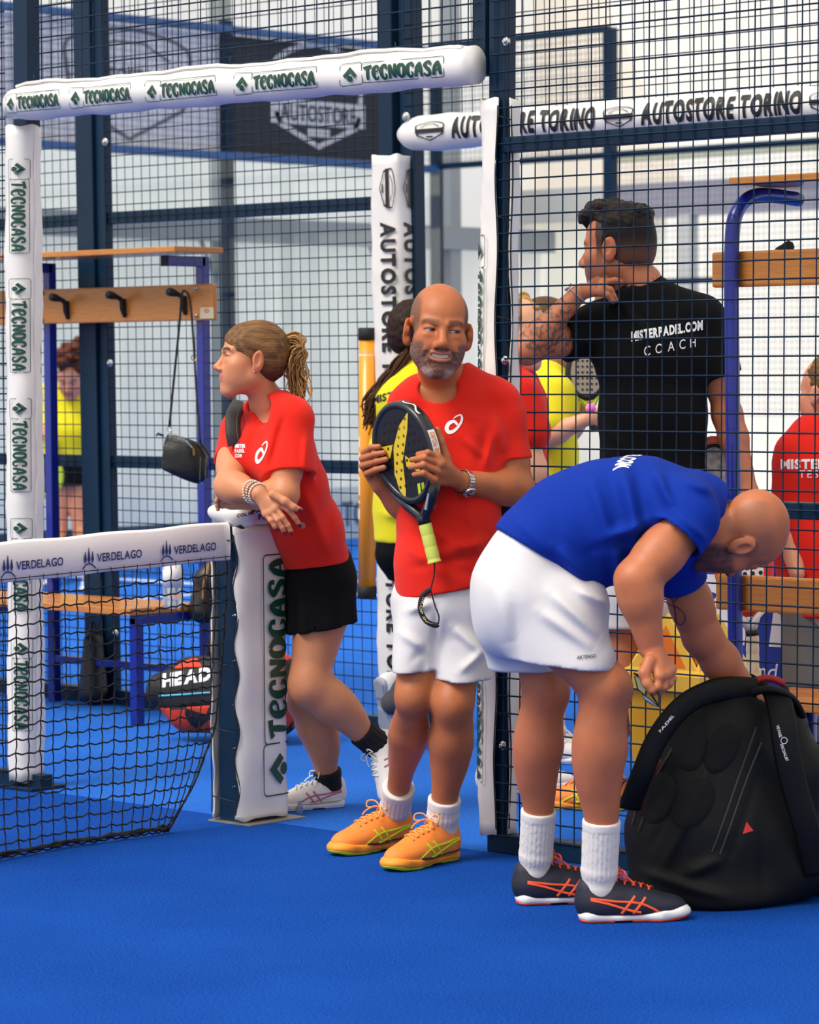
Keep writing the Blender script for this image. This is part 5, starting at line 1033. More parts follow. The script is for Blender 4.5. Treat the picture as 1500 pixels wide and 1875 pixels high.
# ---------------------------------------------------------------- bald man in blue, bending over the bag
def bald_man():
    D = 7.56; P = lambda x, y, d=0.: at(x, y, D+d); up = np.array([0, 0, 1.]); skin = np.array(rgb(184, 108, 70))
    hN, tN = onZ(1052, 1688), onZ(1262, 1682); hF, tF = onZ(937, 1656), onZ(1110, 1650)
    T = person('person', 'bald man in blue shirt bending down to reach into the black bag', hN)
    fw = unit(RIGHT*.98+FWD*.12); away = FWD
    anN = hN+unit(tN-hN)*.062+up*.095; anF = hF+unit(tF-hF)*.062+up*.095
    B = Field(); Uh = unit(RIGHT*.93-DOWN*.12*-1*-.0-DOWN*.10); Fh = unit(DOWN*.86+RIGHT*.02+FWD*.50); Fh = unit(Fh-(Fh @ Uh)*Uh); A = np.array([np.cross(Fh, Uh), Fh, Uh])
    H = Head(P(1358, 976, -.0), A, 1.0, eye=.25, brow=rgb(70, 50, 40)); H.build(B, P(1282, 950, .02), .066, .04)
    side = unit(FWD*.97+RIGHT*.1)
    loft(B, [(P(960, 1060, .02), (.15, .11)), (P(1040, 960, .02), (.135, .10)), (P(1180, 935, .02), (.16, .10)), (P(1262, 950, .02), (.15, .08))], side)
    sN, eN, wN = P(1262, 955, -.17), P(1166, 1062, -.22), P(1192, 1185, -.2); sF, eF, wF = P(1240, 1030, .17), P(1286, 1165, .22), P(1402, 1322, .33)
    arm(B, sN, eN, wN, 1.16); arm(B, sF, eF, wF, 1.1); B.cap(wF, wF+(wF-eF)*.25, .03, .035, .02)
    kN, kF = P(1112, 1262, -.1), P(1000, 1268, .12)
    leg(B, P(1000, 1130, -.055), kN, anN, fw, 1.06); leg(B, P(975, 1120, .12), kF, anF, fw, .98)
    # fist around the folded glasses
    z = -.215
    hand(B, wN, [P(1228, 1225, z+.03), P(1224, 1230, z+.008), P(1218, 1235, z-.012), P(1208, 1238, z-.028)],
         [[P(1228, 1225, z+.03), P(1232, 1244, z+.02), P(1216, 1260, z+.01), P(1206, 1250, z+.0)], [P(1224, 1230, z+.008), P(1226, 1252, z), P(1208, 1266, z-.005), P(1200, 1254, z-.01)], [P(1218, 1236, z-.012), P(1216, 1258, z-.022), P(1198, 1266, z-.022), P(1194, 1252, z-.02)], [P(1208, 1238, z-.028), P(1204, 1258, z-.036), P(1190, 1262, z-.032), P(1188, 1250, z-.028)]],
         [P(1190, 1210, z-.02), P(1180, 1232, z-.035), P(1186, 1252, z-.042), P(1194, 1264, z-.045)], 1.08, .0155)
    V, Q = body_mesh(B, .0066, [(H.w(0, .0, 0), .15), (P(1207, 1235, z), .08)])
    q = H.q(V); col = np.tile(skin, (len(V), 1)); hd = (np.abs(q) < .17).all(1); hc = face_colours(q[hd], col[hd], H.o); x, y, zz = q[hd].T; n = noise3(q[hd], 500, 3)
    beard = sstep(.005, -.015, zz+.028)*(y > -.02)*(zz > -.14)*sstep(-.03, .0, y-.15*(zz+.05)); hc = mixc(hc, rgb(64, 50, 46), beard*(.72+.2*n)); stub = sstep(-.05, -.03, zz)*sstep(.08, .05, zz)*(y < .03)*(np.abs(x) > .03); hc = mixc(hc, rgb(120, 88, 70), stub*.35); col[hd] = hc
    # fine-line arm tattoo on the far upper arm
    L = spline(np.array([(1236, 1078), (1228, 1095), (1235, 1112), (1250, 1118), (1262, 1128), (1266, 1142), (1258, 1152), (1250, 1146), (1248, 1130), (1244, 1112), (1240, 1098), (1246, 1086), (1252, 1095), (1246, 1108)], float), 10)
    c = (V-CP) @ CM; px = np.c_[CX+FPX*c[:, 0]/c[:, 2], CY+FPX*c[:, 1]/c[:, 2]]; near = (np.abs(px-[1248, 1115]) < 60).all(1) & (c[:, 2] > D+.05); 
    obj('body', (V, Q), M_skin, T, True, col)
    tp = B.drop(np.array([at(a, b, D-.1) for a, b in L+[6, 0]]), FWD, 1., .0006); obj('tattoo', tube(tp, .0016, 4), mat('tattoo ink', rgb(52, 40, 44), .6), T)
    H.eyes(T)
    # shirt
    S = Field(); cN = P(1240, 985, -.2); cF = P(1254, 1072, .175)
    S.cap(sN, P(1232, 995, -.2), .070, .076, .03); S.plane(cN, unit(eN-sN)); S.cap(cN-unit(eN-sN)*.02, cN+unit(eN-sN)*.12, .062, .068, .004, 'sub')
    g2 = Field(); g2.cap(sF, P(1256, 1085, .18), .062, .068, .04); g2.plane(cF, unit(eF-sF)); g2.cap(cF-unit(eF-sF)*.02, cF+unit(eF-sF)*.1, .054, .060, .004, 'sub'); S.add(lambda p: g2.at(p), .03, 'add', (g2.lo[0], g2.hi[0]))
    loft(S, [(P(985, 1000, .02), (.175, .115)), (P(1040, 962, .02), (.17, .118)), (P(1110, 940, .02), (.18, .125)), (P(1190, 930, .02), (.19, .118)), (P(1250, 938, .02), (.17, .095))], side, .05)
    S.ell(P(1090, 985, .0), (.13, .16, .09), np.array([RIGHT, FWD, DOWN]), k=.06); S.ell(P(1060, 1040, 0), (.09, .13, .075), np.array([RIGHT, FWD, DOWN]), k=.05); S.ell(P(1195, 990, .02), (.10, .15, .09), np.array([RIGHT, FWD, DOWN]), k=.05)
    S.cap(P(1250, 925, -.14), P(1250, 925, .16), .07, .07, .05); S.cap(P(1252, 1000, .05), P(1240, 1045, .12), .06, .055, .04); S.cap(P(1290, 925, .02), P(1318, 940, .02), .075, .068, .04)
    for a, b, w, am in (((1140, 850), (1165, 1000), .016, .008), ((1165, 850), (1190, 980), .012, -.008), ((1080, 870), (1120, 1010), .016, .006), ((1200, 860), (1225, 930), .012, .007), ((1060, 960), (1095, 1060), .014, -.007), ((1020, 1000), (1080, 1075), .014, .006), ((1110, 985), (1180, 960), .014, .007), ((1075, 1010), (1150, 985), .012, -.008), ((1130, 1000), (1140, 1080), .014, .006), ((1225, 870), (1210, 960), .012, -.007), ((1180, 1010), (1170, 1070), .012, .006), ((950, 950), (1010, 1020), .016, .004), ((1010, 900), (1030, 980), .014, -.006), ((1110, 860), (1140, 940), .012, -.007), ((1250, 880), (1300, 900), .012, .005), ((1235, 940), (1290, 990), .010, .004)): S.fold(P(*a, -.16), P(*b, -.16), w*1.1, am*(2. if am > 0 else .9))
    S.ripple(.003, 22, 6, dirs=[(.7, .7, .2), (.3, .3, 1)])
    S.plane(P(905, 968, 0), unit(DOWN*.62-RIGHT*.80)) if False else None
    hem0, hem1 = np.array(P(903, 964, 0)), np.array(P(1104, 1088, 0)); hd_ = unit(hem1-hem0); nn = unit(np.cross(FWD, hd_)); nn = nn if nn @ DOWN > 0 else -nn; S.plane(hem0, nn-FWD*.0)
    nk = unit(P(1366, 985)-P(1290, 945)); o = P(1322, 940, .02); S.localplane(o, unit(RIGHT*.97+DOWN*.24), o, .16); S.cap(o-nk*.02, o+nk*.12, .062, .07, .006, 'sub')
    S.cap(P(985, 1030, .02), P(940, 1090, .02), .09, .12, .004, 'sub') if False else None
    V, Q = S.mesh(.0056); sh = obj('shirt', (V, Q), M_blue, T, True)
    for tr in ((.0, 'PADEL.COM'),):
        tv, tf = text2d(tr[1], .05); tw = tv[:, 0].max(); o = P(1164, 828, .08); o2 = P(1122, 858, -.12); U = (o2-o)/tw; Vv = unit(P(1082, 862, -.05)-P(1118, 848, -.05))*-.042; decal(sh, S, (tv, tf), o-DOWN*.1, U, -Vv*-1, DOWN, M_white, 'print', back=.0, reach=.4)
    decal(sh, S, spiral_logo(), P(1232, 1054, -.1), RIGHT*.026, -DOWN*.03, FWD, M_white, 'logo', back=.2, reach=.8)
    # shorts
    G = Field(); aN, aF = P(1045, 1225, -.09), P(962, 1232, .12)
    G.ecap(P(985, 1100, -.07), aN, (.10, .125), (.10, .118), side, .04); G.plane(P(1040, 1217, -.09), -up-RIGHT*.10); G.cap(P(1040, 1212, -.09), P(1055, 1320, -.09), .088, .095, .004, 'sub')
    g2 = Field(); g2.ecap(P(955, 1110, .10), aF, (.095, .11), (.092, .088), side, .04); g2.plane(P(950, 1225, .12), -up); g2.cap(P(962, 1215, .12), P(972, 1310, .12), .076, .08, .004, 'sub'); G.add(lambda p: g2.at(p), .02, 'add', (g2.lo[0], g2.hi[0]))
    G.ell(P(955, 1070, .02), (.125, .165, .165), np.array([RIGHT, FWD, unit(DOWN*.9+RIGHT*.35)]), k=.04); G.ecap(P(985, 1030, .02), P(960, 1090, .02), (.165, .11), (.17, .125), side, .04); G.ell(P(1040, 1105, -.05), (.10, .12, .09), np.array([RIGHT, FWD, DOWN]), k=.05)
    for a, b, w, am in (((1010, 1085), (1100, 1170), .014, .007), ((1030, 1075), (1110, 1140), .012, -.006), ((990, 1120), (1090, 1190), .014, .006), ((940, 1100), (960, 1215), .014, -.010), ((905, 1060), (935, 1180), .02, .004), ((1060, 1080), (1115, 1110), .010, .006)): G.fold(P(*a, -.2), P(*b, -.2), w, am*(1.4 if am > 0 else .8))
    G.ripple(.003, 26, 9); G.plane(hem0-nn*.05, -nn)
    V, Q = G.mesh(.0056); sr = obj('shorts', (V, Q), M_wht, T, True)
    tv, tf = text2d('ARTENGO', .02); decal(sr, G, (tv, tf), P(1057, 1207.5, -.2), RIGHT*.0095*.75-DOWN*.0006, -DOWN*.0085, FWD, M_black, 'print', back=.2, off=.003)
    sock(T, anN-up*.005, anN+(kN-anN)*.33, .044, .047, M_sock, .022, 34); sock(T, anF-up*.005, anF+(kF-anF)*.33, .042, .045, M_sock, .022, 34)
    Mn = mat('navy mesh upper', rgb(22, 24, 44), .6, bump=.3, bscale=420); Mo = mat('coral', rgb(250, 92, 46), .5); Mw = mat('white foam', rgb(234, 230, 226), .5)
    for h, t in ((hN, tN), (hF, tF)): shoe(T, h, h+unit(t-h)*.3, up, .29, Mn, Mw, Mo, Mo, Mo, Mn, Mo, None)
    # folded sports glasses
    g = thing('sunglasses', 'folded black sunglasses held in the bending man\'s fist', 'glasses', P(1185, 1265, -.22)); Mg = mat('glasses frame', rgb(12, 12, 14), .3)
    Q3 = lambda x, y, d=0.: P(x, y, z-.02+d)
    obj('temple_arm', tube(spline([Q3(1161, 1232), Q3(1180, 1250), Q3(1195, 1275), Q3(1209, 1295)], 6), .0028, 6), Mg, g); obj('temple_arm', tube(spline([Q3(1164, 1234, -.01), Q3(1188, 1240, -.012), Q3(1204, 1262, -.01), Q3(1207, 1292, -.01)], 6), .0022, 6), Mg, g)
    for pts, cl in (([(1162, 1238), (1172, 1240), (1184, 1262), (1180, 1272), (1168, 1262)], rgb(120, 130, 90)), ([(1176, 1271), (1190, 1280), (1206, 1294), (1198, 1292), (1182, 1282)], rgb(90, 130, 200))):
        Pp = [Q3(*p_, -.004) for p_ in pts]; obj('lens', (np.array(Pp+[p_+FWD*.002 for p_ in Pp]), [tuple(range(5)), tuple(range(9, 4, -1))]+[(i, (i+1) % 5, 5+(i+1) % 5, 5+i) for i in range(5)]), mat('lens %d' % int(cl[2]*100), cl, .1, .2, coat=1.), g); obj('rim', tube(np.array(Pp), .0016, 5, closed=True), Mg, g)
bald_man()
# ---------------------------------------------------------------- man in the black shirt behind the fence, back turned
def coach():
    D = 9.1; P = lambda x, y, d=0.: at(x, y, D+d); up = np.array([0, 0, 1.]); skin = np.array(rgb(188, 114, 76)); g1 = onZ(1108, 1482); g2_ = onZ(1240, 1464)
    T = person('person', 'dark haired man in black shirt seen from behind, hand on his collar', onZ(1195, 1466)); side = unit(RIGHT*.97+FWD*.2)
    B = Field(); A = orient(-118, -6, 3); H = Head(P(1130, 455, -.0), A, 1.04, eye=.3, brow=rgb(30, 22, 18)); neck = P(1172, 522, .0); H.build(B, neck, .060, .04)
    B.cap(neck, P(1185, 560, 0), .062, .08, .03); loft(B, [(P(1195, 600, 0), (.15, .09)), (P(1195, 760, 0), (.13, .085)), (P(1195, 900, 0), (.13, .09)), (P(1195, 1010, 0), (.135, .1))], side); B.cap(P(1110, 575, 0), P(1285, 570, 0), .05, .05, .04)
    sL, eL, wL = P(1098, 600, .0), P(965, 640, -.10), P(1062, 535, -.12); sR, eR, wR = P(1292, 588, 0), P(1332, 760, .02), P(1372, 905, -.02)
    arm(B, sL, eL, wL, .98); arm(B, sR, eR, wR, .98)
    z = -.12
    hand(B, wL, [P(1105, 517, z), P(1104, 526, z-.01), P(1100, 535, z-.016)], [[P(1105, 517, z), P(1126, 513, z), P(1144, 516, z+.02), P(1150, 522, z+.03)], [P(1104, 526, z-.01), P(1118, 530, z-.015), P(1124, 542, z-.01), P(1128, 549, z)], [P(1100, 535, z-.016), P(1112, 540, z-.02), P(1120, 550, z-.01), P(1122, 553, z)]], [P(1085, 520, z), P(1098, 512, z+.02), P(1112, 510, z+.03)], 1.0)
    wrd = unit(wR-eR); B.cap(wR, wR+wrd*.1, .028, .022, .02)
    fw = unit(FWD*.9-RIGHT*.3)
    for hip, kn, gr in ((P(1150, 1060, 0), P(1145, 1235, 0), g1), (P(1240, 1060, 0), P(1238, 1232, 0), g2_)): leg(B, hip, kn, gr+up*.09, fw, .98)
    V, Q = body_mesh(B, .0085, [(H.w(0, .01, -.01), .15), (P(1108, 528, -.12), .07)], .0028)
    q = H.q(V); col = np.tile(skin, (len(V), 1)); hd = (np.abs(q) < .15).all(1); hc = face_colours(q[hd], col[hd], H.o); x, y, zz = q[hd].T
    fade = sstep(-.075, .02, zz+.25*np.clip(-y, 0, .1)*0)*(y < .035-.25*np.abs(zz-.02)*0)*((np.abs(x) > .05) | (y < -.02)); ear = (np.abs(x) > .074)*(y > -.04); hc = mixc(hc, rgb(34, 25, 20), fade*.9*(~(ear > 0))); beard = sstep(-.02, -.05, zz)*(y > .0); hc = mixc(hc, rgb(70, 48, 38), beard*.35); col[hd] = hc
    # tattooed arm: winding ink bands
    t = np.clip(((V-eL) @ unit(wL-eL))/np.linalg.norm(wL-eL), -1, 2); dl = np.linalg.norm(V-(eL+np.clip(t, 0, 1)[:, None]*(wL-eL)), axis=1); ink = ((np.abs(noise3(V, 130, 8)) < .17) | (noise3(V, 210, 12) > .55))*(dl < .06)*(t > .02)*(t < .80); u_ = np.clip(((V-eL) @ unit(sL-eL))/np.linalg.norm(sL-eL), 0, 1); d2 = np.linalg.norm(V-(eL+u_[:, None]*(sL-eL)), axis=1); ink2 = (np.abs(noise3(V, 80, 9)) < .16)*(d2 < .06)*(u_ > .25)*(u_ < .7)
    col = mixc(col, rgb(62, 50, 48), np.maximum(ink, ink2)*.72); obj('body', (V, Q), M_skin, T, True, col); H.eyes(T)
    # hair: short at the sides, full and curly on top
    F = Field(); H.e(F, (0, -.020, .080), (.072, .092, .058), .02); H.e(F, (0, .045, .108), (.054, .056, .036), .03); H.e(F, (0, .088, .098), (.036, .024, .022), .02); F.ripple(.007, 110, 2); F.ripple(.0035, 280, 3); H.e(F, (0, -.022, .03), (.0785, .098, .086), .02); H.e(F, (0, -.05, -.02), (.062, .062, .06), .03)
    F.add(lambda p: (lambda q: np.where(q[:, 2] > .06, -1., np.maximum(q[:, 1]-.028-.3*np.clip(q[:, 2], 0, .1), -.055-q[:, 2]+.5*np.clip(q[:, 1]+.04, 0, .1))))(H.q(p)), .008, 'int')
    for g in (1, -1): H.e(F, (g*.085, -.006, -.012), (.022, .026, .038), .006, 'sub')
    V, Q = F.mesh(.0036); q = H.q(V); hc = np.tile(np.array(rgb(20, 15, 12)), (len(V), 1)); hc = mixc(hc, rgb(64, 48, 36), np.clip(noise3(V, 260, 4), 0, 1)*sstep(.05, .12, q[:, 2])); hc = mixc(hc, rgb(120, 80, 58), sstep(.03, -.05, q[:, 2])*.75); obj('hair', (V, Q), M_hair, T, True, hc)
    # shirt
    S = Field(); cL = P(1030, 618, -.05); cR = P(1318, 690, .01)
    S.cap(sL, cL+(cL-sL)*.1, .066, .074, .03); S.plane(cL, unit(cL-sL)); S.cap(cL-(cL-sL)*.15, cL+(cL-sL)*.5, .056, .062, .004, 'sub')
    g2 = Field(); g2.cap(sR, cR+(cR-sR)*.1, .066, .070, .03); g2.plane(cR, unit(cR-sR)); g2.cap(cR-(cR-sR)*.15, cR+(cR-sR)*.5, .054, .060, .004, 'sub'); S.add(lambda p: g2.at(p), .02, 'add', (g2.lo[0], g2.hi[0]))
    loft(S, [(P(1195, 590, 0), (.165, .10)), (P(1198, 650, 0), (.172, .115)), (P(1195, 760, 0), (.160, .112)), (P(1194, 900, 0), (.158, .112)), (P(1194, 1010, 0), (.160, .115)), (P(1194, 1090, 0), (.162, .118))], side, .04)
    S.cap(P(1185, 542, 0), P(1285, 575, 0), .052, .056, .04); S.cap(P(1185, 545, 0), P(1100, 590, 0), .052, .06, .04); S.cap(P(1150, 540, -.05), P(1118, 548, -.09), .03, .018, .03); S.cap(P(1182, 545, .0), neck+up*.0, .085, .066, .03)
    for a, b, w, am in (((1130, 540), (1190, 620), .014, .008), ((1120, 570), (1150, 680), .014, -.008), ((1150, 560), (1210, 600), .012, -.006), ((1280, 620), (1270, 760), .012, -.008), ((1110, 780), (1150, 830), .014, .006)): S.fold(P(*a, -.12), P(*b, -.12), w, am)
    S.ripple(.003, 22, 12); S.plane(P(1194, 1082, 0), -up); S.cap(neck+up*.10, neck+up*.3, .061, .09, .004, 'sub')
    V, Q = S.mesh(.0066); sh = obj('shirt', (V, Q), M_blk, T, True)
    tv, tf = text2d('MISTERPADEL.COM', .05); tw = tv[:, 0].max(); decal(sh, S, (tv, tf), P(1160, 623, -.2), RIGHT*(132/613)/tw-DOWN*.003, -DOWN*.030+RIGHT*.0, FWD, M_white, 'print'); tv, tf = text2d('COACH', .0, .75); tw = tv[:, 0].max(); decal(sh, S, (tv, tf), P(1183, 650, -.2), RIGHT*(96/613)/tw-DOWN*.004, -DOWN*.028, FWD, M_white, 'print')
    tv, tf = disc2((0, 0), 1); decal(sh, S, (tv, tf), P(1034, 597, -.2), RIGHT*.008, DOWN*.008, FWD, M_white, 'logo')
    # shorts and shoes
    G = Field(); G.ecap(P(1194, 1050, 0), P(1194, 1090, 0), (.155, .115), (.16, .118), side, .03); G.ecap(P(1150, 1080, 0), P(1142, 1150, 0), (.09, .11), (.085, .10), side, .03); G.ecap(P(1238, 1080, 0), P(1240, 1150, 0), (.09, .11), (.085, .10), side, .03); G.plane(P(1194, 1148, 0), -up); G.plane(P(1194, 1050, 0), up); G.ripple(.004, 30, 3); V, Q = G.mesh(.006); obj('shorts', (V, Q), M_wht, T, True)
    Mo = MATS['orange mesh upper']; 
    for g, fw in ((g1, unit(-RIGHT*.9+FWD*.3)), (g2_, fw)): shoe(T, g-fw*.08, g+fw*.2, up, .29, Mo, mat('orange foam', (0, 0, 0)), MATS['neon yellow rubber'], MATS['neon yellow rubber'], Mo, Mo, Mo, None, hf=.005)
    wt = thing('wrist_watch', 'pale wrist band watch on the raised tattooed forearm', 'watch', wL); ax = unit(wL-eL); u, v, w = frame(ax); c = wL-ax*.012; rg = [c+(u*math.cos(a)+v*math.sin(a))*.030 for a in np.linspace(0, 2*math.pi, 20, endpoint=False)]
    obj('band', tube(rg, .0085, 6, closed=True, flat=.3, hint=ax), mat('pale watch band', rgb(150, 152, 170), .5), wt, True); d_ = unit(-DOWN*.8-RIGHT*.5); d_ = unit(d_-(d_ @ ax)*ax); obj('case', lathe(c+d_*.030, d_, [(0, .014), (.009, .014)], 16), M_chrome, wt, True)
coach()
# ================================================================ BACKGROUND PEOPLE (simpler, out of focus)
def plain_shoe(T, heel, toe, up, m, msole, L=.27):
    shoe(T, heel, heel+unit(np.asarray(toe)-heel)*L, up, L, m, msole, msole, None, M_white, m, m, None, hf=.007)
def far_yellow():
    D = 20.2; P = lambda x, y, d=0.: at(x, y, D+d); up = np.array([0, 0, 1.]); skin = np.array(rgb(206, 140, 108)); T = person('person', 'woman in yellow shirt with piled curly hair on the far court', onZ(125, 1078)); side = RIGHT
    B = Field(); H = Head(P(130, 692, -.15), orient(-8, -30, 0), 1.05, brow=rgb(60, 40, 30)); H.build(B, P(128, 722, .05), .055); loft(B, [(P(118, 760, 0), (.15, .1)), (P(120, 850, 0), (.14, .1))], side); arm(B, P(80, 722, 0), P(68, 775, .0), P(92, 805, -.2)); arm(B, P(155, 722, 0), P(176, 775, 0), P(180, 805, -.25)); B.cap(P(92, 805, -.2), P(98, 812, -.25), .035, .03, .02); B.cap(P(180, 805, -.25), P(178, 812, -.3), .035, .03, .02)
    g1, g2 = onZ(92, 1072), onZ(162, 1082); leg(B, P(110, 880, 0), P(106, 975, -.05), g1+up*.08, -FWD); leg(B, P(140, 880, 0), P(150, 980, -.05), g2+up*.08, -FWD)
    V, Q = B.mesh(.014); col = np.tile(skin, (len(V), 1)); q = H.q(V); hd = (np.abs(q) < .17).all(1); col[hd] = face_colours(q[hd], col[hd], H.o); obj('body', (V, Q), M_skin, T, True, col); H.eyes(T)
    F = Field(); H.e(F, (0, -.02, .06), (.09, .09, .085), .03); H.e(F, (-.01, .0, .155), (.085, .08, .07), .03); H.e(F, (.05, -.02, .20), (.05, .05, .05), .03); F.ripple(.02, 70, 3); F.ripple(.01, 160, 4); F.add(lambda p: (lambda q: q[:, 1]-.05-.8*np.clip(q[:, 2]-.06, -.3, .3))(H.q(p)), .02, 'int'); V, Q = F.mesh(.008); obj('hair', (V, Q), M_hair, T, True, np.tile(np.array(rgb(92, 46, 26)), (len(V), 1)))
    S = Field(); loft(S, [(P(120, 725, 0), (.16, .1)), (P(120, 790, 0), (.18, .13)), (P(118, 868, 0), (.175, .13))], side, .05); S.cap(P(82, 722, 0), P(74, 770, 0), .075, .085, .04); S.cap(P(156, 722, 0), P(172, 765, 0), .075, .08, .04); S.plane(P(118, 852, 0), -up); S.ripple(.008, 16, 5); S.ell(P(128, 705, -.08), (.08, .07, .07), k=.01, mode='sub'); V, Q = S.mesh(.013); sh = obj('shirt', (V, Q), M_yel, T, True)
    G = Field(); loft(G, [(P(120, 850, 0), (.16, .12)), (P(124, 885, 0), (.18, .13))], side); G.plane(P(124, 888, 0), -up); G.plane(P(124, 846, 0), up); V, Q = G.mesh(.008); obj('shorts', (V, Q), M_blk, T, True)
    for g in (g1, g2): plain_shoe(T, g+FWD*.1, g-FWD*.2, up, mat('blue white shoe', rgb(160, 180, 215), .6), MATS['white foam'])
    rk = thing('padel_racket', 'lime rimmed racket held low by the far yellow shirted woman', 'racket', P(86, 830, -.3)); ring = [P(84, 872, -.35)+RIGHT*.10*math.cos(a)+DOWN*.13*math.sin(a) for a in np.linspace(0, 2*math.pi, 26, endpoint=False)]; obj('frame', tube(ring, .018, 6, closed=True), mat('lime rim', rgb(180, 200, 40), .5), rk, True); obj('face', prism([(0.10*math.cos(a), .13*math.sin(a)) for a in np.linspace(0, 2*math.pi, 26, endpoint=False)], P(84, 872, -.35), RIGHT, DOWN, .012), M_lace, rk); obj('grip', tube([P(90, 836, -.35), P(97, 806, -.27)], .017, 8), M_white, rk)
far_yellow()
def tail_yellow():
    D = 11.0; P = lambda x, y, d=0.: at(x+12, y, D+d); up = np.array([0, 0, 1.]); skin = np.array(rgb(186, 120, 84)); T = person('person', 'woman in yellow shirt with long dark ponytail behind the red shirted man', onZ(745, 1372)); side = unit(RIGHT*.8+FWD*.6)
    B = Field(); H = Head(P(752, 610, 0), orient(125, 0, 8), .96); neck = P(757, 668, .0); H.build(B, neck, .052); loft(B, [(P(752, 740, 0), (.12, .09)), (P(735, 860, 0), (.11, .09)), (P(738, 980, 0), (.13, .1))], side); arm(B, P(790, 720, .1), P(800, 820, .1), P(770, 880, .25))
    g1 = onZ(760, 1368); leg(B, P(735, 1010, 0), P(752, 1170, 0), g1+up*.09, FWD, .95); an = P(722, 1262, -.03); leg(B, P(750, 1010, .05), P(770, 1180, .05), an, FWD, .9)
    V, Q = B.mesh(.0095); obj('body', (V, Q), M_skin, T, True, np.tile(skin, (len(V), 1)))
    F = Field(); H.e(F, (0, -.025, .035), (.083, .10, .09), .02); H.e(F, (0, -.06, -.02), (.065, .06, .07), .03); F.add(lambda p: (lambda q: q[:, 1]-.03-.6*(q[:, 2]-.03))(H.q(p)), .01, 'int'); F.ripple(.002, 200, 1); V, Q = F.mesh(.005); hcol = np.array(rgb(44, 26, 16)); obj('hair', (V, Q), M_hair, T, True, np.tile(hcol, (len(V), 1)))
    rs = np.random.RandomState(2); paths = [spline(np.array([P(736, 645), P(722+rs.normal()*4, 668+rs.normal()*3), P(696+rs.normal()*6, 700+rs.normal()*4), P(676+rs.normal()*7, 738+rs.normal()*5), P(666+rs.normal()*6, 768+rs.normal()*8)])+rs.normal(size=3)*.008-FWD*.06, 4) for _ in range(140)]
    VF = strands(paths, .0042); cs = np.repeat(np.array(rgb(34, 22, 16))+rs.uniform(0, 1, (140, 1))*(np.array(rgb(96, 62, 38))-np.array(rgb(34, 22, 16))), len(VF[0])//140, 0); obj('ponytail', VF, M_hair, T, True, cs)
    S = Field(); loft(S, [(P(755, 690, 0), (.10, .085)), (P(748, 740, 0), (.15, .115)), (P(735, 830, 0), (.145, .115)), (P(738, 920, 0), (.125, .105)), (P(740, 1010, 0), (.14, .11))], side, .05); S.cap(P(788, 715, .1), P(798, 790, .1), .06, .07, .04); S.plane(P(740, 990, 0), -up); S.ripple(.006, 20, 5); S.cap(neck+up*.03, neck+up*.2, .06, .06, .006, 'sub'); S.fold(P(690, 905), P(740, 925), .02, -.01); S.fold(P(690, 940), P(745, 950), .016, .01); V, Q = S.mesh(.008); sh = obj('shirt', (V, Q), M_yel, T, True)
    tv, tf = text2d('MISTERPADEL', .04); tw = tv[:, 0].max(); decal(sh, S, (tv, tf), P(669, 738, -.2), RIGHT*.23/tw-DOWN*.006, -DOWN*.028, FWD, M_black, 'print'); tv, tf = text2d('TESTER', .0, .4); tw = tv[:, 0].max(); decal(sh, S, (tv, tf), P(692, 752, -.2), RIGHT*.10/tw-DOWN*.004, -DOWN*.022, FWD, mat('olive print', rgb(170, 160, 40), .6), 'print')
    G = Field(); loft(G, [(P(740, 975, 0), (.13, .1)), (P(742, 1010, 0), (.145, .11))], side); G.cap(P(735, 1010, 0), P(742, 1065, 0), .085, .08, .03); G.cap(P(752, 1010, .04), P(760, 1065, .04), .085, .08, .03); G.plane(P(740, 1062, 0), -up); G.plane(P(740, 975, 0), up); V, Q = G.mesh(.007); obj('shorts', (V, Q), M_blk, T, True)
    dn = unit(an-P(770, 1180, .05)); sock(T, an+dn*.05, an-dn*.06, .044, .047, mat('grey sock knit', rgb(70, 70, 72), .9)); hl = P(690, 1246, -.05); tx = P(700, 1385, .02); sx = unit(tx-hl); hl = P(676, 1238, -.06); sx = unit(P(700, 1372, .0)-hl); shoe(T, hl, hl+sx*.26, unit(RIGHT*.8+up*.2-FWD*.5*-1), .26, mat('pale grey upper', rgb(226, 228, 232), .6), mat('grey foam', rgb(170, 174, 180), .6), mat('grey rubber', rgb(150, 152, 156), .6), M_navy, M_white, mat('pale grey upper', (0, 0, 0)), None, None, hf=.005)
    sock(T, g1+up*.06, g1+up*.2, .045, .046, mat('grey sock knit', (0, 0, 0))); plain_shoe(T, g1-FWD*.06, g1+FWD*.2, up, mat('pale grey upper', (0, 0, 0)), mat('grey foam', (0, 0, 0)))
tail_yellow()
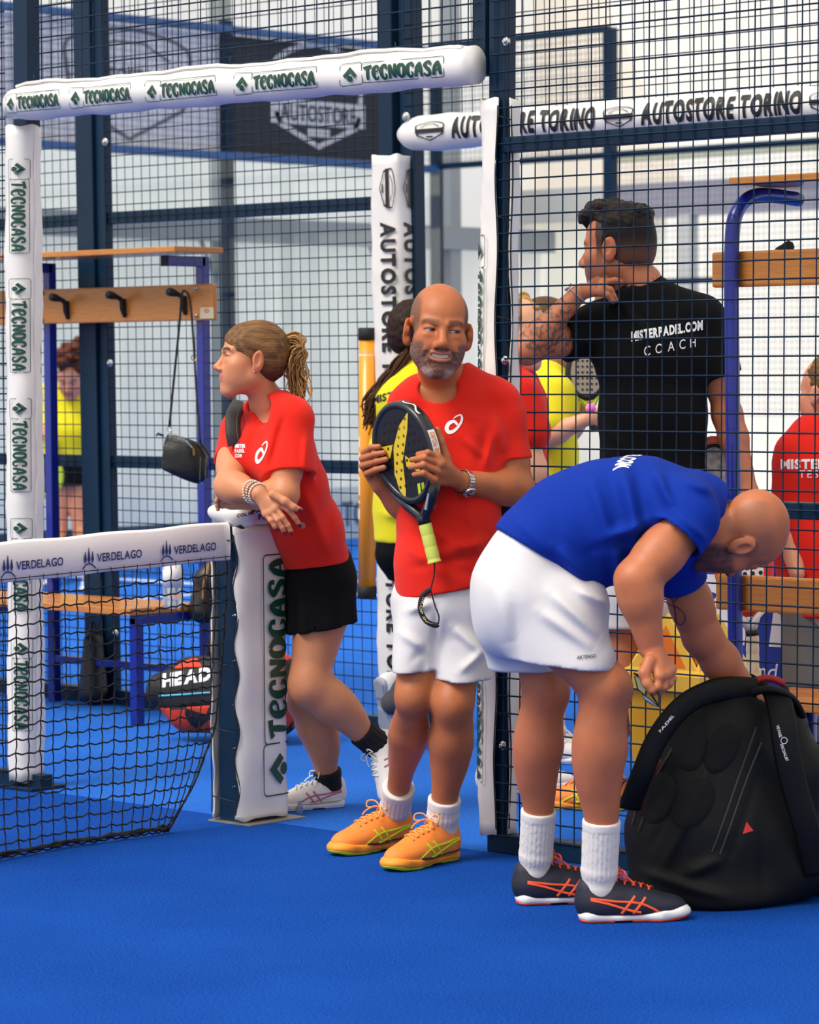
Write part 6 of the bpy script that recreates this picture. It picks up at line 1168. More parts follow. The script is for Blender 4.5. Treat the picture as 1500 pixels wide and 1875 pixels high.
def gate_pair():
    up = np.array([0, 0, 1.])
    D = 10.0; P = lambda x, y, d=0.: at(x, y, D+d); skin = np.array(rgb(224, 166, 130)); T = person('person', 'person in red shirt with curly blond hair behind the gate post', onZ(930, 1450)); side = unit(RIGHT*.6+FWD*.8)
    B = Field(); H = Head(P(948, 608, 0), orient(60, -5, 0), .98); neck = P(938, 668, 0); H.build(B, neck, .052); loft(B, [(P(930, 730, 0), (.13, .09)), (P(925, 900, 0), (.12, .09)), (P(925, 1010, 0), (.13, .1))], side); arm(B, P(952, 720, -.08), P(972, 850, -.1), P(1000, 920, -.1)); g1, g2 = onZ(915, 1452), onZ(950, 1446)
    leg(B, P(915, 1050, 0), P(918, 1220, 0), g1+up*.09, RIGHT, .95); leg(B, P(940, 1050, .05), P(945, 1220, .05), g2+up*.09, RIGHT, .95); V, Q = B.mesh(.0095); col = np.tile(skin, (len(V), 1)); q = H.q(V); hd = (np.abs(q) < .17).all(1); col[hd] = face_colours(q[hd], col[hd], H.o); obj('body', (V, Q), M_skin, T, True, col); H.eyes(T)
    F = Field(); H.e(F, (0, -.03, .04), (.092, .105, .095), .03); F.ripple(.014, 90, 3); F.add(lambda p: (lambda q: q[:, 1]-.055-.6*(q[:, 2]-.04))(H.q(p)), .01, 'int'); V, Q = F.mesh(.006); obj('hair', (V, Q), M_hair, T, True, mixc(np.tile(np.array(rgb(188, 146, 84)), (len(V), 1)), rgb(120, 84, 44), np.clip(noise3(V, 160, 2), 0, 1)))
    S = Field(); loft(S, [(P(936, 695, 0), (.1, .08)), (P(930, 740, 0), (.15, .11)), (P(926, 850, 0), (.145, .11)), (P(945, 1000, 0), (.15, .12))], side, .05); S.cap(P(952, 720, -.08), P(966, 790, -.09), .068, .075, .04); S.cap(P(955, 850, -.05), P(985, 930, -.05), .05, .06, .04); S.plane(P(926, 985, 0), -up); S.ripple(.006, 18, 2); S.cap(neck+up*.03, neck+up*.2, .06, .06, .006, 'sub'); V, Q = S.mesh(.009); obj('shirt', (V, Q), M_red, T, True)
    G = Field(); loft(G, [(P(926, 970, 0), (.14, .11)), (P(928, 1120, 0), (.16, .12))], side); G.plane(P(928, 1130, 0), -up); V, Q = G.mesh(.008); obj('shorts', (V, Q), M_blk, T, True)
    for g in (g1, g2): plain_shoe(T, g-RIGHT*.08, g+RIGHT*.2, up, MATS['white mesh upper'], MATS['white foam'])
    D2 = 10.7; P2 = lambda x, y, d=0.: at(x, y, D2+d); T = person('person', 'person in yellow shirt reaching forward, behind the tattooed arm', onZ(1000, 1395)); side = FWD
    B = Field(); H = Head(P2(1012, 610, 0), orient(95, -5, 0), .96); neck = P2(1006, 668, 0); H.build(B, neck, .05); loft(B, [(P2(1000, 740, 0), (.13, .09)), (P2(995, 860, 0), (.12, .09)), (P2(998, 980, 0), (.13, .1))], side); arm(B, P2(1008, 720, -.13), P2(1000, 800, -.18), P2(1072, 768, -.22), .9); arm(B, P2(1010, 720, .13), P2(1040, 790, .1), P2(1078, 740, .0), .9)
    hand(B, P2(1072, 768, -.22), [P2(1088, 760, -.22), P2(1089, 766, -.22), P2(1088, 772, -.22)], [[P2(1088, 760, -.22), P2(1098, 760, -.22), P2(1103, 768, -.22)], [P2(1089, 766, -.22), P2(1099, 768, -.22), P2(1103, 776, -.22)], [P2(1088, 772, -.22), P2(1096, 776, -.22), P2(1099, 782, -.22)]], [P2(1080, 760, -.22), P2(1090, 752, -.22), P2(1098, 750, -.22)])
    g1, g2 = onZ(985, 1398), onZ(1018, 1392); leg(B, P2(990, 1010, -.08), P2(992, 1180, -.08), g1+up*.09, RIGHT, .95); leg(B, P2(1005, 1010, .08), P2(1010, 1180, .08), g2+up*.09, RIGHT, .95); V, Q = B.mesh(.0095); col = np.tile(skin, (len(V), 1)); obj('body', (V, Q), M_skin, T, True, col)
    F = Field(); H.e(F, (0, -.03, .045), (.083, .1, .088), .03); F.add(lambda p: (lambda q: q[:, 1]-.05-.6*(q[:, 2]-.04))(H.q(p)), .01, 'int'); V, Q = F.mesh(.007); obj('hair', (V, Q), M_hair, T, True, np.tile(np.array(rgb(90, 64, 40)), (len(V), 1)))
    S = Field(); loft(S, [(P2(1004, 690, 0), (.1, .07)), (P2(1003, 740, 0), (.16, .10)), (P2(1000, 830, 0), (.15, .10)), (P2(990, 960, 0), (.15, .10))], side, .05); S.cap(P2(1008, 720, -.13), P2(1004, 775, -.16), .07, .075, .04); S.cap(P2(1010, 720, .13), P2(1025, 770, .12), .07, .075, .04); S.plane(P2(998, 950, 0), -up); S.ripple(.006, 20, 6); S.cap(neck+up*.02+RIGHT*.02, neck+up*.2, .06, .07, .006, 'sub'); V, Q = S.mesh(.009); obj('shirt', (V, Q), M_yel, T, True)
    G = Field(); loft(G, [(P2(996, 940, 0), (.14, .1)), (P2(998, 1080, 0), (.16, .11))], side); G.plane(P2(998, 1085, 0), -up); V, Q = G.mesh(.008); obj('shorts', (V, Q), M_blk, T, True)
    for g in (g1, g2): plain_shoe(T, g-RIGHT*.08, g+RIGHT*.2, up, MATS['white mesh upper'], MATS['white foam'])
    # racket held upright by that person and a pink ball
    rk = thing('padel_racket', 'grey perforated racket held upright under the tattooed elbow', 'racket', P2(1078, 745, -.1)); c = P2(1072, 672, -.1); ov = [(.062*math.cos(a), .085*math.sin(a)) for a in np.linspace(0, 2*math.pi, 30, endpoint=False)]; c = P2(1075, 682, -.1)
    obj('frame', tube([c+RIGHT*a+DOWN*b for a, b in ov], .014, 7, closed=True), M_lace, rk, True); fc = obj('face', prism(ov, c-FWD*.012, RIGHT, DOWN, .024), mat('grey face', rgb(150, 142, 128), .5), rk)
    for i in range(-3, 4):
        for j in range(-3, 4):
            if (i*.016/.05)**2+(j*.02/.07)**2 < .9: obj('hole', lathe(c+RIGHT*i*.016+DOWN*j*.02-FWD*.0125, -FWD, [(0, .0042), (.001, .0042)], 8), M_lace, fc)
    for g in (-1, 1): obj('throat_arm', tube([c+RIGHT*g*.04+DOWN*.075, P2(1083, 752, -.1)], .009, 6), mat('lime rim', (0, 0, 0)), rk)
    obj('grip', tube([P2(1083, 750, -.1), P2(1090, 790, -.1)], .015, 8), M_lace, rk)
    bl = thing('ball', 'pink ball between the hands of the yellow shirted person', 'ball', P2(1084, 746, -.26)); obj('shell', sphere(P2(1082, 748, -.27), .018, 16, 10), mat('pink felt', rgb(236, 120, 200), .8), bl, True); obj('seam', tube([P2(1082, 748, -.27)+(RIGHT*math.cos(a)+DOWN*math.sin(a)*.9-FWD*.35*math.cos(2*a))*.0175 for a in np.linspace(0, 2*math.pi, 24, endpoint=False)], .0012, 4, closed=True), M_white, bl)
gate_pair()
def boy():
    D = 9.3; P = lambda x, y, d=0.: at(x, y, D+d); up = np.array([0, 0, 1.]); skin = np.array(rgb(222, 150, 116)); T = person('person', 'short haired person in red shirt and grey trousers at right photo edge', onZ(1495, 1440)); side = unit(RIGHT*.9-FWD*.4)
    B = Field(); H = Head(P(1518, 718, 0), orient(-140, 0, 0), .95); neck = P(1522, 780, 0); H.build(B, neck, .05); loft(B, [(P(1515, 850, 0), (.13, .09)), (P(1510, 1000, 0), (.12, .09)), (P(1510, 1100, 0), (.13, .1))], side); arm(B, P(1448, 830, 0), P(1440, 960, 0), P(1460, 1050, -.1), .9); g1, g2 = onZ(1480, 1440), onZ(1530, 1436); leg(B, P(1480, 1130, 0), P(1480, 1290, 0), g1+up*.09, FWD, .95); leg(B, P(1535, 1130, 0), P(1532, 1290, 0), g2+up*.09, FWD, .95)
    V, Q = B.mesh(.0095); obj('body', (V, Q), M_skin, T, True, np.tile(skin, (len(V), 1)))
    F = Field(); H.e(F, (0, -.022, .04), (.081, .10, .088), .02); F.ripple(.003, 260, 3); F.add(lambda p: (lambda q: np.maximum(q[:, 1]-.02-.6*(q[:, 2]-.02), -.05-q[:, 2]))(H.q(p)), .01, 'int')
    for g in (1, -1): H.e(F, (g*.085, -.006, -.012), (.02, .024, .036), .006, 'sub')
    V, Q = F.mesh(.005); obj('hair', (V, Q), M_hair, T, True, np.tile(np.array(rgb(116, 84, 48)), (len(V), 1)))
    S = Field(); loft(S, [(P(1515, 800, 0), (.12, .08)), (P(1512, 850, 0), (.16, .11)), (P(1510, 1000, 0), (.15, .11)), (P(1508, 1140, 0), (.155, .115))], side, .05); S.cap(P(1452, 830, 0), P(1442, 940, 0), .055, .062, .04); S.plane(P(1508, 1128, 0), -up); S.ripple(.006, 18, 8); S.cap(neck+up*.04, neck+up*.2, .062, .07, .006, 'sub'); V, Q = S.mesh(.008); sh = obj('shirt', (V, Q), M_red, T, True)
    tv, tf = text2d('MISTERPADEL', .05); tw = tv[:, 0].max(); decal(sh, S, (tv, tf), P(1441, 858, -.2), RIGHT*.25/tw, -DOWN*.030, FWD, M_white, 'print'); tv, tf = text2d('TESTER', .0, .3); tw = tv[:, 0].max(); decal(sh, S, (tv, tf), P(1472, 874, -.2), RIGHT*.12/tw, -DOWN*.022, FWD, M_white, 'print')
    G = Field()
    for x in (1478, 1536): G.ecap(P(x, 1120, 0), P(x-2, 1260, 0), (.08, .095), (.072, .085), side, .03)
    G.plane(P(1508, 1258, 0), -up); G.ripple(.006, 26, 3); V, Q = G.mesh(.007); obj('shorts', (V, Q), cloth('grey trouser cloth', rgb(112, 106, 100)), T, True)
    for g in (g1, g2): plain_shoe(T, g-FWD*.06, g+FWD*.2, up, MATS['navy mesh upper'], MATS['white foam'])
boy()
# ================================================================ BENCHES AND BAGS
def bar(p0, p1, w, d, bev=.003, hint=(0, 0, 1)): p0, p1 = np.asarray(p0, float), np.asarray(p1, float); ax = unit(p1-p0); u, v, _ = frame(ax, hint); return obox((p0+p1)/2, [u, v, ax], (w/2, d/2, np.linalg.norm(p1-p0)/2), bev)
def left_bench():
    Yr = 1.80; xr, xl = onY(373, 700, Yr)[0], onY(93, 700, Yr)[0]; T = thing('bench', 'blue framed wooden bench with coat hooks and shelf by the far fence', 'bench', (xr, Yr, 0)); zs = 1.83
    Yf = Yr-.26; zseat = onY(300, 1128, Yr-.42)[2]; Ysf = Yr-.42
    for x in (xr, xl):
        obj('upright', bar((x, Yr, 0), (x, Yr, zs-.01), .04, .04), M_bluep, T); obj('shelf_bracket', bar((x, Yf+.06, zs-.03), (x, Yr, zs-.03), .04, .04), M_bluep, T); obj('bracket_cap', bar((x, Yf+.055, zs-.03), (x, Yf+.06, zs-.03), .042, .042), M_lace, T)
        obj('leg', bar((x, Ysf+.05, 0), (x, Ysf+.05, zseat-.02), .04, .04), M_bluep, T); obj('seat_rail', bar((x, Ysf+.03, zseat-.03), (x, Yr, zseat-.03), .035, .035), M_bluep, T)
    obj('stretcher', bar((xl, Yr, .18), (xr, Yr, .18), .03, .03), M_bluep, T)
    x1 = onY(396, 520, Yr-.04)[0]; x0 = xl-.5
    obj('shelf', box((x0, Yf, zs), (x1, Yr, zs+.022), .003), M_wood, T); hb = obj('hook_board', box((x0, Yr-.06, onY(396, 586, Yr-.06)[2]), (x1, Yr-.035, onY(396, 519, Yr-.06)[2]), .006), M_wood, T)
    for y0 in (Ysf, Ysf+.13, Ysf+.26): obj('seat_slat', box((x0, y0, zseat-.01), (x1-.1, y0+.115, zseat+.018), .004), M_wood, T)
    for px, py in ((118, 560), (222, 556), (333, 551)):
        p = onY(px+6, py, Yr-.065); obj('coat_hook', join([tube(spline([p+[0, 0, -.045], p+[0, -.012, -.02], p+[0, -.018, .015], p+[-.005, -.05, .03], p+[-.01, -.085, .036]], 5), [.010]*14+[.012, .014, .016, .017, .017, .016, .012], 8), bar(p+[0, .002, -.055], p+[0, .002, .02], .022, .008)]), M_lace, hb, True)
    for px, py in ((78, 537), (78, 586), (360, 528), (360, 578)): bolt(hb, onY(px, py, Yr-.061), (0, -1, 0), .008)
    pl = onY(379, 573, Yr-.0615); obj('maker_plate', box(pl+[-.038, -.001, -.022], pl+[.038, .0, .022]), mat('pale plate', rgb(196, 184, 150), .4), hb); obj('plate_mark', (lambda VF: (np.array([pl+[u*.02-.010, -.002, v*.012+.002] for u, v in VF[0]]), VF[1]))(rrect2(0, 0, 1, 1, .45, .25)), M_red, hb)
    return Yr, zseat
YR, ZSEAT = left_bench()
def purse():
    D = 11.55; P = lambda x, y, d=0.: at(x, y, D+d); T = thing('handbag', 'small black studded handbag hanging by its strap from a coat hook', 'handbag', P(338, 895)); Mk = mat('black leather', rgb(14, 14, 15), .35, bump=.2, bscale=120)
    F = Field(); F.ecap(P(312, 812), P(345, 820), (.03, .05), (.05, .06), FWD, .02); F.ecap(P(318, 825), P(318, 858), (.03, .06), (.03, .06), FWD, .03); F.ecap(P(340, 830), P(345, 872), (.035, .075), (.03, .075), FWD, .03); F.ecap(P(356, 835), P(352, 868), (.03, .05), (.028, .05), FWD, .03)
    F.plane(P(318, 868), unit(DOWN*.9-RIGHT*.38)); F.plane(P(335, 800), unit(-DOWN*.9+RIGHT*.30)); F.plane(P(297, 830), -RIGHT); F.ripple(.004, 40, 2); V, Q = F.mesh(.005); obj('body', (V, Q), Mk, T, True)
    hk = P(335, 540, -.02)
    obj('strap', tube(spline([P(310, 782, -.03), P(318, 700, -.02), P(329, 590, -.01), P(333, 540, -.02), P(339, 533, -.02), P(348, 550, -.01), P(354, 620), P(360, 720), P(367, 812)], 6), .006, 6, flat=.4), M_lace, T, True); obj('buckle', tube([P(356, 655, -.02)+(RIGHT*math.cos(a)+DOWN*math.sin(a))*.011 for a in np.linspace(0, 6.28, 10, endpoint=False)], .002, 5, closed=True), mat('brass', rgb(150, 120, 70), .3, 1.), T)
    obj('ring', tube([P(310, 785, -.03)+(RIGHT*math.cos(a)+DOWN*math.sin(a))*.008 for a in np.linspace(0, 6.28, 10, endpoint=False)], .002, 5, closed=True), M_chrome, T); obj('zip', tube(spline([P(308, 795, -.05), P(330, 800, -.062), P(352, 820, -.062)], 5), .003, 5), M_chrome, T); obj('zip_pull', tube([P(354, 820, -.07), P(355, 834, -.07)], .004, 6), mat('brass', (0, 0, 0)), T)
    tag(obj('studs', join([sphere(F.drop(np.array([P(358-.004*(y-835)*8+(5 if k else 0)*2, y, -.3)]), FWD, .6, .001)[0], .0022, 6, 4) for k in (0, 1) for y in range(836, 885, 4)]), M_chrome, T), kind='stuff'); obj('tab', tube([P(300, 798, -.03), P(289, 794, -.03), P(286, 798, -.03)], .005, 6), Mk, T); obj('tassel', tube([P(368, 812, -.03), P(378, 824, -.03), P(384, 836, -.03)], .005, 6), Mk, T)
purse()
def ball_tube():
    p0, p1 = onY(672, 1096, 1.83), onY(674, 600, 1.83); ax = unit(p1-p0); T = thing('ball_tube', 'orange ball tube with black end caps hung on the far fence', 'tube', p0); r = .0335
    obj('tube', lathe(p0, ax, [(.02, r), (np.linalg.norm(p1-p0)-.02, r)], 28), mat('orange plastic', rgb(246, 156, 14), .35, coat=.3), T, True)
    for o in (0., np.linalg.norm(p1-p0)-.048): obj('end_cap', lathe(p0+ax*o, ax, [(0, r*.98), (.002, r*1.1), (.046, r*1.1), (.048, r*.98)], 28), M_lace, T, True)
    u = RIGHT; b = FWD
    for h, s in ((.74, .003),): obj('stripe', lathe(p0+ax*(.915), ax, [(0, r*1.006), (.005, r*1.006)], 28), M_white, T)
    for k, (h0, h1) in enumerate(((.30, .34), (.36, .37), (.39, .46), (.48, .55), (.57, .61))):
        V = [p0+ax*h+(-u*math.cos(a)-b*math.sin(a))*r*1.01 for h in (h0, h1) for a in (.15, .4, .62)]; obj('print', (V, [(0, 1, 4, 3), (1, 2, 5, 4)]), mat('pale orange print', rgb(250, 214, 180), .5), T)
    obj('hook', tube([p0+ax*.9+b*r, p0+ax*.9+b*(r+.04)], .003, 5), M_chrome, T)
ball_tube()
def head_bag():
    D = 11.3; P = lambda x, y, d=0.: at(x, y, D+d); T = thing('racket_bag', 'red and black racket bag with white lettering on the floor by the bench', 'bag', onZ(330, 1342)); Mb = mat('black bag cloth', rgb(18, 18, 20), .7); Mr = bpy.data.materials.new('camouflage bag cloth'); Mr.use_nodes = True; nt = Mr.node_tree; vo = nt.nodes.new('ShaderNodeTexVoronoi'); vo.inputs['Scale'].default_value = 13; cr = nt.nodes.new('ShaderNodeValToRGB'); cr.color_ramp.interpolation = 'CONSTANT'; cr.color_ramp.elements[0].color = (*rgb(214, 58, 26), 1); cr.color_ramp.elements[1].color = (*rgb(22, 20, 22), 1); cr.color_ramp.elements[1].position = .62; tc = nt.nodes.new('ShaderNodeTexCoord'); nt.links.new(tc.outputs['Object'], vo.inputs['Vector']); nt.links.new(vo.outputs['Color'], cr.inputs[0]); nt.links.new(cr.outputs[0], nt.nodes['Principled BSDF'].inputs['Base Color']); nt.nodes['Principled BSDF'].inputs['Roughness'].default_value = .7
    F = Field(); F.ecap(P(290, 1262), P(350, 1268), (.05, .065), (.10, .135), FWD, .03); F.ecap(P(350, 1268), P(500, 1268, -.1), (.10, .135), (.12, .16), FWD, .03); F.ecap(P(340, 1300), P(500, 1305, -.1), (.06, .07), (.11, .08), FWD, .03); F.add(lambda p: -(p[:, 2]-.004), .01, 'int'); F.ripple(.004, 18, 1)
    def part(name, fn, m):
        G = Field(); G.ops = list(F.ops); G.lo, G.hi = F.lo, F.hi; G.add(fn, .004, 'int'); V, Q = G.mesh(.006); return obj(name, (V, Q), m, T, True)
    zt, zb = P(330, 1222)[2], P(330, 1290)[2]; tilt = lambda p: p[:, 2]-.10*((p-P(330, 1250)) @ RIGHT)*.9
    part('upper_pocket', lambda p: -(tilt(p)-zt), Mr); sp = part('side_panel', lambda p: np.maximum(tilt(p)-zt, -(tilt(p)-zb)), Mb); part('lower_pocket', lambda p: tilt(p)-zb, Mr)
    tv, tf = text2d('HEAD', .06); tw = tv[:, 0].max(); decal(sp, F, (tv, tf), P(287, 1266, -.3), RIGHT*.185/tw-DOWN*.008, -DOWN*.05, FWD, M_white, 'print', back=.2)
    for y0, m, nm in ((1283, mat('cyan piping', rgb(90, 190, 210), .5), 'stripe'), (1209, mat('orange piping', rgb(248, 130, 24), .5), 'piping')): obj(nm, tube(F.drop(np.array([P(x, y0-.10*(x-300)*.9, -.4) for x in np.linspace(278, 520, 30)]), FWD, .9, .0), .006, 6, flat=.6), m, sp)
    obj('handle', tube(spline([P(380, 1200, -.1), P(388, 1160, -.12), P(396, 1152, -.12), P(405, 1190, -.12)], 6), .008, 6), M_lace, T)
head_bag()
def small_things():
    Yb = YR-.3; b0 = onY(316, 1122, Yb); T = thing('water_bottle', 'clear plastic water bottle with white label standing on the bench', 'bottle', b0); Mp = mat('clear plastic', (.86, .92, .97), .08, trans=.75, spec=.5)
    obj('body', lathe((b0[0], b0[1], ZSEAT+.019), (0, 0, 1), [(0, .03), (.01, .036), (.05, .036), (.055, .034), (.06, .036), (.2, .036), (.23, .026), (.25, .014), (.27, .013)], 20), Mp, T, True); obj('label', lathe((b0[0], b0[1], ZSEAT+.1), (0, 0, 1), [(0, .0368), (.09, .0368)], 20), mat('white label', rgb(230, 228, 224), .6), T, True); obj('cap', lathe((b0[0], b0[1], ZSEAT+.285), (0, 0, 1), [(0, .016), (.018, .016)], 16), mat('blue cap', rgb(60, 110, 200), .5), T, True)
    D = depth(onY(380, 1080, 1.745)); P = lambda x, y, d=0.: at(x, y, D+d); T = thing('racket_cover', 'black racket cover hanging on the bench end beside the net post', 'bag', P(375, 1145)); F = Field(); F.ecap(P(372, 1120), P(384, 1060), (.055, .05), (.06, .045), RIGHT, .03); F.ecap(P(384, 1060), P(394, 1010), (.055, .04), (.02, .025), RIGHT, .03); F.ripple(.004, 30, 3); V, Q = F.mesh(.006); obj('cover', (V, Q), mat('black nylon', rgb(20, 20, 22), .45), T, True); obj('edge_trim', tube(F.drop(np.array([P(x, y, -.3) for x, y in ((364, 1100), (366, 1070), (374, 1040), (384, 1015))]), FWD, .6, .001), .007, 6), mat('brown trim', rgb(150, 100, 50), .5), T); obj('strap', tube(spline([P(396, 1060), P(404, 1110), P(400, 1160)], 5), .008, 6), M_lace, T)
    g = onZ(166, 1291); T = thing('rucksack', 'black rucksack slumped against the tall fence post', 'bag', g); F = Field(); F.ecap(g+[0, .02, .05], g+[.0, .02, .26], (.058, .07), (.045, .05), RIGHT, .03); F.ripple(.008, 18, 3); F.add(lambda p: -(p[:, 2]-.003), .01, 'int'); V, Q = F.mesh(.008); obj('sack', (V, Q), mat('black nylon', (0, 0, 0)), T, True); obj('loop', tube(spline([g+[-.02, .02, .3], g+[0, .02, .345], g+[.03, .02, .3]], 5), .006, 6), M_lace, T)
small_things()
def right_bench():
    Yp = .235; T = thing('bench', 'blue tubular bench with wooden boards standing against the near fence', 'bench', onY(1350, 1400, Yp)*[1, 1, 0]); px = onY(1341, 700, Yp)[0]; px0 = onY(1352, 1240, Yp)[0]
    for x in (px, px+1.1):
        top = 1.845; P_ = spline([(x+(px0-px), Yp, 0), (x+(px0-px)*.5, Yp, .6), (x, Yp, 1.4), (x, Yp, top-.14), (x, Yp+.03, top-.04), (x, Yp+.12, top), (x, Yp+.31, top-.004)], 8); obj('upright', tube(P_, .0205, 14), M_bluep, T, True); obj('leg', tube([(x, Yp+.36, 0), (x, Yp+.36, .42)], .0205, 12), M_bluep, T, True); obj('seat_rail', tube([(x, Yp, .42), (x, Yp+.36, .42)], .018, 10), M_bluep, T, True)
    def board(name, x0p, yt, yb, Y0, th=.022, **k):
        a, b = onY(x0p, yt, Y0), onY(x0p, yb, Y0); return obj(name, box((a[0], Y0, b[2]), (a[0]+1.4, Y0+th, a[2]), .007), M_wood, T)
    hb = board('hook_board', 1303, 462, 527, Yp+.022); board('back_board', 1310, 1051, 1116, Yp+.022)
    xs_ = onY(1330, 352, Yp+.0)[0]; obj('shelf', box((xs_, Yp+.01, 1.868), (xs_+1.4, Yp+.32, 1.890), .004), M_wood, T)
    for k in range(3): obj('seat_slat', box((px-.06, Yp+.03+k*.115, .44), (px+1.3, Yp+.13+k*.115, .465), .004), M_wood, T)
    for pxx in (1416, 1512): p = onY(pxx, 470, Yp+.05); obj('coat_hook', join([tube(spline([p+[0, 0, -.05], p+[0, .015, -.02], p+[0, .02, .012], p+[.0, .05, .025], p+[0, .08, .028]], 5), [.011]*16+[.014, .016, .018, .017, .012], 8), bar(p+[0, 0, -.055], p+[0, 0, .018], .024, .008)]), M_lace, hb, True)
right_bench()
def bin_():
    c = onZ(1228, 1545); T = thing('waste_bin', 'yellow plastic bin with peaked lid behind the fence', 'bin', c); My = mat('yellow plastic', rgb(244, 178, 30), .45); Ml = mat('pale yellow plastic', rgb(248, 196, 66), .45); Mo = mat('orange plastic lid', rgb(244, 120, 10), .45); cx, cy = c[0]-.06, c[1]+.17
    def ringsq(h, z): return [(cx-h, cy-h, z), (cx+h, cy-h, z), (cx+h, cy+h, z), (cx-h, cy+h, z)]
    V = np.array(ringsq(.105, 0)+ringsq(.132, .44)); obj('tub', (V, [(0, 1, 5, 4), (1, 2, 6, 5), (2, 3, 7, 6), (3, 0, 4, 7), (3, 2, 1, 0)]), My, T)
    V = np.array(ringsq(.150, .435)+ringsq(.150, .485)+ringsq(.128, .50)); obj('rim', (V, [(i, (i+1) % 4, 4+(i+1) % 4, 4+i) for i in range(4)]+[(4+i, 4+(i+1) % 4, 8+(i+1) % 4, 8+i) for i in range(4)]+[(3, 2, 1, 0)]), Ml, T)
    for a in range(4):
        ca, sa = math.cos(a*math.pi/2), math.sin(a*math.pi/2); R = lambda x, y, z: (cx+ca*x-sa*y, cy+sa*x+ca*y, z)
        V = [R(-.13, -.130, .49), R(.13, -.130, .49), R(.0, -.105, .66), R(-.13, -.118, .49), R(.13, -.118, .49), R(0, -.095, .66)]; pn = obj('gable', (V, [(0, 1, 2), (5, 4, 3), (0, 3, 4, 1), (1, 4, 5, 2), (2, 5, 3, 0)]), Ml, T)
        if a in (0, 2): obj('flap', ([R(-.085, -.1285, .505), R(.085, -.1285, .505), R(0, -.112, .625)], [(0, 1, 2)]), Mo, pn)
bin_()
def right_stuff():
    D = 9.75; P = lambda x, y, d=0.: at(x, y, D+d); a, b = onZ(1262, 1462), onZ(1452, 1478); U = unit((b-a)*[1, 1, 0]); n = unit(np.cross(U, (0, 0, 1))); T = thing('sponsor_board', 'blue sponsor panel with white lettering behind the right bench', 'board', a); L = np.linalg.norm(b-a)
    obj('panel', obox(a+U*L/2+np.array([0, 0, .49]), [U, n, np.array([0, 0, 1.])], (L/2, .012, .49), .003), mat('blue panel print', rgb(28, 54, 158), .5), T)
    f0 = a+n*(.0135 if n @ FWD < 0 else -.0135); put_ = lambda VF, x, z, w, h: (np.array([f0+U*(x+u*w+v*h*.15)+np.array([0, 0, z+v*h]) for u, v in VF[0]]), VF[1])
    tv, tf = text2d('BPI', .06); obj('lettering', put_((tv, tf), .02, .50, .17, .22), M_white, T); tv, tf = text2d('mind,', .0); obj('lettering', put_((tv, tf), .185, .395, .052, .055), M_white, T)
    for x in (.0, L): obj('foot', box(a+U*x+[-.03, -.06, 0], a+U*x+[.03, .06, .02]), M_steel, T)
    # racket leaning on the bench back
    gb = onY(1379, 1248, .40); gb[2] = .478; D2 = depth(gb); P = lambda x, y, d=0.: at(x, y, D2+d); T = thing('padel_racket', 'white faced red rimmed racket standing behind the bench boards', 'racket', P(1378, 1250)); c = P(1362, 1035); ax = unit(P(1380, 1250)-c); sd = unit(np.cross(ax, FWD)); sd = sd if sd @ RIGHT > 0 else -sd; ov = [(.066*math.cos(t), .128*math.sin(t)) for t in np.linspace(0, 2*math.pi, 32, endpoint=False)]
    obj('frame', tube([c+sd*u+ax*v for u, v in ov], .018, 8, closed=True), mat('red rim', rgb(214, 40, 26), .4), T, True); fc = obj('face', prism(ov, c-FWD*.013, sd, ax, .026), mat('white face', rgb(222, 218, 214), .5), T)
    for i in range(-2, 3):
        for j in range(-4, 5):
            if (i*.022/.055)**2+(j*.024/.11)**2 < .9: obj('hole', lathe(c+sd*i*.022+ax*j*.024-FWD*.0135, -FWD, [(0, .006), (.001, .006)], 8), M_lace, fc)
    for g in (-1, 1): obj('throat_arm', tube([c+sd*g*.035+ax*.115, P(1377, 1158)], .012, 8), mat('white face', (0, 0, 0)), T, True)
    obj('grip_collar', tube([P(1377, 1154), P(1378, 1164)], .019, 12), M_lace, T, True); gl = np.linalg.norm(P(1378, 1163)-gb); obj('grip', lathe(P(1378, 1163), unit(gb-P(1378, 1163)), [(t, .0175+.0012*abs(math.sin(t*120))) for t in np.linspace(0, gl+.01, 40)], 14), mat('beige grip tape', rgb(206, 190, 164), .7), T, True)
    # racket hanging from the hand of the man in black
    D3 = 9.05; P = lambda x, y, d=0.: at(x, y, D3+d); T = thing('padel_racket', 'patterned racket with coral rim hanging from the black shirted man\'s hand', 'racket', P(1340, 900)); c = P(1308, 880, .1); ov = [(.075*math.cos(t), .12*math.sin(t)) for t in np.linspace(0, 2*math.pi, 30, endpoint=False)]; obj('frame', tube([c+RIGHT*u+DOWN*v for u, v in ov], .016, 8, closed=True), mat('coral rim', rgb(240, 110, 90), .4), T, True); fc = obj('face', prism(ov, c-FWD*.013, RIGHT, DOWN, .026), mat('pale patterned face', rgb(190, 184, 176), .5, var=.6, vscale=45), T); obj('inner_rim', tube([c+RIGHT*u*.88+DOWN*v*.88-FWD*.012 for u, v in ov], .006, 6, closed=True), M_lace, fc); obj('grip', tube([c+DOWN*.12+RIGHT*.03, c+DOWN*.2+RIGHT*.08, P(1374, 925, -.02)], .016, 8), M_lace, T)
    T = thing('plastic_crate', 'pale orange box edge at the right photo border below the trousers', 'box', P(1490, 1290, .2)*[1, 1, 0]) if False else None
right_stuff()
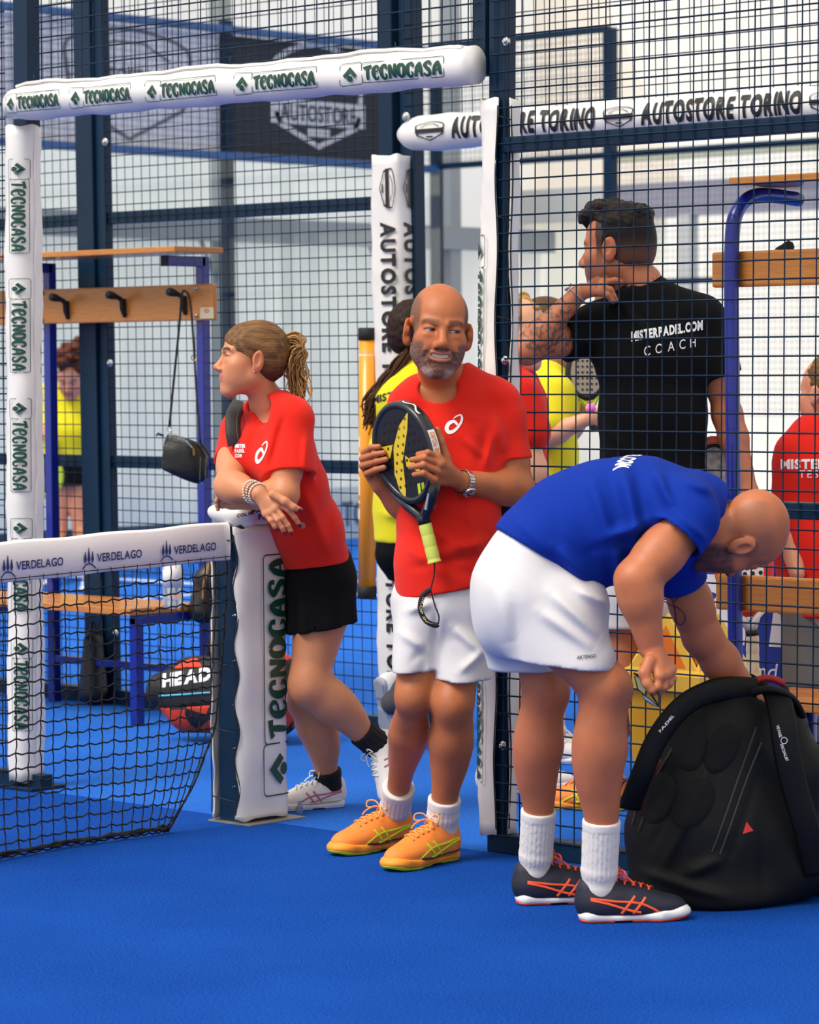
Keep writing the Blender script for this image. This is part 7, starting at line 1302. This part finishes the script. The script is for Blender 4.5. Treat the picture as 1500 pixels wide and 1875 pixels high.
# ---------------------------------------------------------------- big black rucksack in front of the fence
def big_bag():
    D = 7.72; P = lambda x, y, d=0.: at(x, y, D+d); g = onZ(1310, 1668); T = thing('backpack', 'large black racket backpack standing open in front of the fence', 'bag', g); Mk = mat('black ballistic nylon', rgb(12, 13, 13), .55, bump=.25, bscale=500, spec=.25); Mk2 = mat('black mesh pad', rgb(5, 5, 6), .9, bump=.5, bscale=700); Mrd = mat('dark red lining', rgb(120, 20, 20), .6)
    F = Field(); side = RIGHT; loft(F, [(P(1300, 1625, .10), (.205, .13)), (P(1300, 1520, .12), (.200, .14)), (P(1308, 1420, .14), (.178, .14)), (P(1338, 1335, .15), (.132, .13)), (P(1372, 1300, .16), (.09, .10))], side, .06)
    F.ecap(P(1425, 1590, .14), P(1440, 1420, .16), (.12, .11), (.10, .11), side, .05); F.ecap(P(1440, 1420, .16), P(1440, 1330, .18), (.09, .1), (.06, .08), side, .05)
    F.add(lambda p: -(p[:, 2]-.003), .02, 'int'); F.cap(P(1395, 1285, .12), P(1390, 1262, .12), .055, .07, .01, 'sub')
    for a, b, w, am in (((1190, 1560), (1260, 1430), .012, -.007), ((1215, 1590), (1300, 1400), .012, .007), ((1330, 1580), (1390, 1420), .012, -.007), ((1180, 1600), (1330, 1640), .014, .006), ((1250, 1600), (1320, 1570), .016, .007), ((1400, 1640), (1390, 1500), .014, -.008), ((1360, 1330), (1300, 1370), .016, .006)): F.fold(P(*a), P(*b), w, am)
    F.ripple(.005, 22, 3); V, Q = F.mesh(.0068); bd = obj('body', (V, Q), Mk, T, True)
    for (x, y), (rx, ry), rot in (((1298, 1388), (.046, .076), .05), ((1362, 1400), (.040, .070), .5), ((1236, 1499), (.044, .070), .38), ((1304, 1507), (.046, .074), .62)):
        c, s = math.cos(rot), math.sin(rot); ring = [(rx*math.cos(t), ry*math.sin(t)) for t in np.linspace(0, 2*math.pi, 28, endpoint=False)]; pts = [(0, 0)]+[(u*k, v*k) for k in (.35, .7, .92, 1.) for u, v in ring]
        W3 = np.array([P(x, y, -.5)+RIGHT*(u*c-v*s)+DOWN*(u*s+v*c) for u, v in pts]); W3 = F.drop(W3, FWD, 1.5, .0); lift = np.array([.012]+[.012]*28+[.011]*28+[.006]*28+[-.002]*28); W3 = W3-FWD*lift[:, None]
        Fc = [(0, 1+i, 1+(i+1) % 28) for i in range(28)]+[(1+k*28+i, 1+(k+1)*28+i, 1+(k+1)*28+(i+1) % 28, 1+k*28+(i+1) % 28) for k in range(3) for i in range(28)]; obj('back_pad', (W3, Fc), Mk2, bd, True)
    def strap(pts, w, m, name='shoulder_strap', th=.3): return obj(name, tube(spline([P(*q) for q in pts], 7), w, 10, flat=th, hint=FWD), m, T, True)
    s1 = strap([(1385, 1262, .06), (1320, 1262, .03), (1255, 1290, .0), (1205, 1350, -.02), (1175, 1420, -.02), (1152, 1480, .02)], .030, Mk); strap([(1200, 1385, .0), (1178, 1425, .0), (1160, 1478, .03)], .022, Mrd, 'strap_lining'); s2 = strap([(1420, 1262, .02), (1432, 1310, -.02), (1440, 1370, -.03), (1455, 1440, -.02), (1478, 1520, .0), (1498, 1600, .04)], .034, Mk)
    obj('grab_handle', tube(spline([P(1368, 1262, .1), P(1385, 1246, .1), P(1410, 1242, .1), P(1438, 1252, .1)], 6), .009, 8), mat('red handle', rgb(170, 24, 24), .5), T, True)
    for z0, z1 in (((1400, 1255), (1408, 1300)), ): obj('top_flap', tube(spline([P(1378, 1268, .02), P(1415, 1262, .0), P(1450, 1278, .02), P(1468, 1310, .05)], 6), .02, 8, flat=.5), Mk, T, True)
    for pts in ([(1190, 1555), (1228, 1440), (1290, 1345)], [(1202, 1565), (1242, 1447), (1302, 1352)], [(1340, 1600), (1385, 1480), (1430, 1360)], [(1355, 1605), (1400, 1485), (1440, 1390)], [(1176, 1545), (1212, 1445), (1270, 1355)]): obj('zip', tube(F.drop(np.array([P(*q, -.5) for q in spline(np.array(pts, float), 10)]), FWD, 1.5, .001), .0035, 6), mat('zip tape', rgb(34, 35, 34), .5), bd)
    zp = F.drop(np.array([P(1223, 1452, -.5), P(1219, 1460, -.5), P(1212, 1470, -.5)]), FWD, 1.5, .004); obj('zip_pull', tube(zp, .004, 6), mat('steel pull', rgb(170, 160, 150), .3, 1.), T)
    def words(s_, pts, h, par, bold=.02):
        tv, tf = text2d(s_, bold); tw = tv[:, 0].max(); c = spline([P(*q) for q in pts], 8); ti = np.linspace(0, 1, len(c)); out = []
        for u, v in tv: p = np.array([np.interp(u/tw, ti, c[:, i]) for i in range(3)]); t_ = unit(c[-1]-c[0]); nrm = unit(np.cross(t_, FWD)); nrm = nrm; out.append(p+nrm*(v-.5)*h)
        obj('print', (out, tf), M_white, par)
    words('PADEL', [(1208, 1340, -.055), (1233, 1310, -.05)], .007, s1, .04); words('THE PADEL', [(1424, 1328, -.06), (1430, 1350, -.06)], .007, s2); words('SPECIALIST', [(1431, 1362, -.065), (1442, 1393, -.065)], .007, s2)
    obj('logo', (F.drop(np.array([P(x, y, -.5) for x, y in ((1400, 1566), (1408, 1542), (1422, 1560), (1412, 1562))]), FWD, 1.5, .003), [(0, 1, 2, 3)]), mat('red badge', rgb(214, 40, 34), .5), bd)
    ring = [P(1436, 1356, -.066)+(RIGHT*math.cos(t)+DOWN*math.sin(t))*.008 for t in np.linspace(0, 6.28, 16, endpoint=False)]; obj('emblem', tube(ring, .001, 4, closed=True), M_white, s2)
big_bag()
